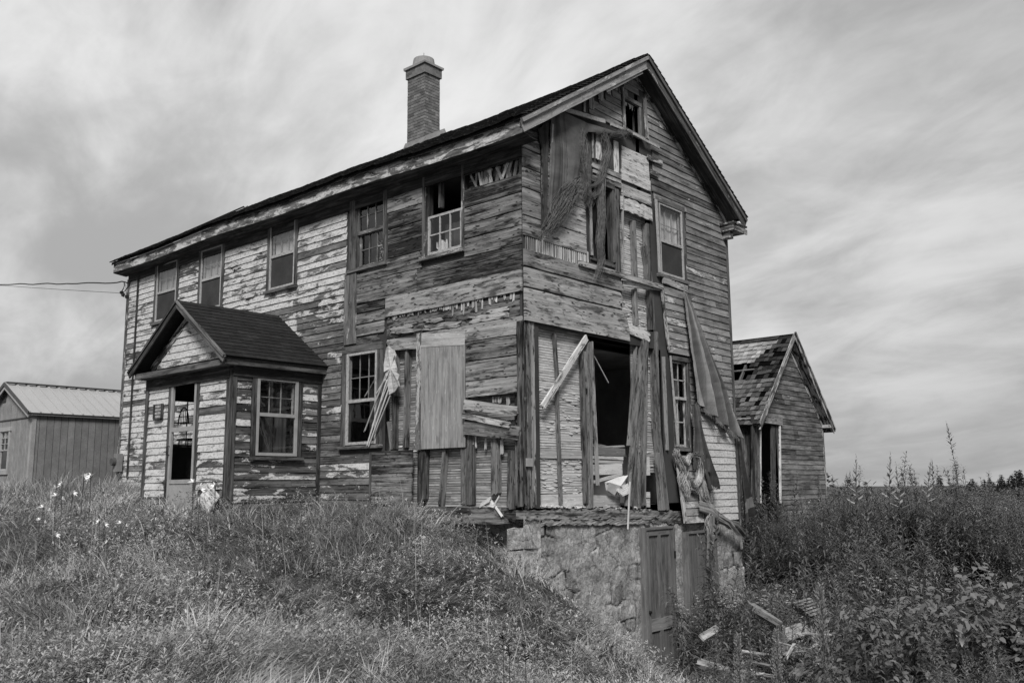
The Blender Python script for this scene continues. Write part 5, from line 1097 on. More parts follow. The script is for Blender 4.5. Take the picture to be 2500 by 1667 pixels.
# ------------------------------------------------------------------ garden shed at the left
SC = dist('S', 81, 1006, 26.); SX, SY, SZ = SC
pk_ = ony('S', 13.4, 938, SY-.15); HW = SX-pk_[0]; ZP_ = pk_[2]; SL = 6.5; zb = -.3
shed = empty('garden_shed', (SX-HW, SY, 0), 'stained plywood garden shed with a ribbed metal roof at the left edge', 'shed')
SF = PL((0, SY, 0), (1, 0, 0), (0, -1, 0)); SS = PL((SX, 0, 0), (0, 1, 0), (1, 0, 0)); mb = MB()
def grooved(mb, pl, u0, u1, v0, v1f, sp, tone):
    u = u0
    while u < u1-.01:
        e = min(u+sp, u1); a, b = u+.006, e-.006; t_ = tone+R.uniform(-.1, .1)
        mb.face([pl.pt(a, v0, 0), pl.pt(b, v0, 0), pl.pt(b, v1f(b), 0), pl.pt(a, v1f(a), 0)], None, t_); mb.face([pl.pt(b, v0, 0), pl.pt(b+.012, v0, 0), pl.pt(b+.012, v1f(b), -.0), pl.pt(b, v1f(b), 0)], None, -.35); u = e  # groove strip lies flush, its shade put into the tone
sw = rect('v', (-60, 830), (150, 785), (102, 1365), (-90, 1390), lambda cr, x, y, P=0: F(cr, x, y, SY)); sw = (sw[1]-.62, sw[1], sw[2], sw[3])
top = lambda u: SZ+(ZP_-SZ)*(1-abs(u-(SX-HW))/HW)-.04
grooved(mb, SF, SX-2*HW, sw[0], zb, top, .1, .75); grooved(mb, SF, sw[1], SX, zb, top, .1, .75); grooved(mb, SF, sw[0], sw[1], zb, lambda u: sw[2], .1, .75)
def gv(mb): 
    u = sw[0]
    while u < sw[1]-.01: e = min(u+.1, sw[1]); mb.face([SF.pt(u+.004, sw[3]), SF.pt(e-.004, sw[3]), SF.pt(e-.004, top(e)), SF.pt(u+.004, top(u))], None, .75); u = e
gv(mb); grooved(mb, SS, SY, SY+SL, zb, lambda u: SZ, .2, .35)
mb.face([(SX-2*HW, SY, zb), (SX-2*HW, SY+SL, zb), (SX-2*HW, SY+SL, SZ), (SX-2*HW, SY, SZ)][::-1]); mb.face([(SX, SY+SL, zb), (SX-2*HW, SY+SL, zb), (SX-2*HW, SY+SL, SZ), (SX, SY+SL, SZ)])
mb.build('wall', M['shedwall'], shed)
mb = MB(); bar(mb, SF, SX-.1, SX+.02, zb, SZ-.02, .0, .02, 1.0); bar(mb, SS, SY-.02, SY+.1, zb, SZ-.02, 0, .02, .9); bar(mb, SF, SX-2*HW, SX, SZ-.14, SZ-.11, .002, .03, .0)
bd(mb, PL((0, SY-.15, 0), (1, 0, 0), (0, -1, 0)), (SX+.12, SZ-.12), (SX-HW, ZP_-.10), .09, 0, .02, tone=1.1); bd(mb, PL((0, SY-.15, 0), (1, 0, 0), (0, -1, 0)), (SX-2*HW-.12, SZ-.12), (SX-HW, ZP_-.10), .09, 0, .02, tone=1.1); bar(mb, SS, SY-.15, SY+SL, SZ-.09, SZ+.0, .08, .1, .5)
mb.split('corner_trim', M['shedwall'], shed)
mb = MB(); T_ = .03; ov = .14
for sgn in (1, -1):
    xe = SX-HW+sgn*(HW+ov); ze = SZ-.02
    n = int((SL+.3)/.3)
    for i in range(n):
        y = SY-.17+i*.3; P0, P1, P2, P3 = V3(xe, y, ze), V3(xe, y+.3, ze), V3(SX-HW, y+.3, ZP_+.02), V3(SX-HW, y, ZP_+.02); q_ = [P0, P1, P2, P3] if sgn > 0 else [P3, P2, P1, P0]
        mb.face(q_, None, .5); r0 = V3(0, 0, .04)
        mb.face([P0+r0+V3(0, .0, 0), P0+V3(0, .045, 0)+r0, P3+V3(0, .045, 0)+r0, P3+r0], None, .5); mb.face([P0+V3(0, .045, 0)+r0, P0+V3(0, .05, 0), P3+V3(0, .05, 0), P3+V3(0, .045, 0)+r0], None, .1); mb.face([P0, P0+r0, P3+r0, P3], None, .1); mb.face([P0, P0+V3(0, .05, 0), P0+V3(0, .045, 0)+r0, P0+r0], None, .1)
mb.build('metal_roof', M['metalroof'], shed)
mb = MB(); SO = PL((0, SY-.18, 0), (1, 0, 0), (0, -1, 0)); bd(mb, SO, (SX+ov+.02, SZ-.03), (SX-HW, ZP_+.01), .10, 0, .02, tone=.5); bd(mb, SO, (SX-2*HW-ov-.02, SZ-.03), (SX-HW, ZP_+.01), .10, 0, .02, tone=.5); box(mb, (SX-HW, SY+SL/2-.1, ZP_+.06), (.22, SL+.1, .03), .5); mb.build('ridge_cap', M['metaldark'], shed)
mb = MB(); A = F('v', 72, 298, SY); 
for k in range(7): bar(mb, SF, A[0]-.13, A[0]+.13, A[1]-.15+k*.045, A[1]-.115+k*.045, .0, .03, .2)
mb.build('vent', M['metaldark'], shed)
mb = MB(); u0, u1, v0, v1 = sw
bar(mb, SF, u0-.09, u0, v0-.1, v1, 0, .035, 1.1); bar(mb, SF, u1, u1+.09, v0-.1, v1, 0, .035, 1.1); bar(mb, SF, u0-.14, u1+.14, v1, v1+.12, 0, .05, 1.1); bar(mb, SF, u0-.09, u1+.09, v0-.12, v0, 0, .045, 1.1); wn = mb.build('window', M['shedwall'], shed)
mb = MB(); vm = (v0+v1)/2; sashbars(mb, SF, (u0, u1, vm, v1), -.02, .015, .03, 2, 3, .018, .6, .95); sashbars(mb, SF, (u0, u1, v0, vm+.03), -.04, -.005, .035, 1, 1, .018, .6, .95); mb.build('sash', M['whiteframe'], wn); glasspane(SF, (u0, u1, v0, v1), -.02, wn); sheet(SF, (u0, u1, v0, v1), -.3, 'curtain', M['dark'], wn); sheet(SF, (u0, u1, v1-.17, v1), -.06, 'blind', M['curtain'], wn)  # dark sheet behind the glass stands in for the unlit shed inside
# ------------------------------------------------------------------ outbuilding behind at the right
OX = -2.0; OG = PL((OX, 0, 0), (0, 1, 0), (1, 0, 0)); g2 = lambda cr, x, y, P=0: Gb(cr, x, y, OX)
oy0 = g2('n', 218, 700)[0]; oy1 = g2('n', 796, 1000)[0]; pkk = g2('n', 590, 150); OE = g2('n', 796, 880)[1]; OLX = -9.
oh = empty('wooden_outbuilding', (OX, (oy0+oy1)/2, -.9), 'weathered grey wooden outbuilding with a holed shingle roof behind the house at the right', 'outbuilding')
ym = (oy0+oy1)/2; OP = pkk[1]-.1; sl = (OP-OE)/(ym-oy0); ork = lambda y: OP-sl*abs(y-ym)
dr = rect('n', (262, 880), (415, 905), (425, 1560), (262, 1560), g2)
ot = [(oy0+.03, -1.), (oy0+.03, OE), (ym, OP), (oy1-.03, OE), (oy1-.03, -1.)]
mb = MB(); cutgrid(mb, OG, oy0, oy1, -1.2, OE, [(dr[0]+.02, dr[1]-.02, -1.2, dr[3])], -.01); mb.face([OG.pt(oy0, OE, -.01), OG.pt(oy1, OE, -.01), OG.pt(ym, OP, -.01)]); OS = PL((0, oy0, 0), (1, 0, 0), (0, -1, 0))
mb.face([(OLX, oy1, -1.2), (OX, oy1, -1.2), (OX, oy1, OE), (OLX, oy1, OE)]); mb.face([(OLX, oy0, -1.2), (OLX, oy1, -1.2), (OLX, oy1, OE), (OLX, oy0, OE)]); mb.face([(OLX, oy0, OE), (OLX, oy1, OE), (OLX, ym, OP)])
mb.build('wall_backing', M['dark'], oh)
mb = MB(); clap(mb, OG, lambda z: minus(polyint(ot, z), [(oy0, dr[1]+.07, -2, dr[3]+.12)], z), -.75, OP, .134, out=.02, paintf=lambda u, v: .16+.15*mnoise.noise(Vector((u*3, v*5, 8.))), tonef=lambda u, v: .30+.2*mnoise.noise(Vector((u*2, v*4, 0.)))+(.12 if v < 1 else 0), rag=.01)
clap(mb, OG, lambda z: [(oy0+.03, dr[1]+.07)] if z > dr[3]+.12 and z < OE else [], dr[3]+.12, OE, .134, paintf=lambda u, v: .1, tonef=lambda u, v: .4)
mb.build('clapboards', M['clap_bare'], oh)
mb = MB()
for (x, y1, w_, tn) in ((195, 1560, .13, .1), (220, 1560, .08, .25), (242, 1560, .06, .35)):
    bd(mb, OG, g2('n', x, 830), g2('n', x, y1), w_, .0, .05, tone=tn, rag=(0, .03))
for k_, (x, w_, tn) in enumerate(((60, .25, .0), (105, .22, .15), (135, .05, .5), (160, .16, .3), (185, .1, .15))):
    xa = ony('n', x, 1000, oy0)[0]; rboard(mb, (xa, oy0-.02, OE-.25), (xa-.02, oy0-.02, -1.2), w_*1.6, .05, (0, -1, 0), tone=tn, wob=.004, rag=(0, .03))
wbk = MB(); wbk.face([(OLX, oy0+.05, -1.2), (OX, oy0+.05, -1.2), (OX, oy0+.05, OE), (OLX, oy0+.05, OE)]); wbk.build('side_wall', M['dark'], oh)
mb.split('door_post', M['post'], oh)
mb = MB(); bd(mb, OG, g2('n', 382, 905), g2('n', 385, 1560), .22, -.05, .04, tone=-.1); bd(mb, OG, g2('n', 422, 905), g2('n', 428, 1560), .04, .0, .05, tone=.9); bd(mb, OG, g2('n', 258, 880), g2('n', 262, 1560), .04, .0, .04, tone=.8); bd(mb, OG, g2('n', 250, 838), g2('n', 438, 868), .20, .01, .05, tone=.3); mb.build('door_frame', M['plank_pale'], oh)
mb = MB(); bar(mb, OG, oy1-.05, oy1+.02, -1., OE, 0, .03, .3); XO = OX+.25; OO = PL((XO, 0, 0), (0, 1, 0), (1, 0, 0)); OH = .28
def orb(y0, y1, off, w_, n, t, tn): bd(mb, OO, (y0, ork(y0)+.13-off), (y1, ork(y1)+.13-off), w_, n, t, tone=tn, rag=(.03, 0))
orb(oy0-OH, ym, .10, .13, -.01, .02, .5); orb(oy0-OH, ym, .22, .06, -.03, .03, .3); orb(oy1+OH, ym, .10, .13, -.01, .02, .2); orb(oy1+OH, ym, .02, .05, 0, .05, .4); bd(mb, OG, (ym, ork(ym)-.08), (oy1, ork(oy1)-.08), .16, .002, .02, tone=.05)
for y0 in (oy0-OH+.05, oy1+OH-.05):
    A, B = V3(OX+.12, y0, ork(y0)+.0), V3(OX+.12, ym, ork(ym)+.0); rboard(mb, A, B, .25, .012, (0, .5, -.8) if y0 > ym else (0, -.5, -.8), tone=.1)
box(mb, (OX+.12, oy1+.12, OE-.1), (.26, .36, .09), .3); box(mb, (OX-1.5, oy0-.14, OE-.13), (3.2, .05, .16), .25); box(mb, (OX-1.5, oy0-.08, OE-.25), (3.2, .1, .1), .15)
mb.split('rake_board', M['trim'], oh)
mb = MB()
for k, y in enumerate(np.linspace(oy0, ym, 6)): rboard(mb, (OLX, y, ork(y)-.02), (OX+.2, y, ork(y)-.02), .05, .03, (0, -.6, .8), tone=.5)
x_ = OLX
for k in range(8): rboard(mb, (OLX+.8*k+.5, oy0-OH, ork(oy0-OH)-.1), (OLX+.8*k+.5, ym, OP-.1), .05, .08, (0, -.6, .8), tone=.3)
mb.split('rafter', M['post'], oh)
rfm = MB(); XW = XO-OLX
Lo = math.hypot(ym-oy0+OH, (ym-oy0+OH)*sl); rows = 20; e0 = (OLX, oy0-OH, ork(oy0-OH)+.06)
hx0, hx1 = [onx('n', x, 440, OX)[0] for x in (40, 240)]
def fracpix(x, y):                              # roof coordinates (distance along, row) of a survey pixel on the near slope
    d = ray('n', x, y); nrm = V3(0, -sl, 1); P = V3(0, oy0-OH, ork(oy0-OH)+.06); t = ((P-CAM)@nrm)/(d@nrm); q_ = CAM+t*d; return q_[0]-OLX, math.hypot(q_[1]-oy0+OH, q_[2]-ork(oy0-OH)-.06)/Lo*rows
ha, hb = fracpix(160, 500), fracpix(60, 410); r1, r2 = fracpix(120, 522)[1], fracpix(120, 400)[1]; xe1 = fracpix(200, 450)[0]
pa, pb, pc, pd4 = fracpix(500, 215), fracpix(260, 212), fracpix(60, 400), fracpix(330, 385)
def oskip(a, r_, b): return r1-.3 < r_ < r2-.2 and a < xe1+.2*math.sin(r_*2.3)
def otone(a, r_):
    lo_r, hi_r = pc[1]-.3, pb[1]-.2
    if lo_r < r_ < hi_r and a < XW-.45+.12*(r_-hi_r) and mnoise.noise(Vector((a*.8, r_*.35, 4.))) > -.34: return 1.75+R.gauss(0, .12)
    if r_ <= r1-.3: return .8+R.gauss(0, .22)
    return .45
M['oldshake'] = flat('bare_wood_shingle', .21, .9, .1, .35, 6, fine=.4, tone=True, bmp=.6)
us_ = MB(); shingles(us_, e0, (XW, 0, 0), (0, ym-oy0+OH, (ym-oy0+OH)*sl), rows, Lo/rows, .13, .01, jit=.03, lift=.02, tonef=lambda a, r_: (otone(a, r_)-.45)*1.1-.38 , skip=lambda a, r_, b: oskip(a, r_, b) or (r_ >= pb[1]-.2))
deckm = MB()
for r_ in range(rows):
    f0, f1 = r_/rows, (r_+1)/rows; hole = r1-.3 < r_ < r2-.2; xa, xb = OLX+(xe1 if hole else 0), XO-.03
    if hole and r_ % 2 == 0: pass
    yy = lambda f: oy0-OH+(ym-oy0+OH)*f; zz_ = lambda f: ork(oy0-OH)+.04+(ym-oy0+OH)*sl*f
    deckm.face([V3(xa, yy(f0), zz_(f0)), V3(xb, yy(f0), zz_(f0)), V3(xb, yy(f1), zz_(f1)), V3(xa, yy(f1), zz_(f1))], None, .3)
deckm.face([V3(OLX, oy1+OH, ork(oy1+OH)+.04), V3(XO, oy1+OH, ork(oy1+OH)+.04), V3(XO, ym, OP+.06), V3(OLX, ym, OP+.06)], None, .3)
orf = deckm.build('roof', M['shingle'], oh); us_.build('bare_shingles', M['oldshake'], orf)
ts = MB(); shingles(ts, e0, (XW, 0, 0), (0, ym-oy0+OH, (ym-oy0+OH)*sl), rows, Lo/rows, .28, .012, jit=.03, lift=.03, skip=lambda a, r_, b: r_ < pb[1]-.2 or (r_ < pb[1]+1.5 and mnoise.noise(Vector((a*.9, r_*.8, 3))) > .1))
shingles(ts, (OLX, oy1+OH, ork(oy1+OH)+.06), (XW, 0, 0), (0, -(ym-oy0+OH), (ym-oy0+OH)*sl), rows, Lo/rows, .28, .012, jit=.02, lift=.02); ts.build('asphalt_shingles', M['shingle_old'], orf)
mb = MB(); bd(mb, OG, g2('n', 270, 1100), g2('n', 340, 1085), .03, -.3, .02, tone=.9); 
for i in range(14): p = g2('n', R.uniform(270, 335), R.uniform(1180, 1400)); box(mb, OG.pt(p[0], p[1], -.5), (.1, R.uniform(.05, .2), R.uniform(.05, .3)), R.uniform(0, .6), R.uniform(0, 1), .02)
mb.build('stored_lumber', M['post'], oh)
# ================================================================== GROUND AND PLANTS
CT = [(8.73,-10.2,-1.35),(5,-7.5,-1.55),(2,-6,-1.4),(-2,-6,-1.0),(-6,-7,-.75),(-12,-7,-.35),(-18,-5,-.15),(-22,2,-.1),(-12.9,-.4,.22),(-10,-.6,.12),(-8,-2.2,-.02),(-5,-2.2,-.08),(-3.5,-.4,-.12),
 (-2.2,-.5,-.22),(-1,-.6,-.38),(-.1,-.5,-.75),(.3,.3,-1.0),(.3,1.0,-1.72),(.3,1.7,-2.1),(.3,2.7,-2.4),(.4,3.5,-2.78),(.5,4.5,-2.75),(.4,5.4,-2.55),(.3,6.4,-2.1),(2,3,-2.75),(1.2,-1.2,-1.75),(2,.8,-2.55),(-2,-3,-.62),(-6,-4,-.4),(2,-3,-1.65),
 (4,-1,-2.3),(4,3,-2.45),(7,0,-2.1),(7,-5,-1.6),(11,-6,-1.5),(12,2,-1.9),(3,6.5,-2.0),(1,9,-1.2),(-2,11,-.95),(-2,15,-.95),(4,10,-1.25),(9,8,-2.0),(3,16,-1.0),(10,18,-2.2),(18,5,-2.6),
 (-14,8,.1),(-14,15,-.2),(-6,18,-.6),(-30,-10,-.1),(-30,20,-.3),(0,40,-1.6),(25,40,-3.2),(40,0,-3),(20,-30,-1.8),(-20,-35,-.8),(-40,-20,-.3),(-30,45,-1.2),(45,45,-3.6)]
CP = np.array(CT, float)
def _k(d2): return np.where(d2 > 1e-12, .5*d2*np.log(np.maximum(d2, 1e-12)), 0.)
d2 = ((CP[:, None, :2]-CP[None, :, :2])**2).sum(-1); n = len(CP); A = np.zeros((n+3, n+3)); A[:n, :n] = _k(d2)+np.eye(n)*.6; A[:n, n] = 1; A[:n, n+1:] = CP[:, :2]; A[n:, :n] = A[:n, n:].T
WT = np.linalg.solve(A, np.concatenate([CP[:, 2], np.zeros(3)]))
def vn(x, y, s, seed=0):                        # smooth value noise, 0..1
    g_ = np.random.RandomState(100+seed).rand(64, 64); X, Y = x/s, y/s; i, j = np.floor(X).astype(int), np.floor(Y).astype(int); fx, fy = X-i, Y-j; fx, fy = fx*fx*(3-2*fx), fy*fy*(3-2*fy); i, j, i1, j1 = i % 64, j % 64, (i+1) % 64, (j+1) % 64
    return (g_[i, j]*(1-fx)+g_[i1, j]*fx)*(1-fy)+(g_[i, j1]*(1-fx)+g_[i1, j1]*fx)*fy
def ground(x, y):
    x, y = np.asarray(x, float), np.asarray(y, float); sh = x.shape; X, Y = x.ravel(), y.ravel(); r = np.hypot(X, Y); f = np.clip(r, 0, 48)/np.maximum(r, 1e-6); xx, yy = X*f, Y*f
    out = np.full(X.shape, WT[n]) + WT[n+1]*xx + WT[n+2]*yy
    for i in range(n): out = out + WT[i]*_k((xx-CP[i, 0])**2+(yy-CP[i, 1])**2)
    far = np.clip((r-48)/150, 0, 1); out = out*(1-far)+(-3.6)*far
    bump_ = (vn(X, Y, .9, 1)-.5)*.36+(vn(X, Y, .35, 2)-.5)*.10; near_wall = (X < .5) & (X > -13.2) & (Y > -.8) & (Y < 7)
    return (out + np.where(near_wall, .15, 1.)*bump_).reshape(sh)
def axis_(lo, hi, core0, core1, st, grow=1.16):
    a = list(np.arange(core0, core1, st)); s = st; x = core1
    while x < hi: a.append(x); s *= grow; x += s
    a.append(hi); s = st; x = core0-st; b = []
    while x > lo: b.append(x); s *= grow; x -= s
    b.append(lo); return np.array(b[::-1]+a)
gx, gy = axis_(-1200, 1200, -18, 16, .2), axis_(-1200, 1200, -12, 20, .2); GX, GY = np.meshgrid(gx, gy); GZ = ground(GX, GY); idx = np.arange(GX.size).reshape(GX.shape)
Q = np.stack([idx[:-1, :-1], idx[:-1, 1:], idx[1:, 1:], idx[1:, :-1]], -1).reshape(-1, 4)
go = npmesh('ground', np.stack([GX.ravel(), GY.ravel(), GZ.ravel()], 1), Q.reshape(-1), np.full(len(Q), 4), np.full(len(Q), .5), M['earth'], smooth=True); tag(go, kind='structure')
def projN(P):
    q_ = P-CAM; w = q_@FWD; return 1250+FPX*(q_@RIGHT)/w, 833.5-FPX*(q_@UP)/w, w
def blocked(x, y): return ((x < .12) & (x > -12.9) & (y > -.02) & (y < 6.6)) | ((x < -4.85) & (x > -7.85) & (y > -1.95) & (y < .1)) | ((x < SX+.1) & (x > SX-2*HW-.1) & (y > SY-.1) & (y < SY+SL)) | ((x < OX+.05) & (y > oy0-.05) & (y < oy1+.05) & (x > OLX))
def az_pts(N, u0, u1, r0, r1, pw=1.):            # scatter over the ground in front of the camera, denser nearby
    u = RS.uniform(u0, u1, N); t = RS.rand(N)**pw; r = 1/(1/r0+(1/r1-1/r0)*t); d = FWD[None, :2]+((u-1250)/FPX)[:, None]*RIGHT[None, :2]; d /= np.linalg.norm(d, axis=1)[:, None]
    x, y = CAM[0]+d[:, 0]*r, CAM[1]+d[:, 1]*r; k = ~blocked(x, y); return x[k], y[k], r[k], u[k]
# ---- grass: bent tapering blades
def blades(x, y, r, h, w, az, lean, curl, tone, seg=4):
    N = len(x); z = ground(x, y)-.03; base = np.stack([x, y, z], 1); dirv_ = np.stack([np.cos(az), np.sin(az), np.zeros(N)], 1)
    fa = az+np.pi/2+RS.uniform(-.9, .9, N); side = np.stack([np.cos(fa), np.sin(fa), np.zeros(N)], 1)
    P = base.copy(); V_ = [P-side*w[:, None]/2, P+side*w[:, None]/2]; ang = lean.copy()
    for k in range(1, seg+1):
        st_ = (h/seg)[:, None]; P = P + dirv_*np.sin(ang)[:, None]*st_ + np.array([0, 0, 1])*np.cos(ang)[:, None]*st_; ang = ang+curl/seg
        if k < seg: ww = (w*(1-(k/seg)**1.6*.8))[:, None]/2; V_ += [P-side*ww, P+side*ww]
        else: V_.append(P)
    nv = 2*seg+1; VV = np.stack(V_, 1).reshape(-1, 3); b = (np.arange(N)*nv)[:, None]
    quads = np.concatenate([b+np.array([[2*k, 2*k+1, 2*k+3, 2*k+2]]) for k in range(seg-1)], 1); tri = b+np.array([[2*seg-2, 2*seg-1, 2*seg]]); loops = np.concatenate([quads, tri], 1).ravel()
    cnt = np.tile(np.array([4]*(seg-1)+[3]), N); return VV, loops, cnt, np.repeat(tone, seg)
def join(parts):
    off = 0; V_, L_, C_, T_ = [], [], [], []
    for v, l, c, t in parts: V_.append(v); L_.append(l+off); C_.append(c); T_.append(t); off += len(v)
    return np.concatenate(V_), np.concatenate(L_), np.concatenate(C_), np.concatenate(T_)
def rightzone(x, y, u): return (u > 1700) & (x > .2)
parts = []
for (N, u0, u1, r0, r1, kind) in ((17000, -160, 1780, 5.2, 24, 'tuft'), (60000, -120, 1760, 5.5, 24, 'lodged'), (42000, -120, 1300, 12.5, 26, 'erect'), (26000, -120, 900, 18, 60, 'erect'), (34000, 1650, 2600, 6, 30, 'right')):
    x, y, r, u = az_pts(N, u0, u1, r0, r1, .9 if kind != 'right' else .8); m = len(x); f1, f2, f3 = vn(x, y, 1.6, 5), vn(x, y, .5, 6), vn(x, y, 3.2, 7)
    patch = np.clip((vn(x, y, 1.15, 9)-.32)*4, 0, 1)
    if kind == 'tuft':                        # tussocks combed over by wind and rain, all blades of one falling the same way
        keep_ = RS.rand(m) < .5+.5*patch; x, y, r, f1, f2, f3, patch = [q_[keep_] for q_ in (x, y, r, f1, f2, f3, patch)]; m = len(x); nb = 13
        a0 = f1*8+vn(x, y, 4., 8)*6+RS.normal(0, .3, m); h0 = (.24+.46*vn(x, y, 1.9, 12))*np.clip(r/9, .6, 1)*RS.uniform(.7, 1.2, m); l0 = RS.uniform(.6, 1.3, m); c0_ = RS.uniform(.5, 1.5, m); t0_ = np.clip(.04+1.0*vn(x, y, .7, 13)+RS.normal(0, .10, m), 0, 1)
        rp_ = lambda q_: np.repeat(q_, nb); M_ = m*nb; x2, y2 = rp_(x)+RS.normal(0, .035, M_), rp_(y)+RS.normal(0, .035, M_); ok_ = ~blocked(x2, y2); nc = (x2 > .1) & (x2 < 1.6) & (y2 > .6) & (y2 < 5.5)
        hh_ = rp_(h0)*RS.uniform(.55, 1.2, M_)*np.where(nc, .55, 1.); parts.append(blades(x2[ok_], y2[ok_], rp_(r)[ok_], hh_[ok_], (RS.uniform(.005, .0125, M_)*(.9+rp_(r)/26))[ok_], (rp_(a0)+RS.normal(0, .4, M_))[ok_], np.clip(rp_(l0)+RS.normal(0, .2, M_), 0, 1.4)[ok_], (rp_(c0_)+RS.normal(0, .2, M_))[ok_], np.clip(rp_(t0_)+RS.normal(0, .09, M_)+(RS.rand(M_) > .82)*.45, 0, 1)[ok_])); continue
    if kind == 'lodged':
        az = f1*9+f3*5+RS.normal(0, .5, m); h = RS.uniform(.14, .45, m)*(.45+.9*f3); lean = RS.uniform(.2, 1.2, m)*(.6+.7*f2); curl = RS.uniform(.5, 1.6, m); w = RS.uniform(.004, .0085, m)
        tone = np.clip(.12+.40*f1*f2*1.7+.12*patch+RS.normal(0, .11, m)+(RS.rand(m) > .94)*.45, 0, 1); k = (RS.rand(m) < .3+.7*patch)
    elif kind == 'erect':
        az = RS.uniform(0, 6.28, m); h = RS.uniform(.16, .46, m)*(.5+.8*f2); lean = RS.uniform(.0, .9, m); curl = RS.uniform(.4, 2.2, m); w = RS.uniform(.003, .007, m)*(1+r/40); tone = np.clip(.18+.4*f2+RS.normal(0, .16, m)+(RS.rand(m) > .92)*.35, 0, 1)
        dd = np.abs(y+.2); k = (dd < 2.6) | (RS.rand(m) < .2) | (x < -9.5); h = np.where((y > -1.2) & (x > -4), h*.75, h); h = np.where(x < -10.5, h*1.3, h)
    else:
        az = f1*6+RS.normal(0, .8, m); h = RS.uniform(.2, .6, m); lean = RS.uniform(.1, .8, m); curl = RS.uniform(.5, 1.6, m); w = RS.uniform(.004, .009, m); tone = np.clip(.2+.35*f1+RS.normal(0, .2, m), 0, 1); k = (r < 9.5) | (RS.rand(m) < .3)
    near_cellar = (x > .1) & (x < 1.6) & (y > .6) & (y < 5.5); h = np.where(near_cellar, h*.6, h)
    parts.append(blades(x[k], y[k], r[k], h[k], (w*(.9+r/26))[k], az[k], lean[k], curl[k], tone[k]))
x, y, r, u = az_pts(260, -120, 1400, 9, 22, .9); m = len(x)        # a few tall seed stalks
parts.append(blades(x, y, r, RS.uniform(.5, .85, m), np.full(m, .006), RS.uniform(0, 6.28, m), RS.uniform(0, .25, m), RS.uniform(.1, .6, m), RS.uniform(.5, 1, m)))
v, l, c, t = join(parts); tag(npmesh('grass', v, l, c, t, M['grass']), kind='stuff', label='long tangled grass bent over on the bank in front of the house')
# ---- leafy ground cover: little whorls of pointed leaves on stalks
def leaves(B, D, Nn, L, Wd, droop, tone):
    """three-part pointed leaves from points B along D, widened across D x N"""
    S = np.cross(D, Nn); S /= np.linalg.norm(S, axis=1)[:, None]+1e-9; L, Wd, dr_ = L[:, None], Wd[:, None], droop[:, None]; dn = np.array([0, 0, -1.])
    M1 = B+D*L*.33-dn*0+dn*dr_*.08*L; M2 = B+D*L*.68+dn*dr_*.38*L; T = B+D*L*.96+dn*dr_*.9*L
    VV = np.stack([B, M1-S*Wd*.48, M1+S*Wd*.48, M2-S*Wd*.38, M2+S*Wd*.38, T], 1).reshape(-1, 3); N = len(B); b = (np.arange(N)*6)[:, None]
    return VV, np.concatenate([b+np.array([[0, 1, 2]]), b+np.array([[1, 3, 4, 2]]), b+np.array([[3, 5, 4]])], 1).ravel(), np.tile([3, 4, 3], N), np.repeat(tone, 3)
def sprigs(x, y, h, nl, ll, lw, tone, up=.55):
    N = len(x); z = ground(x, y); tilt = RS.normal(0, .16, (N, 2)); top = np.stack([x+tilt[:, 0]*h*2, y+tilt[:, 1]*h*2, z+h], 1); base = np.stack([x, y, z], 1)
    f = RS.beta(3.2, 1., (N, nl)); a = RS.uniform(0, 6.28, (N, 1))+np.arange(nl)*2.4; B = base[:, None]+(top-base)[:, None]*f[..., None]
    el_ = up+RS.uniform(-.35, .35, (N, nl))+(f-.8)*1.2; D = np.stack([np.cos(a)*np.cos(el_), np.sin(a)*np.cos(el_), np.sin(el_)], -1); Nn = np.stack([-np.cos(a)*np.sin(el_), -np.sin(a)*np.sin(el_), np.cos(el_)], -1)+RS.normal(0, .25, (N, nl, 3))
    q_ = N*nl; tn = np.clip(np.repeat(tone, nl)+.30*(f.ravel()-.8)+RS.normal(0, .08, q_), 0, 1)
    return leaves(B.reshape(q_, 3), D.reshape(q_, 3), Nn.reshape(q_, 3), (ll*RS.uniform(.6, 1.2, (N, nl))).ravel(), (lw*RS.uniform(.7, 1.2, (N, nl))).ravel(), np.full(q_, .25), tn)
x, y, r, u = az_pts(24000, -120, 1800, 5.8, 20, .95); pf = vn(x, y, 1.1, 21)*.6+vn(x, y, .4, 22)*.4; k = pf > .44+RS.uniform(-.1, .1, len(x)); k &= ~((x > .1) & (x < 1.2) & (y > .2) & (y < 5)) | (RS.rand(len(x)) < .5)
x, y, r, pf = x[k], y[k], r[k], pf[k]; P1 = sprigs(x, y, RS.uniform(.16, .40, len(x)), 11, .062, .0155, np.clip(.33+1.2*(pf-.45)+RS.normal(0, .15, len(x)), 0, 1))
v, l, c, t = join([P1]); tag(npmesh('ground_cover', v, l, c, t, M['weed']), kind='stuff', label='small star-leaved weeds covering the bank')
# ---- fireweed: tall stems with drooping narrow leaves
def fireweed_arrays(H, nl, spike, seed, ll=.12):
    rs = np.random.RandomState(seed); bend = rs.normal(0, .07, 2)
    def axis_pt(t): return np.stack([bend[0]*t**2*H, bend[1]*t**2*H, t*H], -1)
    f = np.linspace(.12, .98 if not spike else .80, nl)+rs.normal(0, .01, nl); a = np.arange(nl)*2.4+rs.normal(0, .2, nl); el_ = np.linspace(.0, .85, nl)+rs.normal(0, .12, nl); D = np.stack([np.cos(a)*np.cos(el_), np.sin(a)*np.cos(el_), np.sin(el_)], -1); Nn = np.stack([-np.cos(a)*np.sin(el_), -np.sin(a)*np.sin(el_), np.cos(el_)], -1)
    L = ll*(1.1-.55*(f/f.max())**3)*rs.uniform(.8, 1.15, nl); return axis_pt(f), D, Nn, L, L*.135, rs.uniform(.3, .9, nl), axis_pt
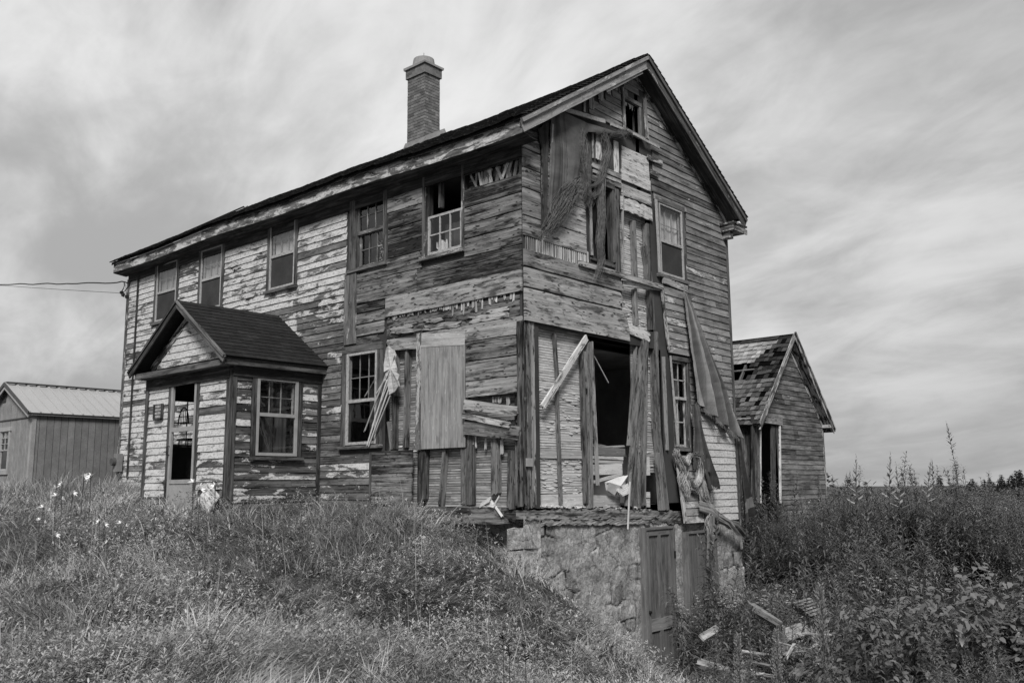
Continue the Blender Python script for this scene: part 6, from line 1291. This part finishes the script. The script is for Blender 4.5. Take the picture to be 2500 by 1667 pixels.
def fire_mesh(H, nl, spike, seed, ll=.12):
    rs = np.random.RandomState(seed+200); ns = 1 if spike else 4; S_, F_, P_ = [], [], None
    for k in range(ns):
        hk_ = H*(1 if k == 0 else rs.uniform(.6, .95)); a = rs.uniform(0, 6.28); rad = 0 if k == 0 else rs.uniform(.06, .2); ln = 0 if k == 0 else rs.uniform(.08, .3)
        st, fo, sp = fire_mesh1(hk_, int(nl*(1.7 if spike else 1.75)), spike, seed*7+k, ll*1.3)
        for q_, lst in ((st, S_), (fo, F_)):
            v = q_[0].copy(); v[:, 0] += math.cos(a)*(rad+ln*v[:, 2]**1.3); v[:, 1] += math.sin(a)*(rad+ln*v[:, 2]**1.3); v[:, 2] *= 1-.3*ln; lst.append((v,)+q_[1:])
        if sp is not None: P_ = sp
    return join(S_), join(F_), P_
def fire_mesh1(H, nl, spike, seed, ll=.12):
    B, D, Nn, L, Wd, dr_, ap = fireweed_arrays(H, nl, spike, seed, ll); rs = np.random.RandomState(seed+50); fol = leaves(B, D, Nn, L, Wd, dr_, np.clip(.36+.45*(B[:, 2]/H-.5)+rs.normal(0, .2, nl), 0, 1))  # leaf tone rises up the stem, painting a shaded base and bright top
    n_ = 7; ts_ = np.linspace(0, 1, n_); ax = ap(ts_); V_ = []; 
    for i in range(n_):
        for j in range(3): q_ = ax[i]+(.006*(1-.6*ts_[i]))*np.array([math.cos(j*2.09), math.sin(j*2.09), 0]); V_.append(q_)
    F_ = [];
    for i in range(n_-1):
        for j in range(3): F_ += [i*3+j, i*3+(j+1) % 3, (i+1)*3+(j+1) % 3, (i+1)*3+j]
    stem = (np.array(V_), np.array(F_), np.full((n_-1)*3, 4), np.full((n_-1)*3, .4)); sp = None
    if spike:
        m_ = 34; f = .80+.22*np.linspace(0, 1, m_); a = np.arange(m_)*2.4; el_ = np.linspace(.3, 1.2, m_); D2 = np.stack([np.cos(a)*np.cos(el_), np.sin(a)*np.cos(el_), np.sin(el_)], -1); N2 = np.stack([-np.cos(a)*np.sin(el_), -np.sin(a)*np.sin(el_), np.cos(el_)], -1)
        l2 = .085*(1.15-np.linspace(0, 1, m_)); sp = leaves(ap(f), D2, N2, l2, l2*.28, np.full(m_, -.1), np.clip(rs.normal(.5, .2, m_), 0, 1))
    return stem, fol, sp
VARS = [fire_mesh(1.25, 46, False, 1), fire_mesh(1.5, 58, True, 2, .13), fire_mesh(1.1, 44, False, 3, .14), fire_mesh(1.65, 62, True, 4, .12), fire_mesh(1.35, 52, False, 5, .15), fire_mesh(.95, 36, False, 6, .13)]
PROT = []
for st3, fo3, sp3 in VARS:
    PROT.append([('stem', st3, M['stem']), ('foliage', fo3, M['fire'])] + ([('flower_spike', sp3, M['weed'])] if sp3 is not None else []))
MESH = []
for pr in PROT:
    ms = []
    for nm, (v, l, c, t), mt_ in pr: o = npmesh(nm, v, l, c, t, mt_); ms.append((nm, o.data)); bpy.data.objects.remove(o)
    MESH.append(ms)
def place_plant(name, vi, x, y, sc_, rz, label, cat, group, z=None, tilt=(0, 0), meshes=None):
    z = float(ground(np.array([x]), np.array([y]))[0])-.03 if z is None else z
    o = bpy.data.objects.new(name, None); C.objects.link(o); o.location = (x, y, z); o.rotation_euler = (tilt[0], tilt[1], rz); o.scale = (sc_,)*3; o.empty_display_size = .1; tag(o, label, cat, group)
    for nm, me in (meshes or MESH)[vi]: ch_ = bpy.data.objects.new(nm, me); C.objects.link(ch_); ch_.parent = o
    return o
FL, FG = 'leafy fireweed stem in the dense stand right of the house', 'fireweed in the stand right of the house'
def okplace(x, y, u, r): return not blocked(np.array([x]), np.array([y]))[0]
def zoneok(x, y, u, r):
    if x < .75 and y < 7: return False
    if u < 1690: return False
    if u < 1930 and r < 12.2: return False          # debris hollow
    if u < 2250 and r < 9.3: return False
    return True
x, y, r, u = az_pts(1500, 1660, 2640, 7.6, 26, .95); cnt_ = 0; far_list = []
order = np.argsort(r)
for i in order:
    if not zoneok(x[i], y[i], u[i], r[i]): continue
    dens = vn(x[i:i+1], y[i:i+1], 1.4, 31)[0]
    if dens < .22 and RS.rand() < .7: continue
    vi = int(RS.choice([0, 1, 2, 3, 4, 5], p=[.25, .07, .24, .04, .24, .16])); s_ = RS.uniform(.6, 1.1)*(.45+1.0*dens); rz = RS.uniform(0, 6.28)
    if r[i] < 10: s_ *= .7
    if 13 < r[i] < 23: s_ *= 1.5 if u[i] < 2080 else 1.35 if u[i] < 2300 else 1.15
    if cnt_ < 285 and RS.rand() < .8: place_plant('fireweed', vi, x[i], y[i], s_, rz, FL, 'fireweed', FG, tilt=(RS.normal(0, .08), RS.normal(0, .08))); cnt_ += 1
    else: far_list.append((vi, x[i], y[i], s_, rz))
for k_, (px_s, py_s, vi, rr) in enumerate(((700, 640, 0, 11.6), (660, 700, 4, 12.0), (890, 790, 4, 10.6), (940, 1075, 2, 9.6), (860, 860, 0, 10.9), (330, 925, 2, 11.6), (300, 960, 4, 11.3), (170, 1000, 2, 10.8), (210, 1110, 4, 10.2), (420, 1290, 5, 9.4), (1130, 640, 4, 12.2), (1060, 680, 0, 12.), (1230, 700, 2, 11.6), (1350, 760, 4, 11.3), (1480, 700, 0, 11.8), (1600, 760, 2, 11.4), (1000, 760, 4, 11.8), (560, 880, 2, 11.9), (120, 1190, 5, 10.0), (1160, 850, 4, 10.8), (1300, 900, 2, 10.6), (760, 760, 4, 11.8), (1820, 700, 0, 12.), (1980, 690, 4, 11.8), (2200, 720, 2, 11.6), (1740, 840, 4, 11.), (2080, 820, 0, 11.2), (2300, 860, 4, 10.9), (350, 1130, 2, 10.6), (500, 1180, 2, 10.6), (610, 1000, 5, 10.9), (690, 1060, 2, 10.4), (820, 1010, 5, 10.4), (640, 1180, 5, 10.2), (760, 1210, 2, 9.7), (860, 1290, 5, 9.4), (700, 1330, 5, 9.5), (1010, 1180, 5, 9.3), (540, 1330, 5, 9.6), (90, 1330, 5, 9.9), (210, 1380, 5, 9.5), (950, 1370, 5, 9.0))):
    p = dist('p', px_s, py_s, rr); gz = float(ground(np.array([p[0]]), np.array([p[1]]))[0]); Hh = (1.25, 1.5, 1.1, 1.65, 1.35, .95)[vi]
    place_plant('fireweed', vi, p[0], p[1], max(.35, min(1.6, (p[2]-gz)/Hh)), k_*1.7, 'large fireweed plant standing in front of the dense stand by the fallen boards', 'fireweed', 'large fireweed by the fallen boards', tilt=(RS.normal(0, .06), RS.normal(0, .06)))
# the tallest spires standing against the sky
for sx, sy, rr, lab in ((2075, 1105, 13.5, 'tall fireweed spire nearest the outbuilding, rising above the stand'), (2150, 1100, 14.5, 'tallest fireweed spire against the sky right of the outbuilding'), (2198, 1125, 14, 'slim fireweed spire just right of the tallest one'), (2228, 1120, 15, 'fireweed spire furthest right of the four against the sky')):
    d = ray('S', sx, 1187)[:2]; d = d/np.linalg.norm(d); px, py = CAM[0]+d[0]*rr, CAM[1]+d[1]*rr; gz = float(ground(np.array([px]), np.array([py]))[0]); top_ = (CAM+ray('S', sx, sy)*rr*.94)[2]; place_plant('fireweed', 3, px, py, (top_-gz)/1.68, RS.uniform(0, 6), lab, 'fireweed', None)
parts = []
def merged(lst):
    for vi, x_, y_, s_, rz in lst:
        ca, sa = math.cos(rz)*s_, math.sin(rz)*s_; RM = np.array([[ca, -sa, 0], [sa, ca, 0], [0, 0, s_]]); z_ = float(ground(np.array([x_]), np.array([y_]))[0])-.03
        for nm, (v, l, c, t), mt_ in PROT[vi]: parts.append((v@RM.T+np.array([x_, y_, z_]), l, c, t))
x, y, r, u = az_pts(800, 1780, 2640, 19, 60, 1.); far_list += [(int(RS.choice([0, 2, 4, 5])), x[i], y[i], RS.uniform(.55, .95)*(1. if r[i] < 30 else .85), RS.uniform(0, 6.28)) for i in range(len(x))]
x, y, r, u = az_pts(260, 1660, 2400, 9, 16, .95); far_list += [(int(RS.choice([0, 2, 5])), x[i], y[i], RS.uniform(.35, .6), RS.uniform(0, 6.28)) for i in range(len(x)) if x[i] > .9]
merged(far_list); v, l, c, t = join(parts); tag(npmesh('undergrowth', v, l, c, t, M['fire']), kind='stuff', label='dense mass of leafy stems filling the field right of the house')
x, y, r, u = az_pts(7000, 1650, 2640, 6.5, 22, .9); k = (x > .6) | (y < -.5); x, y, r = x[k], y[k], r[k]
v, l, c, t = join([sprigs(x, y, RS.uniform(.1, .45, len(x)), 10, .07, .022, np.clip(RS.normal(.4, .15, len(x)), 0, 1), up=.3)]); tag(npmesh('low_herbs', v, l, c, t, M['fire']), kind='stuff', label='low broad-leaved herbs under the tall stems')
x, y, r, u = az_pts(900, 1860, 2640, 10.5, 30, .95); k = vn(x, y, 1.3, 41) > .45; x, y, r = x[k], y[k], r[k]
v, l, c, t = join([sprigs(x, y, RS.uniform(.75, 1.3, len(x)), 34, .036, .012, np.clip(RS.normal(.55, .15, len(x)), 0, 1), up=.6)]); tag(npmesh('flowering_tops', v, l, c, t, M['weed']), kind='stuff', label='pale fuzzy flowering tops scattered through the field at the right')
# ---- bramble bushes with broad leaves
def bramble(seed, nst=13, nl=48, H=.8):
    rs = np.random.RandomState(seed); stv, fol = [], []
    for s_ in range(nst):
        a = rs.uniform(0, 6.28); sp = rs.uniform(.2, .6); h = H*rs.uniform(.6, 1.1); tt_ = np.linspace(0, 1, 8); ax = np.stack([np.cos(a)*sp*tt_**1.3, np.sin(a)*sp*tt_**1.3, h*np.sin(tt_*1.9)/math.sin(1.57)], 1)
        V_ = np.concatenate([ax[i]+.006*np.array([[math.cos(j*2.09), math.sin(j*2.09), 0] for j in range(3)]) for i in range(8)]); F_ = np.array([[i*3+j, i*3+(j+1) % 3, (i+1)*3+(j+1) % 3, (i+1)*3+j] for i in range(7) for j in range(3)]).ravel(); stv.append((V_, F_, np.full(21, 4), np.full(21, .4)))
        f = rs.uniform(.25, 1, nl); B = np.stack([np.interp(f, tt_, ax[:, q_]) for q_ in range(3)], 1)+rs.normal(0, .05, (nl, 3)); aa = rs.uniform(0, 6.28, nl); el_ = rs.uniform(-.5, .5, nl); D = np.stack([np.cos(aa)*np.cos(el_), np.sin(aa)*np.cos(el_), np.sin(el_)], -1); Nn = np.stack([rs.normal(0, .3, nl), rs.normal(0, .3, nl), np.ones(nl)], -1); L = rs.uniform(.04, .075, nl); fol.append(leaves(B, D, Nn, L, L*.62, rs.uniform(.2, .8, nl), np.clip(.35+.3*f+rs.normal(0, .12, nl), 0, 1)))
    out = []
    for nm, q_, mt_ in (('stem', stv, M['stem']), ('foliage', fol, M['fire'])): v, l, c, t = join(q_); o = npmesh(nm, v, l, c, t, mt_); out.append((nm, o.data)); bpy.data.objects.remove(o)
    return out
BR = [bramble(3), bramble(9, 14, 46, .95)]
for k_, (sx, rr, s_) in enumerate(((2085, 9.6, 1.1), (2140, 9.9, 1.2), (2120, 10.4, 1.4), (2190, 10.2, 1.2), (2050, 10.8, 1.), (2320, 11, 1.5), (2400, 11.4, 1.6), (2470, 11.2, 1.5), (2360, 11.9, 1.6), (2440, 10.4, 1.2), (1850, 14.2, .9), (1880, 15, 1.))):
    d = ray('S', sx, 1187)[:2]; d = d/np.linalg.norm(d); place_plant('bramble', k_ % 2, CAM[0]+d[0]*rr, CAM[1]+d[1]*rr, s_, k_*1.3, 'arching bramble bush with broad dark leaves at the foot of the tall stems' if k_ < 10 else 'bramble clump against the stone foundation beside the plank door', 'bramble', 'bramble bushes' if k_ < 10 else 'brambles by the foundation', meshes=BR)
# ---- small white wildflowers, plumed dock, lilies
def tubearr(pts, r=.004):
    pts = np.array(pts); n_ = len(pts); V_ = np.concatenate([pts[i]+r*np.array([[math.cos(j*2.09), math.sin(j*2.09), 0] for j in range(3)]) for i in range(n_)]); return V_, np.array([[i*3+j, i*3+(j+1) % 3, (i+1)*3+(j+1) % 3, (i+1)*3+j] for i in range(n_-1) for j in range(3)]).ravel(), np.full((n_-1)*3, 4), np.full((n_-1)*3, .4)
def mk(nm, parts_, mt_): v, l, c, t = join(parts_); o = npmesh(nm, v, l, c, t, mt_); me = o.data; bpy.data.objects.remove(o); return (nm, me)
def wildflower(seed, nb=9, H=.7):
    rs = np.random.RandomState(seed); st_, bl_ = [tubearr([(0, 0, 0), (0, 0, H*.5), (.02, 0, H*.8)])], []
    for i in range(nb):
        a, sp = rs.uniform(0, 6.28), rs.uniform(.03, .2); z0, z1 = H*rs.uniform(.4, .75), H*rs.uniform(.8, 1.1); p = np.array([math.cos(a)*sp, math.sin(a)*sp, z1]); st_.append(tubearr([(0, 0, z0), (p[0]*.6, p[1]*.6, (z0+z1)/2), p], .0025))
        for q_ in range(rs.randint(2, 5)):
            c_ = p+rs.normal(0, .018, 3); aa = np.arange(5)*1.257+rs.uniform(0, 1); D = np.stack([np.cos(aa)*.8, np.sin(aa)*.8, np.full(5, .5)], 1); bl_.append(leaves(np.tile(c_, (5, 1)), D, np.tile([0, 0, 1.], (5, 1)), np.full(5, .02), np.full(5, .015), np.zeros(5), rs.uniform(.6, 1, 5)))
    lv = []; nl = 16; f = rs.uniform(.1, .7, nl); aa = rs.uniform(0, 6.28, nl); B = np.stack([np.zeros(nl), np.zeros(nl), f*H], 1); D = np.stack([np.cos(aa), np.sin(aa), np.full(nl, .2)], 1); lv.append(leaves(B, D, np.tile([0, 0, 1.], (nl, 1)), np.full(nl, .09), np.full(nl, .03), np.full(nl, .5), rs.uniform(.2, .6, nl)))
    return [mk('stem', st_, M['stem']), mk('blossom', bl_, M['bloom']), mk('foliage', lv, M['fire'])]
WF = [wildflower(1), wildflower(2, 12), wildflower(3, 7)]
for k_, (sx, sy, rr) in enumerate(((1833, 1375, 14.2), (1850, 1385, 14.3), (1870, 1360, 14.4), (1822, 1392, 14.2), (1885, 1400, 13.9), (1715, 1440, 14.4), (1735, 1460, 14.2), (1755, 1452, 14.3), (1700, 1495, 14.), (1695, 1510, 14.), (1770, 1470, 14), (1722, 1475, 14.), (1860, 1410, 13.7), (2120, 1220, 13.2))):
    p = dist('S', sx, sy, rr); gz = float(ground(np.array([p[0]]), np.array([p[1]]))[0]); place_plant('white_wildflower', k_ % 3, p[0], p[1], max(.5, min(2., (p[2]-gz+.05)/.7)), k_, 'leggy white-blossomed wildflower growing beside the foundation near the cellar doors' if k_ < 13 else 'single white-blossomed stem standing among the tall fireweed', 'wildflower', 'white wildflowers by the foundation' if k_ < 13 else None, meshes=WF)
def plume(seed, H=.6):
    rs = np.random.RandomState(seed); m_ = 620; f = rs.beta(1.6, 1.2, m_)*.72+.28; a = rs.uniform(0, 6.28, m_); rad = .055*(1.25-f); B = np.stack([np.cos(a)*rad*rs.rand(m_), np.sin(a)*rad*rs.rand(m_), f*H], 1); D = np.stack([np.cos(a)*.5, np.sin(a)*.5, np.full(m_, .8)], 1)
    return [mk('stem', [tubearr([(0, 0, 0), (0, 0, H*.6), (.01, 0, H)], .005)], M['stem']), mk('seed_head', [leaves(B, D, np.stack([rs.normal(0, 1, m_), rs.normal(0, 1, m_), rs.normal(0, 1, m_)], 1), np.full(m_, .018), np.full(m_, .006), np.zeros(m_), rs.uniform(.2, .6, m_))], M['weed'])]
PLM = [plume(4)]
for sx, sy, rr, lab in ((1800, 1540, 8.6, 'pale feathery seed plume at the bottom, left of the other plume'), (1893, 1530, 8.8, 'pale feathery seed plume in front of the fallen beam'), (2000, 1420, 9.6, 'small feathery plume above the shingled scrap')):
    p = dist('S', sx, sy, rr); gz = float(ground(np.array([p[0]]), np.array([p[1]]))[0]); place_plant('seed_plume', 0, p[0], p[1], max(.6, (p[2]-gz)/.6), 1, lab, 'seed plume', None, meshes=PLM)
def lily(seed, H=.8, fl_=2):
    rs = np.random.RandomState(seed); st_, pt, lv = [], [], []; st_.append(tubearr([(0, 0, 0), (.01, 0, H*.5), (0, .01, H)], .006))
    for i in range(fl_):
        a0 = rs.uniform(0, 6.28); tip = np.array([math.cos(a0)*.09*i, math.sin(a0)*.09*i, H-.06*i]); st_.append(tubearr([(0, 0, H*.8), tip], .004)); ax = np.array([math.cos(a0)*.75, math.sin(a0)*.75, .35]); ax /= np.linalg.norm(ax); e1 = np.cross(ax, [0, 0, 1]); e1 /= np.linalg.norm(e1); e2 = np.cross(ax, e1)
        aa = np.arange(6)*1.047; D = np.stack([ax*.65+e1*math.cos(q_)*.75+e2*math.sin(q_)*.75 for q_ in aa]); D /= np.linalg.norm(D, axis=1)[:, None]; pt.append(leaves(np.tile(tip, (6, 1)), D, np.tile(ax, (6, 1)), np.full(6, .09), np.full(6, .03), np.full(6, .3), rs.uniform(.6, 1, 6)))
    nl = 22; f = rs.uniform(.15, .9, nl); aa = rs.uniform(0, 6.28, nl); B = np.stack([np.zeros(nl), np.zeros(nl), f*H], 1); D = np.stack([np.cos(aa), np.sin(aa), np.full(nl, .5)], 1); lv.append(leaves(B, D, np.tile([0, 0, 1.], (nl, 1)), np.full(nl, .1), np.full(nl, .015), np.full(nl, .6), rs.uniform(.2, .6, nl)))
    return [mk('stem', st_, M['stem']), mk('petals', pt, M['petal']), mk('foliage', lv, M['weed'])]
LY = [lily(1, .8, 2), lily(2, .8, 1), lily(3, .8, 2)]
LL = [('e', 620, 1412, 12.9, 'white lily blooming at the front corner of the porch'), ('e', 537, 1432, 12.9, 'white lily low in front of the gap in the porch siding'), ('e', 498, 1392, 13., 'white lily leaning at the foot of the porch door'), ('f', 480, 1025, 14.2, 'white lily highest among those before the shed, left of the long buds'), ('f', 558, 1092, 13.8, 'wide open white lily in front of the shed wall'), ('f', 430, 1112, 13.8, 'white lily left of the wide open one before the shed'),
      ('f', 700, 965, 14.4, 'tall white lily bud on a bare stalk before the shed'), ('f', 645, 970, 14.4, 'slim closed lily bud left of the tall one'), ('f', 305, 1295, 12.4, 'lone white lily low in the grass at the left'), ('f', 765, 1305, 12.2, 'white lily pair half hidden in grass below the meter'), ('f', 800, 1330, 12.0, 'faded lily right behind the half hidden pair'), ('f', 925, 1320, 12.2, 'drooping pale lily nearest the far end of the house'), ('f', 825, 1462, 11.3, 'small white lily lowest on the bank below the far corner'), ('f', 425, 1410, 11.6, 'closed white lily lying in the bent grass'), ('f', 330, 1200, 13, 'small white lily bloom above the lone low one')]
for k_, (cr, sx, sy, rr, lab) in enumerate(LL):
    p = dist(cr, sx, sy, rr); gz = float(ground(np.array([p[0]]), np.array([p[1]]))[0]); place_plant('lily', k_ % 3 if k_ not in (6, 7) else 1, p[0], p[1], max(.45, min(1.7, (p[2]-gz)/.8)), 1.9+k_*2.1, lab, 'lily', None, meshes=LY)
# ---- fallen debris at the lower right
def plankthing(A, B, w, t, lab, mat='post', tone=.7, N=(0, -.3, 1), name='fallen_board', cat='board', **k): 
    mb = MB(); rboard(mb, A, B, w, t, N, tone=tone, **k); return tag(mb.build(name, M[mat]), lab, cat)
plankthing(dist('p', 395, 960, 12.3), dist('p', 605, 1100, 11.3), .07, .03, 'long fallen board lying edge-on above the dark frame', N=(.6, -.6, .5), tone=.7, rag=(.03, .03))
dfr = empty('window_frame_wreck', tuple(dist('p', 500, 1150, 11.8)), 'dark fallen window frame standing among weeds under the long board', 'frame')
for a, b, nm in (((400, 990), (380, 1130), 'side_rail'), ((605, 1105), (600, 1290), 'side_rail'), ((400, 1000), (600, 1120), 'top_rail')): mb = MB(); rboard(mb, dist('p', *a, 12.0 if a[0] < 500 else 11.2), dist('p', *b, 12.0 if b[0] < 500 else 11.2), .09, .04, (.6, -.6, .3), tone=.3); mb.build(nm, M['post'], dfr)
plankthing(dist('p', 605, 1205, 11.2), dist('p', 785, 1140, 11.6), .16, .1, 'thick fallen beam resting right of the dark frame', 'plank', .55, N=(.5, -.8, .4), name='fallen_beam', cat='beam')
shs = empty('shingled_scrap', tuple(dist('p', 760, 980, 12.)), 'fallen scrap of roof with pale shingles tilted in the weeds', 'roof scrap')
A = dist('p', 690, 950, 12.2); Bv = dist('p', 810, 915, 12.6)-A; Sv = dist('p', 820, 1060, 11.4)-A; mb = MB(); Nn = np.cross(Sv, Bv); Nn = Nn/np.linalg.norm(Nn)*(1 if Nn[2] > 0 else -1)
for i in range(6):
    for j in range(5): o_ = .09*(i % 2); q0 = A+Bv*((j+o_)/5)+Sv*(i/6); mb.face([q0+Nn*.02, q0+Bv*.19+Nn*.02, q0+Bv*.19+Sv*.17+Nn*.035, q0+Sv*.17+Nn*.035], None, R.uniform(.6, 1.6))
    
mb.build('shingles', M['oldshake'], shs); mb = MB(); mb.face([A, A+Bv, A+Bv+Sv, A+Sv], None, .3); mb.face([A-Nn*.06, A+Sv-Nn*.06, A+Bv+Sv-Nn*.06, A+Bv-Nn*.06], None, .3); mb.face([A, A+Sv, A+Sv-Nn*.06, A-Nn*.06], None, .2); mb.face([A+Sv, A+Sv+Bv, A+Sv+Bv-Nn*.06, A+Sv-Nn*.06], None, .2); mb.build('roof_deck', M['post'], shs)
plankthing(dist('p', 640, 1330, 10.7), dist('p', 780, 1270, 11.2), .42, .03, 'broad pale fallen sheet below the thick beam', tone=.5, N=(.2, -.6, .9), rag=(.05, .05))
plankthing(dist('p', 900, 1525, 9.3), dist('p', 1055, 1400, 10.), .10, .04, 'pale fallen plank pointing up from the bottom edge', tone=.6, N=(.3, -.5, 1))
plankthing(dist('p', 690, 1330, 10.6), dist('p', 860, 1400, 10.3), .07, .03, 'dark narrow board crossing the broad pale sheet', 'plank', .2)
plankthing(dist('p', 950, 1530, 9.2), dist('p', 1090, 1470, 9.5), .09, .04, 'short pale plank right behind the pointing one', tone=.5, N=(.3, -.5, 1))
plankthing(dist('p', 5, 1392, 10.6), dist('p', 235, 1450, 10.2), .08, .05, 'grey fallen plank lying in weeds below the cellar doors', 'plank', .5, N=(.3, -.5, 1), rag=(.05, .02))
plankthing(dist('p', 20, 1365, 10.9), dist('p', 200, 1425, 10.4), .05, .04, 'thin rail lying just behind the grey plank', 'plank', .5)
plankthing(dist('p', 700, 1480, 9.9), dist('p', 800, 1400, 10.3), .12, .03, 'short pale offcut left of the pointing plank', tone=.6, N=(.3, -.5, 1), rag=(.03, .03))
plankthing(dist('p', 30, 1200, 12.2), dist('p', 150, 1130, 12.6), .10, .03, 'grey board fragment leaning in the weeds under the plank door', 'plank_pale', .45, N=(.5, -.7, .4))
for k_ in range(16):
    p = dist('p', R.uniform(380, 900), R.uniform(1150, 1480), R.uniform(9.8, 11.2)); a = R.uniform(0, 3.14); L = R.uniform(.2, .55); d_ = V3(math.cos(a), math.sin(a), R.uniform(-.3, .5))*L/2
    plankthing(p-d_, p+d_, R.uniform(.02, .06), .012, 'broken lath splinter lying in the tangle of fallen boards below the gable', 'plank', R.uniform(.2, .7), N=(.2, -.5, 1), name='lath_splinter', cat='splinter', rag=(.02, .03))['group'] = 'lath splinters among the fallen boards'
# dry dark stalks in the foreground
dsg = [('S', 1228, 1545, 6.6), ('S', 1242, 1560, 6.7), ('S', 1282, 1575, 6.8), ('S', 2, 1530, 8.6)]
for k_, (cr, sx, sy, rr) in enumerate(dsg):
    p = dist(cr, sx, sy, rr); gz = float(ground(np.array([p[0]]), np.array([p[1]]))[0]); mb = MB(); tube(mb, [(p[0], p[1], gz), (p[0]+.01, p[1], (gz+p[2])/2), (p[0]-.01, p[1]+.01, p[2])], .004, 5, r2=.002)
    for i in range(16): zz_ = p[2]-R.uniform(0, .12); a = R.uniform(0, 6.28); tube(mb, [(p[0]-.008, p[1]+.008, zz_), (p[0]+math.cos(a)*.03, p[1]+math.sin(a)*.03, zz_+.02)], .003, 4)
    tag(mb.build('dry_stalk', M['cable']), ('tallest dead flower stalk at the bottom centre, leftmost of three', 'middle dead flower stalk of the three at the bottom centre', 'dead flower stalk standing apart right of the other two at the bottom centre', 'dead stalk at the far left edge of the grass')[k_], 'dry stalk')
# ---- spruce trees on the horizon
def spruce(seed, H=10):
    rs = np.random.RandomState(seed); fol = []; N = 1500; f = rs.beta(.9, 1.4, N)*.93+.07; lay = np.round(f*22)/22+rs.normal(0, .008, N); gaps = 1+.35*np.sin(lay*22*2.1+seed); rad = (1-f)*H*.19*np.maximum(.3, gaps)*rs.uniform(.2, 1.05, N)+.05; a = rs.uniform(0, 6.28, N); B = np.stack([np.cos(a)*rad, np.sin(a)*rad, lay*H-rad*.25], 1); D = np.stack([np.cos(a), np.sin(a), rs.normal(-.15, .25, N)], 1)
    fol.append(leaves(B, D, np.stack([rs.normal(0, .5, N), rs.normal(0, .5, N), np.ones(N)], 1), rs.uniform(.3, .75, N), rs.uniform(.12, .3, N), np.full(N, .4), rs.uniform(0, 1, N))); fol.append(leaves(np.array([[0, 0, H*.93]]*4), np.array([[.1, 0, 1.], [-.1, 0, 1.], [0, .1, 1.], [0, 0, 1.]]), np.array([[1., 0, 0]]*4), np.full(4, .9), np.full(4, .14), np.zeros(4), np.full(4, .3)))
    return [mk('trunk', [tubearr([(0, 0, 0), (0, 0, H*.5), (0, 0, H*.97)], .14)], M['stem']), mk('crown', fol, M['spruce'])]
SPR = [spruce(1), spruce(2), spruce(3), spruce(4)]
tr_ = [(2296, 1172, 95), (2322, 1188, 95), (2235, 1195, 120), (2246, 1200, 120)]; xx_ = 2362
while xx_ < 2640: tr_.append((xx_, RS.uniform(1176, 1202) if xx_ < 2440 else RS.uniform(1170, 1196), RS.uniform(100, 135))); xx_ += RS.uniform(4, 11)
tr_ += [(2484, 1162, 100), (2494, 1160, 98), (2472, 1168, 105), (2375, 1180, 100), (2404, 1181, 102), (2440, 1180, 104)]
for k_, (sx, sy, rr) in enumerate(tr_):
    d = ray('S', sx, 1187)[:2]; d = d/np.linalg.norm(d); px, py = CAM[0]+d[0]*rr, CAM[1]+d[1]*rr; top_ = (CAM+ray('S', sx, sy-9)*rr*.93)[2]; gz = -3.6
    place_plant('spruce', k_ % 4, px, py, (top_-gz)/9.9, k_*1.1, 'lone dark spruce standing left of the distant tree line' if k_ == 0 else 'small round-topped spruce just right of the lone one' if k_ == 1 else 'dark spruce in the distant row at the right edge' if k_ > 3 else 'tiny spruce tip far left of the distant row', 'tree', None if k_ < 2 else 'spruces in the distant row' if k_ > 3 else 'tiny far spruces', z=gz, meshes=SPR)
x, y, r, u = az_pts(2600, -200, 2700, 60, 260, 1.); v, l, c, t = join([sprigs(x, y, RS.uniform(.3, 1.9, len(x))*(.5+vn(x, y, 14., 51)), 16, .45, .2, np.clip(RS.normal(.4, .15, len(x)), 0, 1), up=.4)]); tag(npmesh('far_scrub', v, l, c, t, M['fire']), kind='stuff', label='distant scrub across the field')
